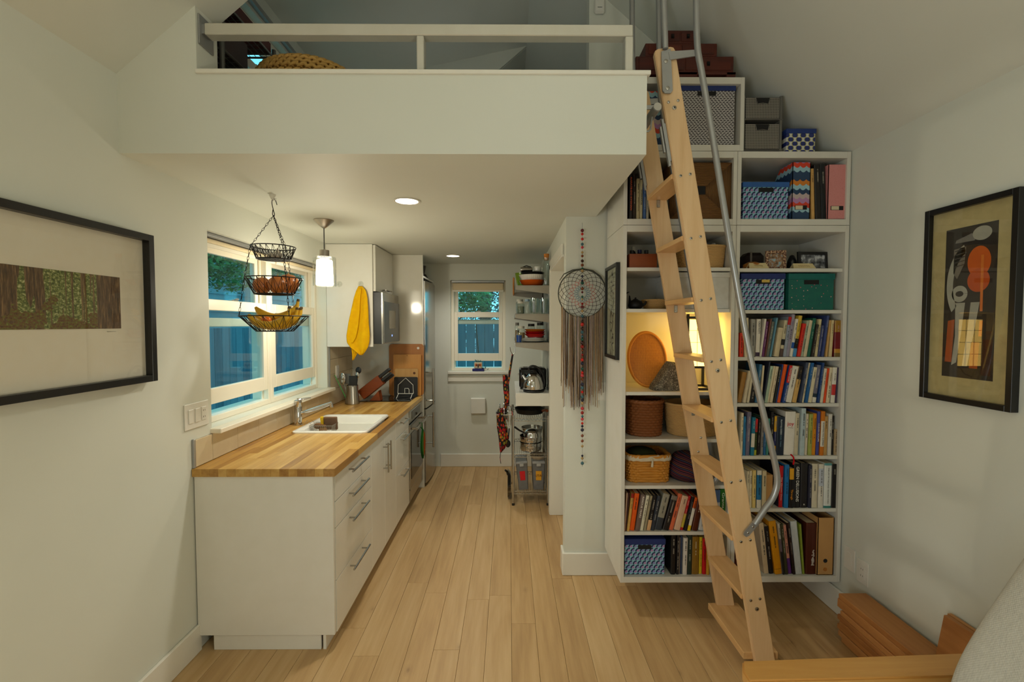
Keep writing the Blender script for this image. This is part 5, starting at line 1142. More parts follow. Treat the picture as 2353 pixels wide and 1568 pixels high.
# ------------------------------------------------------------------ on top of the bookcase
m = M('punched_metal', (120, 116, 108), .5, .4); x, y, z = m.xyz(); g = .0085
fx, fz = ((x + y * 1.0 + 2.) / g).fract() - .5, ((z + 2.) / g).fract() - .5; m.set('Base Color', m.mix((fx.abs().max(fz.abs())).lt(.27), (142, 137, 128), (36, 34, 32))); MT['punched_metal'] = m.m
Ym = Y0 + .012; a, b = at(1705, 348, Y=Ym), at(1799, 219, Y=Ym); z = 2.513; t = thing('mesh_drawers', ((a.x + b.x) / 2, Ym + .15, z), 'grey metal rack with two punched metal drawers on top of the bookcase', 'drawer rack')
hz = b.z - a.z; x0, x1 = a.x, b.x
for x_ in (x0, x1 - .013):
    for y_ in (Ym, Ym + .29): boxobj('post', (x_, y_, z), (x_ + .013, y_ + .010, z + hz), 'grey_metal', t)
for zz in (.006, hz * .57):
    q = B(); q.box((x0 + .013, Ym + .002, z + zz), (x1 - .013, Ym + .298, z + zz + .006)); q.box((x0 - .003, Ym - .002, z + zz + .001), (x1 + .003, Ym + .0, z + zz + .005)); obj('runner', q, 'grey_metal', t)
for z0, z1 in ((z + .016, z + hz * .50), (z + hz * .60, z + hz * .97)):
    q = B(); q.box((x0 + .016, Ym + .001, z0), (x1 - .016, Ym + .005, z1)); q.box((x0 + .016, Ym + .005, z0), (x0 + .019, Ym + .285, z1)); q.box((x1 - .019, Ym + .005, z0), (x1 - .016, Ym + .285, z1)); q.box((x0 + .019, Ym + .005, z0), (x1 - .019, Ym + .285, z0 + .003)); q.box((x0 + .019, Ym + .282, z0), (x1 - .019, Ym + .285, z1)); d = obj('drawer', q, 'punched_metal', t)
    c = (x0 + x1) / 2; zc = z1 - .002; q = B(); q.prism([(c - .036, Ym - .0005, zc), (c - .028, Ym - .0005, zc - .030), (c + .028, Ym - .0005, zc - .030), (c + .036, Ym - .0005, zc)], (0, .0012, 0)); obj('hand_hole', q, 'dark_gap', d)
    q = B(); q.tube([(c - .038, Ym - .001, zc), (c - .029, Ym - .001, zc - .031), (c, Ym - .001, zc - .027), (c + .029, Ym - .001, zc - .031), (c + .038, Ym - .001, zc)], .0016, 5); obj('hole_rim', q, 'grey_metal', d)
# stepped chest
Yc = Y0 + .03; t = thing('stepped_chest', at(1575, 178, Y=Yc), 'dark reddish stepped chest of tiny drawers on the topmost unit', 'chest'); z = 2.896
tiers = ((1459, 1690, 178, 165), (1461, 1686, 168, 130), (1483, 1648, 130, 100), (1522, 1604, 100, 70))
zb = z
for i, (x0, x1, yb, yt) in enumerate(tiers):
    a, b = at(x0, yb, Y=Yc), at(x1, yt, Y=Yc); top = b.z if i else z + .04
    if i == 0:
        q = B(); 
        for u0, u1 in ((0, .09), (.40, .62), (.91, 1)): q.box((a.x + (b.x - a.x) * u0, Yc - .004, z), (a.x + (b.x - a.x) * u1, Yc + .18, top), .002)
        q.box((a.x, Yc - .004, top - .014), (b.x, Yc + .18, top), .001); obj('plinth', q, 'dark_chest', t)
    else:
        boxobj('tier', (a.x, Yc, zb + .0005), (b.x, Yc + .175, top), 'dark_chest', t, bev=.002)
        n = 2; c0, c1 = a.x + .012, b.x - .012; w = (c1 - c0) / n
        for k in range(n):
            d = boxobj('drawer', (c0 + w * k + .004, Yc - .004, zb + .010), (c0 + w * (k + 1) - .004, Yc + .004, top - .010), 'dark_chest', t, bev=.002)
            q = B(); cc = c0 + w * (k + .5); zc = (zb + top) / 2; q.box((cc - .008, Yc - .007, zc - .010), (cc + .008, Yc - .004, zc + .012)); q.tube([(cc - .006, Yc - .008, zc), (cc, Yc - .012, zc - .012), (cc + .006, Yc - .008, zc)], .0016, 5); obj('pull', q, 'black_iron', d)
    zb = top

# ================================================================== LADDER
LA = Vector((1.174, 0, 0)); LT = Vector((.668, 0, 2.79)); LD = (LT - LA).normalized(); LN = Vector((LD.z, 0, -LD.x))
YN, YFA, SW, ST = 2.0, 2.365, .090, .026
def lp(z, off=0, y=0): return LA + LD * (z / LD.z) + LN * off + Vector((0, y, 0))
t = thing('loft_ladder', (1.17, 2.2, 0), 'pale maple ladder with steel handrails leaning on the loft', 'ladder')
for y in (YN, YFA):
    q = B(); h = SW / 2; r = .018
    a0 = lp(0, -h, y); a0 -= LD * (a0.z / LD.z); b0 = lp(0, h, y); b0 -= LD * (b0.z / LD.z)
    top = LT + Vector((0, y, 0))
    pts = [a0, b0, top + LN * h - LD * r, top + LN * (h - r * .3) - LD * r * .3, top + LN * (h - r), top - LN * (h - r), top - LN * (h - r * .3) - LD * r * .3, top - LN * h - LD * r]
    q.prism(pts, (0, ST, 0)); es = [e for e in q.b.edges if abs((e.verts[0].co - e.verts[1].co).normalized().y) < .1]; bmesh.ops.bevel(q.b, geom=es, offset=.003, segments=2, affect='EDGES')
    obj('stile', q, 'maple', t, smooth=30)
TZ = [.10 + .27 * k for k in range(9)]
for k, z in enumerate(TZ):
    c = lp(z); w = .052 if k else .075; th = .022 if k else .034
    q = B(); q.box((c.x - w - (.01 if not k else 0), YN + ST - .006, z - th), (c.x + w, YFA + .006 if k else YFA + ST, z), .003, 2); obj('tread', q, 'maple_tread', t)
def disc(q, p, r, d=.004, ax='y'):
    p = Vector(p); q.tube([p + Vector((0, .001, 0)), p - Vector((0, d * .6, 0)), p - Vector((0, d, 0))], [r, r, r * .6], 12)
for k, z in enumerate(TZ[1:]):
    for s in (-.021, .021):
        q = B(); p = lp(z - .012, s, YN); disc(q, p, .0062); b_ = obj('bolt', q, 'steel', t, smooth=40)
        q = B(); disc(q, p - Vector((0, .0035, 0)), .0022, .001); obj('socket', q, 'dark_gap', b_)
for z, s in ((TZ[1] - .055, 0), (TZ[5] - .055, 0), (2.535, 0)):
    q = B(); disc(q, lp(z, s, YN), .0088, .005); b_ = obj('bolt', q, 'steel', t, smooth=40)
    q = B(); disc(q, lp(z, s, YN - .0045), .0035, .001); obj('socket', q, 'dark_gap', b_)
for s in (-.021, .021):
    q = B(); disc(q, lp(2.562, s, YN), .0062); obj('bolt', q, 'steel', t, smooth=40)
for z, s in ((1.0, .015), (.93, -.01)): q = B(); disc(q, lp(z, s, YFA), .0062); obj('bolt', q, 'steel', t, smooth=40)
for k in (8, 6, 4):
    q = B(); c = lp(TZ[k] - .024, 0, YFA); q.box((c.x - .009, YFA - .004, TZ[k] - .06), (c.x + .009, YFA, TZ[k] - .022), .003); q.cyl((c.x, YFA - .004, TZ[k] - .05), (c.x, YFA - .007, TZ[k] - .05), .004, 8); obj('angle_bracket', q, 'steel', t)
YH = 1.985
def smooth_path(P, n=6):
    P = [Vector(p) for p in P]; out = []
    for i in range(len(P) - 1):
        a, b, c, d = P[max(i - 1, 0)], P[i], P[i + 1], P[min(i + 2, len(P) - 1)]
        for k in range(n):
            u = k / n; out.append(.5 * ((2 * b) + (c - a) * u + (2 * a - 5 * b + 4 * c - d) * u * u + (3 * b - a - 3 * c + d) * u ** 3))
    return out + [P[-1]]
hp = [at(*p, Y=YH) for p in ((1597, -260), (1599, -90), (1600, 20), (1603, 110), (1613, 170), (1640, 330), (1678, 565), (1718, 790), (1748, 925), (1774, 1035), (1786, 1100), (1778, 1140), (1756, 1172), (1735, 1205))]
vp = [at(*p, Y=YH) for p in ((1524, -260), (1525, 0), (1527, 60), (1529, 112))]
for dy in (0, .418):
    d = Vector((-.02 if dy else 0, dy, 0)); hr = None
    q = B(); q.tube([p + d for p in smooth_path(hp)], .0135, 14); hr = obj('handrail', q, 'galvanised', t, smooth=50)
    q = B(); q.tube([p + d for p in vp], [.0135, .0135, .0135, .012], 14); obj('grab_post', q, 'galvanised', t, smooth=50)
    e = at(1735, 1205, Y=YH) + d; f_ = at(1716, 1228, Y=YH) + d; q = B(); dd = (f_ - e).normalized(); nn = Vector((-dd.z, 0, dd.x)) * .0135
    q.prism([e - dd * .02 + nn, e - dd * .02 - nn, f_ - nn, f_ + dd * .012 - nn * .5, f_ + dd * .012 + nn * .5, f_ + nn], (0, .006, 0)); pl_ = obj('foot_plate', q, 'galvanised', hr)
    for k in (.25, .85): q = B(); disc(q, e.lerp(f_, k) - Vector((0, .0005, 0)), .0045, .003); obj('bolt', q, 'steel', hr)
    q = B(); a_, b_ = at(1522, 112, Y=YH) + d, at(1542, 212, Y=YH) + d; m_ = [(1520, 118), (1541, 112), (1546, 208), (1541, 214), (1528, 214), (1523, 208)]
    q.prism([at(*p, Y=YH + .004) + d for p in m_], (0, .007, 0)); bp = obj('top_plate', q, 'galvanised', t)
    q = B(); q.prism([at(*p, Y=YH + .002) + d for p in ((1536, 118), (1600, 114), (1600, 128), (1540, 137))], (0, .006, 0)); obj('cross_strut', q, 'galvanised', bp)
    for yy in (141, 203): q = B(); disc(q, at(1530 if yy < 150 else 1534, yy, Y=YH + .004) + d, .0085, .004); b2 = obj('bolt', q, 'steel', bp, smooth=40)
    q = B()
    for o_, w_, l0, l1 in ((-.060, .009, 2.30, 2.50), (-.072, .007, 2.36, 2.47), (-.051, .005, 2.32, 2.48)): q.prism([lp(l0, o_, YN + min(dy, .355) + .006), lp(l0, o_ + w_, YN + min(dy, .355) + .006), lp(l1, o_ + w_, YN + min(dy, .355) + .006), lp(l1, o_, YN + min(dy, .355) + .006)], (0, .014, 0))
    obj('slide_arm', q, 'galvanised', t)
# the bar it hangs on
p = at(1507, 251, Y=1.92); t = thing('ladder_hook_bar', (p.x, 2.1, p.z), 'round steel bar on brackets that the ladder hangs from', 'bar')
q = B(); q.cyl((p.x, 1.90, p.z), (p.x, 2.40, p.z), .0175, 18); obj('bar', q, 'galvanised', t, smooth=40)
q = B(); q.cyl((p.x, 1.896, p.z), (p.x, 1.9, p.z), .016, 18); obj('end_cap', q, 'steel', t, smooth=40)
for y in (1.93, 2.36):
    q = B(); q.box((XE0 + .0005, y, p.z + .004), (p.x, y + .006, p.z + .022), .001); q.box((XE0 + .0005, y - .02, p.z - .09), (XE0 + .006, y + .03, p.z + .05), .001); obj('bracket', q, 'galvanised', t)
    q = B(); q.tube([(XE0 + .004, y + .02, p.z - .078), (p.x - .02, y + .02, p.z - .078), (p.x - .012, y + .02, p.z - .07), (p.x - .006, y + .02, p.z - .018)], .004, 8); obj('safety_hook', q, 'galvanised', t, smooth=40)

# ================================================================== LOFT
Yr = 1.835; t = thing('loft_railing', (0, Yr, LOFT + .016), 'low pale metal railing along the loft edge', 'railing')
a, b = at(498, 52, Y=Yr), at(1455, 52, Y=Yr); zt = a.z; zb = LOFT + .0165
q = B(); q.box((-1.195, Yr, zt - .044), (b.x, Yr + .048, zt), .003); obj('top_rail', q, 'rail_paint', t)
for x0, x1 in ((957, 974), (1437, 1455)): boxobj('post', (at(x0, 120, Y=Yr).x, Yr, zb), (at(x1, 120, Y=Yr).x, Yr + .048, zt - .045), 'rail_paint', t, bev=.003)
q = B(); q.box((XH + .0005, Yr - .012, zt - .085), (XH + .007, Yr + .075, zt + .03), .001); q.box((XH + .007, Yr + .002, zt - .04), (-1.195, Yr + .046, zt - .004)); obj('wall_flange', q, 'galvanised', t)
# woven pouf
p = at(720, 175, Y=2.42); t = thing('woven_pouf', (p.x, 2.42, LOFT), 'round braided straw pouf on the loft floor', 'pouf'); Rp = .285; hp_ = .33; zl_ = LOFT - .009
plain('braid', (212, 166, 88), .7)
prof = [(.80, .0), (.97, .09), (1.0, .17), (.97, .23), (.86, .280), (.70, .308), (.48, .326), (.24, .335)]
q = B(); q.lathe((p.x, 2.42, zl_), [(0, .002)] + [(r * Rp * .97, z * .99 + .002) for r, z in prof] + [(0, .330)], 40); obj('core', q, 'braid', t, smooth=60)
for i in range(len(prof) * 2 - 1):
    k = i / 2; r0, z0 = prof[int(k)]; r1, z1 = prof[min(int(k) + 1, len(prof) - 1)]; f = k - int(k); rr, zz = (r0 + (r1 - r0) * f) * Rp, z0 + (z1 - z0) * f
    n = max(int(2 * math.pi * rr / .035), 8); q = B()
    for j in range(n):
        for s in (0, 1):
            a0 = 2 * math.pi * (j + s * .5) / n; P = []
            for u in (-.6, -.2, .2, .6):
                aa = a0 + u * 2 * math.pi / n; rad = rr + .004 * math.cos(u * 2.4) + (.002 if s else 0); P.append((p.x + rad * math.cos(aa), 2.42 + rad * math.sin(aa), zl_ + zz + .020 * u * (1 if s else -1) + .004))
            q.tube(P, [.002, .0085, .0085, .002], 6)
    obj('braid_ring', q, 'braid', t, smooth=60, kind='stuff')
# metal rack by the loft window
t = thing('metal_rack', (-1.38, 2.32, LOFT), 'dark metal rack with mesh shelves beside the loft window', 'rack'); xs, ys = (-1.475, -1.29), (2.10, 2.56); zt = 3.10
for x_ in xs:
    for y_ in ys: q = B(); q.cyl((x_, y_, LOFT - .009), (x_, y_, zt), .011, 12); obj('post', q, 'grey_metal', t, smooth=40)
for zz in (2.64, 2.84, 3.06):
    q = B(); q.tube([(xs[0], ys[0], zz), (xs[1], ys[0], zz), (xs[1], ys[1], zz), (xs[0], ys[1], zz)], .006, 6, closed=True)
    for k in range(1, 12): q.cyl((xs[0], ys[0] + (ys[1] - ys[0]) * k / 12, zz), (xs[1], ys[0] + (ys[1] - ys[0]) * k / 12, zz), .0016, 5)
    for k in range(1, 6): q.cyl((xs[0] + (xs[1] - xs[0]) * k / 6, ys[0], zz), (xs[0] + (xs[1] - xs[0]) * k / 6, ys[1], zz), .0016, 5)
    obj('mesh_shelf', q, 'grey_metal', t)
q = B()
for k in range(13):
    for (xa_, za_), (xb_, zb_) in (((xs[0], 2.64 + .2 * k / 12), (xs[1], 2.64 + .2 * k / 12)), ((xs[0] + (xs[1] - xs[0]) * k / 12, 2.64), (xs[0] + (xs[1] - xs[0]) * k / 12, 2.84))): q.cyl((xa_, ys[1], za_), (xb_, ys[1], zb_), .0022, 5)
obj('end_mesh', q, 'grey_metal', t)
boxobj('red_box', (-1.47, 2.12, 3.068), (-1.30, 2.55, 3.13), 'matt_plastic', color=(84, 20, 18), label='dark red flat box on top of the loft rack', cat='box')
boxobj('dark_bin', (-1.465, 2.13, 2.85), (-1.305, 2.34, 3.0), 'matt_plastic', color=(58, 40, 36), bev=.01, label='dark brown bin on the middle shelf of the loft rack', cat='bin')
q = B(); q.ball((-1.38, 2.44, 2.885), 1, 14, 8, (.07, .08, .034)); obj('mustard_cloth', q, 'cloth', smooth=60, color=(172, 116, 22), label='mustard cloth bundled on the loft rack', cat='cloth')

# ================================================================== PICTURES
def framed(name, label, P, u0, u1, z0, z1, fw, fd, art, artmat, matcol, slim=.004):
    """P(u, d, z): u along the wall, d out from it"""
    t = thing(name, P((u0 + u1) / 2, 0, z0), label, 'picture')
    for r in ((u0, u0 + fw, z0, z1), (u1 - fw, u1, z0, z1), (u0 + fw, u1 - fw, z0, z0 + fw), (u0 + fw, u1 - fw, z1 - fw, z1)):
        q = B(); q.box(P(r[0], .001, r[2]), P(r[1], fd, r[3]), .0012); obj('frame_bar', q, 'black_frame', t)
    q = B(); q.box(P(u0 + fw, .002, z0 + fw), P(u1 - fw, fd * .35, z1 - fw)); obj('mount', q, 'flat_ink', t, color=matcol)
    q = B(); q.box(P(art[0], fd * .35, art[2]), P(art[1], fd * .35 + .0015, art[3])); ar = obj('print', q, artmat, t)
    q = B(); q.box(P(u0 + fw, fd * .6, z0 + fw), P(u1 - fw, fd * .6 + .002, z1 - fw)); obj('glazing', q, 'picture_glass', t)
    return t, ar
# forest photograph: origin at the picture's foot, y along the wall
m = M('forest_photo', (80, 70, 40), .6); x, y, z = m.xyz()
fol = m.noise(m.vec(0., y * 95, z * 120), 1., 6., .75); trunk = m.noise(m.vec(3., y * 13, z * .9), 1., 3., .6); bark = m.noise(m.vec(0., y * 150, z * 16), 1., 4., .65); big = m.noise(m.vec(9., y * 4.6, z * .35), 1., 1.)
green = m.ramp(fol, [(.34, (30, 38, 12)), (.46, (88, 104, 38)), (.54, (140, 148, 76)), (.63, (222, 222, 176))])
brown = m.ramp(bark, [(.3, (36, 24, 14)), (.5, (92, 64, 38)), (.66, (150, 116, 76))])
fern = m.ramp(m.noise(m.vec(5., y * 110, z * 150), 1., 5., .7), [(.34, (40, 26, 10)), (.48, (118, 74, 26)), (.58, (96, 112, 30)), (.68, (160, 160, 60))])
thin = m.noise(m.vec(7., y * 44, z * .8), 1., 2.); c = m.mix(thin.gt(.56), green, m.ramp(bark, [(.3, (58, 40, 22)), (.5, (112, 84, 50)), (.66, (160, 130, 86))])); c = m.mix(trunk.gt(.56), c, brown); c = m.mix(((.31 - z) * 9. + (m.noise(m.vec(2., y * 16, z * 20), 1., 2.) - .5) * 2.6).gt(.35), c, fern); c = m.mix(big.gt(.60), c, brown); c = m.mix(y.gt(.268), c, brown)
m.set('Base Color', c); MT['forest_photo'] = m.m
PLW = lambda u, d, z: Vector((XL + d, u, z))
t, ar = framed('framed_photograph', 'wide black-framed photograph of a redwood forest', PLW, .90, 1.92, 1.362, 1.968, .026, .045, (.99, 1.778, 1.583, 1.780), 'forest_photo', (246, 238, 224))
q = B(); n = 18; q.tube([PLW(1.715 + .04 * k / n, .0165, 1.572 + .003 * math.sin(k * 2.3) * (1 - k / n)) for k in range(n + 1)], .0005, 4); obj('signature', q, 'flat_ink', t, color=(120, 110, 96))
# dark print with pale and orange forms
plain('print_dark', (38, 32, 32), .5)
PRW = lambda u, d, z: Vector((XR - d, u, z))
t, ar = framed('framed_print', 'tall black-framed print of orange and pale shapes on dark ground', PRW, 1.603, 1.968, 1.283, 2.083, .022, .030, (1.685, 1.885, 1.385, 1.985), 'print_dark', (192, 178, 130))
def art(pts, color, nm, d=.0125):
    q = B(); q.prism([PRW(1.885 - .2 * u, d, 1.985 - .6 * v) for u, v in pts], (-.0004, 0, 0)); obj(nm, q, 'flat_ink', t, color=color)
def ell(cu, cv, ru, rv, n=28, a0=0, a1=360): return [(cu + ru * math.cos(R(a0 + (a1 - a0) * k / (n - 1))), cv + rv * math.sin(R(a0 + (a1 - a0) * k / (n - 1)))) for k in range(n)]
def arcband(cu, cv, ru, rv, w, a0, a1, n=24): return ell(cu, cv, ru, rv, n, a0, a1) + ell(cu, cv, ru - w, rv - w * .45, n, a0, a1)[::-1]
PALE, LG = (172, 172, 162), (128, 126, 124); OC = (206, 92, 22)
art([(.52 + .22 * math.cos(R(a)) * (1 + .0) + .16, .24 + .10 * math.sin(R(a))) for a in range(0, 360, 12)], OC, 'orange_form'); art([(.68 + .21 * math.cos(R(a)), .36 + .075 * math.sin(R(a))) for a in range(0, 360, 12)], (196, 82, 20), 'orange_form', .0128)
art([(.72, .20), (.77, .20), (.78, .56), (.73, .56)], (222, 124, 44), 'stem_form', .0131); art([(.73, .62), (.79, .62), (.78, .72), (.72, .72)], OC, 'rust_bar')
art(arcband(.55, .38, .50, .28, .13, 140, 250), PALE, 'pale_band'); art(ell(.72, .06, .18, .045), PALE, 'pale_oval', .0127); art([(.20, .10), (.58, .10), (.62, .07), (.52, .05), (.22, .08)], LG, 'pale_bar')
art([(.18, .14), (.42, .13), (.40, .24), (.26, .34), (.18, .30)], (120, 114, 106), 'grey_panel')
for k in range(5): art([(.20, .150 + k * .026), (.40, .140 + k * .026), (.40, .145 + k * .026), (.20, .157 + k * .026)], (60, 56, 56), 'dark_stroke', .0129)
art(arcband(.32, .44, .16, .055, .08, 0, 358, 30), PALE, 'pale_ring'); art([(.24, .50), (.44, .50), (.38, .70), (.30, .90), (.20, .92), (.26, .72)], PALE, 'pale_limb'); art([(.55, .50), (.72, .50), (.62, .72), (.52, .92), (.42, .92), (.50, .70)], PALE, 'pale_limb')
art([(.10, .62), (.24, .61), (.20, .90), (.06, .90)], (176, 84, 34), 'rust_bar'); art([(.58, .76), (.74, .76), (.72, .93), (.56, .93)], (170, 82, 34), 'rust_bar'); art([(.80, .74), (.98, .74), (.96, .97), (.78, .97)], (60, 28, 16), 'brown_panel', .0122)
# small picture on the bookcase's side
PBS = lambda u, d, z: Vector((BX0 - d, u, z))
m = M('ink_vine', (190, 190, 170), .7); x, y, z = m.xyz(); v = m.voro(m.vec(x, y * 26, z * 22), 1., 'DISTANCE_TO_EDGE'); band = (y + m.noise(m.vec(0., 0., z * 7), 1., 2.) * .10 - .05).abs().lt(.045)
m.set('Base Color', m.mix(v.lt(.07) * band, (176, 178, 156), (30, 30, 26))); MT['ink_vine'] = m.m
framed('framed_drawing', 'narrow black-framed ink drawing on the side of the bookcase', PBS, 2.492, 2.785, 1.402, 1.938, .018, .022, (2.512, 2.765, 1.422, 1.918), 'ink_vine', (190, 190, 170))

# ================================================================== DREAMCATCHER
Yd = YW - .03; dc = at(1338, 675, Y=Yd); rd = at(1393, 675, Y=Yd).x - dc.x
t = thing('dreamcatcher', (dc.x, Yd, at(1338, 1075, Y=Yd).z), 'round dreamcatcher with a bead string and long fringe on the partition', 'dreamcatcher')
def ring_pts(r, n=48, ph=0.): return [Vector((dc.x + r * math.cos(2 * math.pi * (k + ph) / n), Yd, dc.z + r * math.sin(2 * math.pi * (k + ph) / n))) for k in range(n)]
q = B(); q.tube(ring_pts(rd), .0035, 8, closed=True); obj('hoop', q, 'bark', t, smooth=60)
q = B(); q.tube([at(x, y, Y=Yd - .006) for x, y in ((1286, 645), (1296, 630), (1316, 621), (1340, 618), (1362, 622), (1380, 635), (1391, 655), (1393, 664))], [.002, .003, .004, .004, .0035, .003, .003, .002], 8); obj('driftwood', q, 'bark', t, smooth=60)
N_ = 18; radii = [rd * .985 * (1 - k * .105) for k in range(9)]
for nm, ks, c in (('outer_web', range(0, 4), (52, 40, 30)), ('red_web', range(4, 6), (190, 90, 80)), ('blue_web', range(6, 8), (110, 150, 166))):
    q = B()
    for k in ks:
        for j in range(N_):
            p0 = ring_pts(radii[k], N_, k * .5)[j]
            for dj in (.5, -.5): p1 = ring_pts(radii[k + 1], N_, k * .5 + dj)[j]; q.cyl(p0, p1, .0013, 5)
    obj(nm, q, 'cloth', t, color=c)
rn = random.Random(11)
for c, cnt in (((72, 54, 40), 18), ((146, 120, 90), 34), ((178, 154, 126), 30), ((168, 152, 150), 24)):
    q = B()
    for k in range(cnt):
        px = rn.uniform(1290, 1387); a = math.acos(max(-1, min(1, (px - 1338) / 55))); y0 = 675 + 55 * math.sin(a) - 1; y1 = rn.uniform(878, 948) - abs(px - 1338) * .25 - (20 if px > 1375 else 0); dy = rn.uniform(-.008, .006); dx = rn.uniform(-3, 3)
        q.tube([at(px, y0, Y=Yd + dy), at(px + dx * .4 + rn.uniform(-1, 1), (y0 + y1) / 2, Y=Yd + dy), at(px + dx, y1, Y=Yd + dy)], .0021, 5)
    obj('fringe', q, 'cloth', t, color=c, kind='stuff')
q = B(); q.cyl(at(1338, 512, Y=Yd), at(1338, 1073, Y=Yd - .012), .0008, 5); obj('cord', q, 'black_plastic', t)
y = 530; bc = [(150, 30, 24), (96, 24, 30), (196, 40, 30), (34, 82, 68), (120, 60, 28), (40, 40, 60), (170, 140, 90), (196, 60, 66), (60, 36, 30), (60, 100, 110)]
while y < 1075:
    if not 1044 > y > 1036 or True:
        r = rn.uniform(2.6, 4.3); p = at(1338, y, Y=Yd - .012); q = B(); q.ball(p, r / F * Yd, 10, 7); obj('bead', q, 'glazed', t, smooth=60, color=rn.choice(bc)); y += r * 2 + rn.choice((.2, .5, 2, 5))
    if 1030 < y < 1044: y = 1048

# ================================================================== HANGING BASKETS
HX, HY = -1.2175, 2.376
t = thing('fruit_hanger', (HX, HY, 1.56), 'black wire hanging basket with three tiers under the loft', 'hanging basket')
zc = lambda py: H + (745 - py) / F * HY
q = B(); q.lathe((HX, HY, SOF), [(.017, 0), (.017, -.004), (.006, -.026), (0, -.026)], 16); q.tube([(HX, HY, SOF - .024), (HX + .004, HY, SOF - .03), (HX + .014, HY, SOF - .028), (HX + .017, HY, SOF - .02)], .003, 6); obj('ceiling_hook', q, 'plastic_white', t, smooth=40)
q = B(); q.tube(smooth_path([(HX + .022, HY, zc(475)), (HX + .014, HY, zc(464)), (HX + .002, HY, zc(461.5)), (HX - .004, HY, zc(470)), (HX + .002, HY, zc(485)), (HX + .008, HY, zc(496)), (HX + .004, HY, zc(501)), (HX - .002, HY, zc(495)), (HX + .002, HY, zc(483))]), .0019, 6); obj('s_hook', q, 'black_iron', t, smooth=40)
tiers = ((570, 598, .105, .080), (641, 677, .135, .094), (727, 761, .163, .088))
ANG = [R(a) for a in (200, 320, 80)]
def chain(nm, p0, p1, n):
    q = B(); p0, p1 = Vector(p0), Vector(p1); d = (p1 - p0) / n; u = d.normalized(); a_ = u.orthogonal().normalized(); b_ = u.cross(a_)
    for k in range(n):
        c = p0 + d * (k + .5); s = a_ if k % 2 else b_; L = d.length * .66
        q.tube([c + u * L * math.cos(x) + s * .0042 * math.sin(x) for x in (0, .8, 1.57, 2.34, 3.14, 3.94, 4.71, 5.5)], .0012, 4, closed=True)
    return obj(nm, q, 'black_iron', t)
prev = None
for i, (yr, yb, r, r2) in enumerate(tiers):
    zr_, zb_ = zc(yr), zc(yb); q = B(); n = 40
    q.tube([(HX + r * math.cos(2 * math.pi * k / n), HY + r * math.sin(2 * math.pi * k / n), zr_) for k in range(n)], .0028, 6, closed=True)
    q.tube([(HX + r2 * math.cos(2 * math.pi * k / n), HY + r2 * math.sin(2 * math.pi * k / n), zb_) for k in range(n)], .0024, 6, closed=True)
    m_ = 22
    for k in range(m_):
        for s in (.5, -.5, 1.5): a0, a1 = 2 * math.pi * k / m_, 2 * math.pi * (k + s) / m_; q.cyl((HX + r * math.cos(a0), HY + r * math.sin(a0), zr_), (HX + r2 * math.cos(a1), HY + r2 * math.sin(a1), zb_), .0012, 4)
    for k in range(-4, 5):
        hw = math.sqrt(max(r2 ** 2 - (k * r2 / 5) ** 2, 0)); q.cyl((HX + k * r2 / 5, HY - hw, zb_), (HX + k * r2 / 5, HY + hw, zb_), .0012, 4); q.cyl((HX - hw, HY + k * r2 / 5, zb_), (HX + hw, HY + k * r2 / 5, zb_), .0012, 4)
    obj('wire_tier', q, 'black_iron', t)
    for a in ANG:
        e = (HX + r * math.cos(a), HY + r * math.sin(a), zr_)
        s = (HX + .003, HY, zc(499)) if i == 0 else (HX + tiers[i - 1][2] * math.cos(a), HY + tiers[i - 1][2] * math.sin(a), zc(tiers[i - 1][0]))
        chain('chain', s, e, 12 if i == 0 else 9)
# fruit and onions
plain('onion_skin', (190, 112, 50), .3); plain('banana_skin', (214, 166, 28), .45); plain('garlic_skin', (206, 198, 186), .5)
def onion(label, x, y, z, r, tip):
    t = thing('onion', (x, y, z), label, 'onion', 'onions in the middle tier'); q = B(); q.lathe((x, y, z), [(0, 0), (r * .5, r * .06), (r * .9, r * .5), (r, r * .95), (r * .88, r * 1.4), (r * .52, r * 1.72), (r * .16, r * 1.82), (0, r * 1.83)], 22); obj('bulb', q, 'onion_skin', t, smooth=60)
    q = B(); q.tube([(x, y, z + r * 1.80), (x + .002, y, z + r * 2.0)], [r * .12, r * .04], 6); obj('neck', q, 'straw', t, smooth=60)
z2 = zc(677) + .003
onion('brown onion on the window side of the middle tier', HX - .052, HY - .020, z2, .045, 0); onion('brown onion in the front of the middle tier', HX + .040, HY - .045, z2, .047, 0); onion('large onion standing highest in the middle tier', HX + .045, HY + .058, z2 + .006, .055, 0)
z3 = zc(761) + .004
def banana(label, off, zc_, rot, r=1.):
    t = thing('banana', (HX, HY + off, z3 + zc_), label, 'banana', 'bananas in the lowest tier'); n = 12; P = []
    for k in range(n + 1):
        a = R(200 + 145 * k / n); P.append(Vector((HX + .125 * math.cos(a) * r + rot, HY + off + .015 * math.sin(a * 2), z3 + .102 + zc_ + .084 * math.sin(a))))
    P.append(P[-1] + Vector((.004, .0, .022))); q = B(); q.tube(P, [.006, .014, .0185, .0205, .0215, .022, .022, .022, .0215, .020, .017, .013, .009, .007], 8); obj('fruit', q, 'banana_skin', t, smooth=60)
    q = B(); q.cyl(P[-1], P[-1] + Vector((.002, 0, .012)), .0085, 8, .007); obj('stalk', q, 'matt_plastic', t, smooth=60, color=(84, 66, 30))
banana('front yellow banana lying in the lowest tier', -.066, .008, 0, .9); banana('second yellow banana lying in the lowest tier', -.022, .004, .004); banana('third yellow banana lying in the lowest tier', .022, .004, 0); banana('rear yellow banana lying in the lowest tier', .066, .010, -.002, .9); banana('top yellow banana lying across the others', 0, .048, .006, .95)
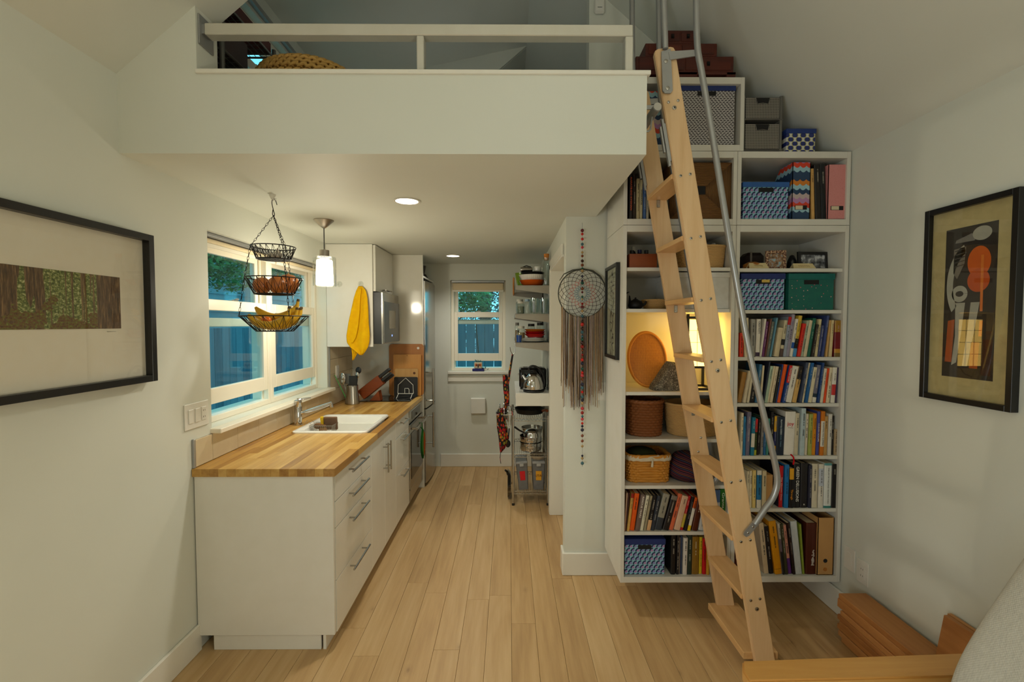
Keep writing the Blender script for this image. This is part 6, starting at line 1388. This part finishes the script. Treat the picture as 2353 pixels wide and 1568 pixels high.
q = B(); q.ball((HX - .018, HY - .05, z3 + .050), 1, 16, 10, (.026, .02, .022)); obj('mandarin', q, 'glazed', smooth=60, color=(212, 104, 26), label='small red-orange fruit on top of the bananas', cat='fruit')
q = B(); z1 = zc(598) + .003; q.lathe((HX + .03, HY - .02, z1), [(0, 0), (.018, .004), (.024, .016), (.018, .03), (.006, .038), (.004, .052), (0, .053)], 16); obj('garlic_bulb', q, 'garlic_skin', smooth=60, label='white garlic bulb in the small top tier', cat='garlic')
q = B(); q.lathe((HX - .025, HY + .02, z1), [(0, 0), (.016, .003), (.022, .014), (.016, .027), (.005, .034), (0, .042)], 16); obj('garlic_bulb', q, 'garlic_skin', smooth=60, label='second garlic bulb at the back of the top tier', cat='garlic')

# ================================================================== KITCHEN, DOORWAY SIDE
XK = .354
SZ = (1.927, 1.687, 1.444)
for z, lab in zip(SZ, ('highest stainless wall shelf with the bowls and glass carafe', 'middle stainless wall shelf with the drinking glasses', 'lowest stainless wall shelf with plates and red bowls')):
    t = thing('steel_shelf', (.2, 4.25, z - .075), lab, 'shelf', 'stainless shelves beside the doorway')
    q = B(); q.box((.055, 3.85, z - .008), (XK - .001, 4.72, z), .001); q.box((.052, 3.85, z - .03), (.055, 4.72, z + .004)); obj('tray', q, 'brushed', t)
    for y in (3.846, 4.71):
        q = B(); q.prism([(.053, y, z - .008), (XK - .001, y, z - .008), (XK - .001, y, z - .075), (.053, y, z - .036)], (0, .004, 0)); obj('bracket', q, 'brushed', t)
        q = B(); q.box((XK - .012, y - .002, z - .075), (XK - .001, y + .006, z + .02)); obj('wall_clip', q, 'black_plastic', t)
def pot(name, label, cat, x, y, z, prof, mat, color=None, n=28, group=None, inner=None, ribs=0):
    q = B(); q.lathe((x, y, z + .0006), prof, n, cap=False)
    if ribs:
        for v in q.b.verts:
            a = math.atan2(v.co.y - y, v.co.x - x); k = 1 + .012 * math.cos(a * ribs); v.co.x = x + (v.co.x - x) * k; v.co.y = y + (v.co.y - y) * k
    return obj(name, q, mat, smooth=50, color=color, label=label, cat=cat, group=group)
def bowl_prof(r, h, foot=.45, t=.004): return [(0, 0), (r * foot, 0), (r * foot, .004), (r * .82, h * .42), (r, h), (r - t, h), (r * .78, h * .45), (r * foot * .8, .008), (0, .008)]
z = SZ[0]
pot('orange_bowl', 'wide orange bowl at the bottom of the bowl stack on the highest shelf', 'bowl', .205, 4.0, z, bowl_prof(.118, .052, .6), 'glazed', (214, 92, 22))
pot('ribbed_bowl', 'white ribbed bowl stacked in the orange bowl', 'bowl', .205, 4.0, z + .036, [(0, 0), (.08, 0), (.095, .01), (.116, .058), (.120, .062), (.112, .060), (.09, .014), (0, .010)], 'ceramic', None, 160, ribs=40)
pot('dark_bowl', 'dark round bowl on top of the ribbed white bowl', 'bowl', .205, 4.0, z + .086, bowl_prof(.105, .036, .6), 'matt_plastic', (26, 26, 26))
t = thing('coffee_jug', (.15, 4.02, z + .125), 'small steel jug lying on the dark bowl', 'jug'); q = B(); q.tube([(.10, 4.0, z + .150), (.12, 4.0, z + .150), (.16, 4.01, z + .150), (.20, 4.02, z + .150)], [.02, .026, .026, .022], 16); obj('body', q, 'steel', t, smooth=50); q = B(); q.tube([(.12, 3.99, z + .17), (.15, 3.985, z + .182), (.19, 3.99, z + .17)], .004, 6); obj('handle', q, 'black_plastic', t)
t = thing('white_mug', (.262, 4.0, z + .124), 'white mug standing on the dark bowl', 'mug'); q = B(); q.lathe((.25, 4.0, z + .1235), [(0, 0), (.026, 0), (.030, .006), (.030, .05), (.027, .05), (.026, .008), (0, .006)], 20, cap=False); obj('body', q, 'ceramic', t, smooth=50); q = B(); q.tube([(.279, 3.995, z + .162), (.297, 3.99, z + .158), (.297, 3.99, z + .140), (.279, 3.995, z + .135)], .004, 6); obj('handle', q, 'ceramic', t)
pot('green_bowl', 'small green bowl behind the bowl stack', 'bowl', .13, 4.30, z, bowl_prof(.075, .15, .6), 'glazed', (120, 150, 40))
pot('steel_bowl', 'steel bowl at the back of the highest shelf', 'bowl', .26, 4.42, z, bowl_prof(.085, .17, .6), 'steel')
t = thing('glass_carafe', (.322, 3.90, z), 'tall glass carafe with a cork stopper', 'carafe'); q = B(); q.lathe((.318, 3.90, z + .0006), [(0, 0), (.032, 0), (.034, .006), (.034, .15), (.024, .19), (.022, .215), (.026, .235), (.024, .235), (.019, .212), (.021, .188), (.031, .148), (.031, .01), (0, .008)], 24, cap=False); obj('body', q, 'jar_glass', t, smooth=50)
q = B(); q.lathe((.318, 3.90, z + .215), [(0, 0), (.018, 0), (.022, .03), (.024, .055), (0, .055)], 18); obj('cork', q, 'glazed', t, smooth=50, color=(196, 120, 44))
boxobj('serving_board', (.032, 3.92, z - .075), (.046, 4.10, z + .075), 'board_wood', bev=.008, label='small wooden board hanging on the side of the highest shelf', cat='board')
z = SZ[1]
def tumbler(label, x, y, r, h, g='drinking glasses on the middle shelf'):
    q = B(); q.lathe((x, y, z + .0006), [(0, 0), (r * .8, 0), (r * .85, .01), (r, h), (r - .002, h), (r * .8, .014), (0, .012)], 20, cap=False); return obj('drinking_glass', q, 'jar_glass', smooth=50, label=label, cat='glass', group=g)
for k, (x, y, nm) in enumerate(((.215, 3.90, 'front centre'), (.300, 3.90, 'front by the wall'), (.235, 4.02, 'second row centre'), (.312, 4.02, 'second row by the wall'), (.215, 4.14, 'third row centre'), (.30, 4.14, 'third row by the wall'))):
    tumbler('tall clear drinking glass on the middle shelf, %s' % nm, x, y, .033, .135)
def jar(label, x, y, z, r, h, lid, inside=None, g='jars on the stainless shelves'):
    t = thing('glass_jar', (x, y, z), label, 'jar', g); q = B(); q.lathe((x, y, z + .0006), [(0, 0), (r * .95, 0), (r, .005), (r, h * .8), (r * .8, h * .9), (r * .8, h * .97), (0, h * .97)], 20); obj('body', q, 'jar_glass', t, smooth=50)
    q = B(); q.lathe((x, y, z + h * .9), [(r * .84, 0), (r * .84, h * .16), (0, h * .16)], 20); obj('lid', q, 'matt_plastic', t, smooth=50, color=lid)
    if inside: q = B(); q.lathe((x, y, z + .004), [(0, 0), (r * .9, 0), (r * .9, h * .6), (0, h * .62)], 16); obj('contents', q, 'matt_plastic', t, smooth=50, color=inside)
WL, DL = (206, 204, 192), (40, 38, 36)
jar('white-lidded jar at the open end of the middle shelf', .10, 3.93, z, .032, .10, WL, (110, 120, 96)); jar('taller white-lidded jar behind it on the middle shelf', .095, 4.06, z, .034, .125, WL); jar('pale blue tumbler-like jar beside the drinking glasses', .155, 3.93, z, .024, .12, (150, 176, 196))
z = SZ[2]
jar('jar with a white lid above the plates on the lowest shelf', .105, 3.98, z, .034, .13, WL, (170, 150, 100)); jar('dark-lidded green jar behind the red bowls', .205, 4.22, z, .036, .15, DL, (50, 70, 56)); jar('second dark-lidded jar behind the red bowls', .29, 4.24, z, .036, .16, DL, (44, 60, 60)); jar('narrow jar at the open end of the lowest shelf', .072, 4.12, z, .02, .16, (120, 116, 104), (150, 120, 80))
for k in range(4):
    pot('plate', ('lowest', 'second', 'third', 'topmost')[k] + ' plate of the plate stack on the lowest shelf', 'plate', .21, 3.975, z + k * .0072, [(0, 0), (.07, 0), (.105, .008), (.118, .011), (.117, .013), (.07, .003), (0, .003)], 'ceramic', None, 32, 'plates on the lowest shelf')
for k, c in enumerate(((170, 14, 18), (150, 16, 20), (176, 92, 26))):
    pot('shallow_bowl', ('lower red shallow bowl', 'upper red shallow bowl', 'orange shallow bowl')[k] + ' on the plate stack', 'bowl', .225, 3.975, z + .0415 + k * .02, bowl_prof(.092, .03, .7), 'glazed', c, 28, 'shallow bowls on the plates')
pot('blue_cup', 'small blue and white cup beside the plate stack', 'cup', .085, 3.90, z, [(0, 0), (.02, 0), (.024, .06), (.022, .06), (.018, .004), (0, .004)], 'glazed', (36, 76, 150))
# white counter with kettle and toaster
q = B(); q.box((.055, 3.83, .905), (XK - .001, 4.66, 1.014), .003); obj('white_counter', q, 'white_panel', label='thick white counter fixed beside the doorway under the kettle', cat='counter')
zc_ = 1.0145; kx, ky = .212, 3.93
t = thing('electric_kettle', (kx, ky, zc_), 'round steel kettle with an arched black handle', 'kettle')
q = B(); q.lathe((kx, ky, zc_), [(0, 0), (.088, 0), (.092, .006), (.090, .016), (0, .016)], 30); obj('base', q, 'black_plastic', t, smooth=40)
q = B(); q.lathe((kx, ky, zc_ + .017), [(0, 0), (.080, 0), (.088, .012), (.086, .05), (.070, .105), (.045, .135), (.030, .142), (0, .144)], 32); obj('body', q, 'chrome', t, smooth=60)
q = B(); q.lathe((kx, ky, zc_ + .160), [(.034, 0), (.03, .006), (.008, .010), (.009, .022), (0, .024)], 20); obj('lid', q, 'black_plastic', t, smooth=60)
q = B(); q.tube([(kx - .062, ky, zc_ + .095), (kx - .085, ky, zc_ + .125), (kx - .095, ky, zc_ + .145)], [.02, .015, .012], 12); obj('spout', q, 'chrome', t, smooth=60)
q = B(); q.tube(smooth_path([(kx - .045, ky, zc_ + .205), (kx - .01, ky, zc_ + .222), (kx + .04, ky, zc_ + .205), (kx + .078, ky, zc_ + .15), (kx + .092, ky, zc_ + .09), (kx + .088, ky, zc_ + .04)]), .010, 10); q.tube([(kx - .045, ky, zc_ + .205), (kx - .03, ky, zc_ + .155)], .008, 8); obj('handle', q, 'black_plastic', t, smooth=60)
t = thing('toaster', (.205, 4.16, zc_), 'black toaster behind the kettle', 'toaster'); q = B(); q.box((.09, 4.06, zc_ + .012), (.335, 4.25, zc_ + .19), .02, 3); obj('body', q, 'black_gloss', t, smooth=40)
q = B(); q.box((.13, 4.09, zc_ + .188), (.30, 4.115, zc_ + .1915)); q.box((.13, 4.18, zc_ + .188), (.30, 4.205, zc_ + .1915)); obj('slots', q, 'dark_gap', t); q = B(); q.box((.078, 4.14, zc_ + .12), (.091, 4.17, zc_ + .135), .003); obj('lever', q, 'chrome', t)
for x_ in (.11, .315):
    for y_ in (4.08, 4.23): boxobj('foot', (x_ - .01, y_ - .01, zc_), (x_ + .01, y_ + .01, zc_ + .0125), 'black_plastic', t)
# wire rack
t = thing('wire_rack', (.19, 4.2, 0), 'chrome wire shelving rack holding pots and bins', 'rack'); xs, ys = (.035, .342), (3.965, 4.50)
for x_ in xs:
    for y_ in ys:
        q = B(); q.cyl((x_, y_, .018), (x_, y_, .80), .0105, 12); ps = obj('post', q, 'wire_chrome', t, smooth=40); q = B(); q.lathe((x_, y_, 0), [(0, 0), (.013, 0), (.012, .02), (0, .02)], 12); obj('foot', q, 'black_plastic', ps, smooth=40)
RZ = (.125, .455, .775)
for z in RZ:
    q = B()
    for dz in (0, -.026):
        q.tube([(xs[0], ys[0], z + dz), (xs[1], ys[0], z + dz), (xs[1], ys[1], z + dz), (xs[0], ys[1], z + dz)], .0028, 6, closed=True)
    n = 10
    for y_ in ys:
        for k in range(n): q.tube([(xs[0] + (xs[1] - xs[0]) * k / n, y_, z), (xs[0] + (xs[1] - xs[0]) * (k + .5) / n, y_, z - .026), (xs[0] + (xs[1] - xs[0]) * (k + 1) / n, y_, z)], .0018, 5)
    for k in range(1, 16): q.cyl((xs[0] + (xs[1] - xs[0]) * k / 16, ys[0], z), (xs[0] + (xs[1] - xs[0]) * k / 16, ys[1], z), .0016, 5)
    obj('wire_shelf', q, 'wire_chrome', t, smooth=40)
def cooking_pot(label, x, y, z, r, h, handles=True):
    t = thing('cooking_pot', (x, y, z), label, 'pot', 'pots on the wire rack'); q = B(); q.lathe((x, y, z + .0022), [(0, 0), (r * .9, 0), (r, .012), (r, h), (r * 1.03, h + .002), (r * .97, h), (r * .96, .015), (0, .012)], 32, cap=False); obj('body', q, 'chrome', t, smooth=50)
    if handles:
        q = B(); q.tube(smooth_path([(x - .035, y - r + .004, z + h * .7), (x - .03, y - r - .022, z + h * .72), (x + .03, y - r - .022, z + h * .72), (x + .035, y - r + .004, z + h * .7)]), .0045, 8); obj('handle', q, 'chrome', t, smooth=50)
    return t
cooking_pot('wide stainless pot with side handle on the middle rack shelf', .195, 4.10, RZ[1], .098, .075); cooking_pot('second stainless pot stacked on the wide pot', .195, 4.10, RZ[1] + .077, .100, .055)
t = thing('saucepan', (.205, 4.09, RZ[1] + .14), 'small stainless saucepan upside down on the pot stack', 'saucepan'); q = B(); q.lathe((.21, 4.08, RZ[1] + .135), [(.082, 0), (.078, .03), (.06, .055), (.02, .066), (0, .067)], 28); obj('body', q, 'chrome', t, smooth=50); q = B(); q.tube([(.14, 4.06, RZ[1] + .165), (.09, 4.02, RZ[1] + .20), (.05, 3.99, RZ[1] + .235)], [.006, .008, .009], 8); obj('handle', q, 'black_plastic', t, smooth=50)
pot('steel_colander', 'stainless colander at the back of the middle rack shelf', 'colander', .22, 4.36, RZ[1] + .002, bowl_prof(.105, .15, .5), 'chrome')
pot('black_pan', 'black pan with a wooden handle on the top rack shelf', 'pan', .19, 4.2, RZ[2] + .002, [(0, 0), (.12, 0), (.14, .045), (.136, .045), (.118, .006), (0, .006)], 'matt_plastic', (18, 18, 18))
q = B(); q.tube([(.30, 4.09, RZ[2] + .04), (.322, 4.04, RZ[2] + .055), (.335, 3.985, RZ[2] + .06)], [.010, .013, .012], 10); obj('wooden_spoon', q, 'cherry', smooth=50, label='reddish wooden handle resting on the top rack shelf', cat='handle')
def bin_(label, x0, x1, y, z, h, lab, tilt, text=None, lidoff=False):
    t = thing('grain_bin', ((x0 + x1) / 2, y, z), label, 'bin', 'grey bins on the wire rack'); w = (x1 - x0) / 2; c = (x0 + x1) / 2
    q = B(); q.ring_mesh([rrect(c, y + .11, 2 * w * s, .22 * (.9 + .1 * s), .012, z + zz) for s, zz in ((.80, .003), (.82, .012), (.98, h - .03), (1.0, h - .028), (1.0, h - .01))]); obj('body', q, 'matt_plastic', t, smooth=40, color=(112, 112, 112))
    q = B(); q.box((c - w * 1.03, y - .008, z + h - .012), (c + w * 1.03, y + .228, z + h + .012), .006); obj('lid', q, 'matt_plastic', t, color=(150, 150, 148)); q = B(); q.box((c - w * .35, y - .012, z + h - .03), (c + w * .35, y - .007, z + h - .004), .002); obj('latch', q, 'matt_plastic', t, color=(170, 170, 168))
    q = B(); q.prism([(c - w * .42, y - .0005, z + h * .36), (c + w * .42, y - .0005, z + h * .36), (c + w * .46, y - .004, z + h * .70), (c - w * .46, y - .004, z + h * .70)], (0, -.001, 0)); nt = obj('paper_note', q, 'flat_ink', t, color=lab)
    if text: letters(text, .028, (c, y - .006, z + h * .53), FRONT, (110, 60, 20), t, name='handwriting')
    t.rotation_euler = (0, R(tilt), 0); return t
bin_('grey plastic bin with a red note on the bottom rack shelf', .078, .182, 3.985, RZ[0] + .003, .245, (206, 26, 32), -5)
bin_('grey plastic bin with a yellow note on the bottom rack shelf', .205, .318, 3.985, RZ[0] + .003, .245, (222, 160, 36), 0, 'UTAI')
pot('round_dish', 'round pale dish lying on the bin with the yellow note', 'dish', .262, 4.08, RZ[0] + .262, [(0, 0), (.06, 0), (.078, .035), (.074, .035), (.056, .006), (0, .006)], 'glazed', (190, 168, 140))
# lid rack and things hanging on the rack's side
t = thing('lid_rack', (-.02, 4.08, .74), 'chrome wire basket of pan lids hooked on the side of the rack', 'basket'); q = B(); wirebox(q, (-.105, 3.99, .70), (.015, 4.20, .80), 5, 8, .0022, .008); q.tube([(.018, 4.0, .80), (.030, 4.0, .80), (.036, 4.0, .785)], .0022, 5); q.tube([(.018, 4.18, .80), (.030, 4.18, .80), (.036, 4.18, .785)], .0022, 5); obj('basket', q, 'wire_chrome', t)
for k, (x, r, lab) in enumerate(((-.085, .085, 'glass pan lid standing at the window side of the lid rack'), (-.045, .095, 'large glass pan lid in the middle of the lid rack'), (-.010, .08, 'glass pan lid at the rack side of the lid rack'))):
    t = thing('pan_lid', (x, 4.09, .712), lab, 'lid', 'pan lids'); q = B(); q.ring_mesh([[(x + d, 4.09 + rr * math.cos(2 * math.pi * a / 32), .712 + r + rr * math.sin(2 * math.pi * a / 32)) for a in range(32)] for rr, d in ((r * .05, -.018), (r * .6, -.012), (r * .97, 0))], cap=False); obj('glass_dome', q, 'jar_glass', t, smooth=60)
    q = B(); q.tube([(x, 4.09 + r * math.cos(2 * math.pi * a / 32), .712 + r + r * math.sin(2 * math.pi * a / 32)) for a in range(32)], .0035, 6, closed=True); obj('rim', q, 'chrome', t, smooth=60); q = B(); q.cyl((x - .016, 4.09, .712 + r), (x - .034, 4.09, .712 + r), .012, 12); obj('knob', q, 'black_plastic', t, smooth=60)
def p_chili(m, x, z, y):
    d = m.voro(m.vec(x * 52, y * 52, z * 34), 1.); c = m.voro(m.vec(x * 52, y * 52, z * 34), 1., out=1); s = m.node('ShaderNodeSeparateColor'); m.t.links.new(c.k, s.inputs[0]); r = E(m.t, s.outputs[0])
    return m.mix(d.lt(.50), (24, 18, 16), m.ramp(r, [(0, (176, 20, 18)), (.45, (196, 40, 22)), (.6, (150, 140, 40)), (.8, (206, 120, 30))], 'CONSTANT'))
pattern('chili_print', p_chili, .8)
t = thing('oven_mitt', at(1163, 905, Y=4.165), 'long red pepper-print mitt standing in the lid rack', 'mitt'); q = B()
q.ring_mesh([[(at(cx_, yy, Y=4.165).x + w_ * math.cos(2 * math.pi * a / 16), 4.165 + .018 * math.sin(2 * math.pi * a / 16), at(cx_, yy, Y=4.165).z) for a in range(16)] for cx_, yy, w_ in ((1160, 862, .022), (1161, 865, .024), (1163, 890, .028), (1165, 925, .022), (1163, 964, .012))]); obj('mitt', q, 'chili_print', t, smooth=60)
t = thing('apron', at(1155, 1060, Y=4.02), 'red pepper-print apron hanging bunched on the side of the rack', 'apron'); q = B(); rn = random.Random(2)
q.ring_mesh([[(at(cx_, yy, Y=4.02).x + w_ * (1 + .22 * math.cos(a * 1.9 + yy * .02)) * math.cos(2 * math.pi * a / 20), 4.02 + .045 * (1 + .2 * math.sin(a * 2.3)) * math.sin(2 * math.pi * a / 20), at(cx_, yy, Y=4.02).z) for a in range(20)] for cx_, yy, w_ in ((1152, 940, .022), (1150, 955, .032), (1154, 985, .042), (1157, 1010, .038), (1154, 1030, .022), (1151, 1038, .008))]); obj('cloth', q, 'chili_print', t, smooth=60)
q = B(); q.tube([at(1151, 1036, Y=4.0), at(1149, 1052, Y=4.0), at(1151, 1066, Y=3.99)], .003, 6); obj('tie', q, 'chili_print', t)
q = B(); q.tube([at(1156, 940, Y=4.02), at(1162, 930, Y=3.99), at(1174, 934, Y=3.99), (.035, 3.955, .775)], .003, 6); obj('neck_strap', q, 'chili_print', t)
t = thing('hanging_ladle', at(1168, 1020, Y=4.1), 'black ladle hanging among the pots on the rack side', 'ladle'); q = B(); q.tube([at(1170, 985, Y=4.05), at(1168, 1010, Y=4.05)], .006, 6); obj('handle', q, 'black_plastic', t); q = B(); q.ball(at(1167, 1020, Y=4.05), .035, 12, 8, (.7, .5, 1)); obj('bowl', q, 'black_plastic', t, smooth=60)
t = thing('frying_pan', at(1172, 1080, Y=4.1), 'steel frying pan standing on edge beside the rack', 'pan'); p = at(1174, 1085, Y=4.12); q = B(); q.ring_mesh([[(p.x - .03 + d, 4.16 + rr * math.cos(2 * math.pi * a / 32), .002 + .13 + .0 + rr * math.sin(2 * math.pi * a / 32)) for a in range(32)] for rr, d in ((.001, .03), (.10, .03), (.128, .0), (.124, .0), (.098, .026), (.001, .026))], cap=False); obj('body', q, 'steel', t, smooth=50)
q = B(); q.tube([(p.x - .03, 4.08, .235), (p.x - .035, 4.04, .275), (p.x - .05, 4.02, .295)], [.008, .010, .009], 8); obj('handle', q, 'black_plastic', t, smooth=50)
t = thing('umbrella', at(1172, 860, Y=4.05), 'thin red and black umbrella hung by its curved handle on the shelf', 'umbrella')
q = B(); q.tube([at(1178, 815, Y=4.0), at(1172, 850, Y=4.0), at(1165, 905, Y=4.0)], [.008, .010, .004], 8); obj('canopy', q, 'chili_print', t, smooth=60)
q = B(); q.tube(smooth_path([at(1178, 818, Y=4.0), at(1183, 808, Y=4.0), at(1184, 795, Y=4.0), at(1182, 782, Y=4.0), at(1181, 776, Y=4.0)]), .0035, 8); q.tube([at(1178, 816, Y=4.0), at(1173, 806, Y=4.0), at(1172, 798, Y=4.0)], .003, 6); obj('hook', q, 'chrome', t, smooth=60)
# planter on the small window's sill
p = at(1099, 850, Y=YB - .005); t = thing('sill_planter', (p.x, YB + .01, W2[2]), 'tiny owl-faced planter on a blue saucer on the window sill', 'planter')
boxobj('saucer', (p.x - .065, YB - .03, W2[2]), (p.x + .065, YB + .035, W2[2] + .028), 'glazed', t, bev=.004, color=(30, 36, 110)); boxobj('pot', (p.x - .045, YB - .022, W2[2] + .0285), (p.x + .045, YB + .03, W2[2] + .10), 'glazed', t, bev=.006, color=(196, 186, 160))
for s in (-1, 1):
    q = B(); q.ball((p.x + s * .022, YB - .021, W2[2] + .07), 1, 12, 8, (.016, .003, .018)); e_ = obj('eye', q, 'glazed', t, smooth=60, color=(206, 104, 40)); q = B(); q.ball((p.x + s * .018, YB - .024, W2[2] + .07), 1, 8, 6, (.006, .002, .008)); obj('pupil', q, 'glazed', e_, color=(20, 20, 24))
q = B(); q.ball((p.x, YB - .021, W2[2] + .06), 1, 10, 6, (.008, .003, .025)); obj('face_mark', q, 'glazed', t, color=(30, 30, 40))
q = B(); rn = random.Random(9)
for k in range(26):
    c0 = Vector((p.x + rn.uniform(-.035, .10), YB + rn.uniform(-.01, .02), W2[2] + .10 - max(0, 0))); 
    if c0.x > p.x + .04: c0.z = W2[2] + rn.uniform(.01, .04)
    d = Vector((rn.uniform(-.02, .03), rn.uniform(-.01, .01), rn.uniform(.004, .03))); q.tube([c0, c0 + d * .6, c0 + d], [.0012, .004, .001], 5)
obj('sprigs', q, 'leaf_dark', t, kind='stuff')

# ================================================================== RIGHT FOREGROUND
zt = .002; rn = random.Random(21)
for k in range(9):
    th = .0262; ye = 2.247 + rn.uniform(-.03, .012); w0 = 1.664 + rn.uniform(-.004, .012); t0 = B(); t0.box((w0, 1.50, zt), (1.800 + rn.uniform(-.004, .002), ye, zt + th), .0025)
    obj('wood_offcut', t0, 'offcut_wood', label='%s short board in the pile by the wall' % ('lowest', 'second-lowest', 'third-lowest', 'fourth-lowest', 'middle', 'fourth-highest', 'third-highest', 'second-highest', 'topmost')[k], cat='board', group='boards piled along the wall'); zt += th + .0006
def leaner(label, px0, px1, yt0, yt1, x, th, tilt):
    a, b = at(px0, yt0, X=x), at(px1, yt1, X=x); q = B(); y0, y1 = min(a.y, b.y), max(a.y, b.y); top = (a.z + b.z) / 2
    q.prism([(x, y0, zt + .001), (x, y1, zt + .001), (x + tilt, y1, top), (x + tilt, y0, top)], (th, 0, 0)); obj('leaning_board', q, 'offcut_wood', label=label, cat='board', group='boards leaning over the pile')
leaner('front board standing on the pile against the wall', 2152, 2240, 1424, 1462, 1.735, .018, .03); leaner('rear board standing on the pile against the wall', 2166, 2240, 1417, 1452, 1.772, .016, .02)
# sofa: wooden arm and linen back
m = M('linen', (196, 194, 182), .95); x, y, z = m.xyz(); wv = (y * 900.).sin() * (z * 900.).sin() * .5 + .5; m.set('Base Color', m.mix(m.noise(m.vec(x * 40, y * 260, z * 60), 1., 3), (168, 166, 154), (212, 209, 196))); m.bump(wv + m.noise(m.vec(x * 50, y * 50, z * 50), 1., 3), .5, .0015); MT['linen'] = m.m
t = thing('sofa', (1.25, .7, 0), 'sofa with a pale wooden arm and light grey linen back', 'sofa')
def corner(px, py): return at(px, py, Z=.55)
A, Bc, C, D = corner(1697, 1518), corner(2240, 1499), corner(2240, 1554), corner(1722, 1566)
q = B(); q.prism([A + Vector((.012, 0, 0)), Bc, C, D, D.lerp(A, .5) - Vector((.004, 0, 0))], (0, 0, -.038)); bmesh.ops.bevel(q.b, geom=list(q.b.edges), offset=.005, segments=2, affect='EDGES'); obj('arm_rest', q, 'arm_wood', t, smooth=30)
for x_ in (.78, 1.40): boxobj('leg', (x_, 1.365, 0), (x_ + .045, 1.41, .512), 'arm_wood', t)
boxobj('side_rail', (.80, 1.375, .22), (1.42, 1.402, .30), 'arm_wood', t)
boxobj('seat_cushion', (.78, -.35, .26), (1.40, 1.33, .44), 'linen', t, bev=.05)
q = B(); rings = []; nu = 28
for yy, s in ((-.30, .55), (-.32, .9), (-.28, 1.0), (.3, 1.0), (1.10, 1.0), (1.19, .97), (1.235, .86), (1.25, .55)):
    r = []
    for k in range(nu):
        a = 2 * math.pi * k / nu; e = 3.2; u = .105 * s * math.copysign(abs(math.cos(a)) ** (2 / e), math.cos(a)); v = .36 * (s * .25 + .75) * math.copysign(abs(math.sin(a)) ** (2 / e), math.sin(a)); u += .012 * math.sin(yy * 5 + v * 9)
        T_ = R(27); r.append((1.425 + u * math.cos(T_) + v * math.sin(T_), yy, .78 - u * math.sin(T_) + v * math.cos(T_)))
    rings.append(r)
q.ring_mesh(rings); o = obj('back_cushion', q, 'linen', t, smooth=80); md = o.modifiers.new('soft', 'SUBSURF'); md.levels = md.render_levels = 2
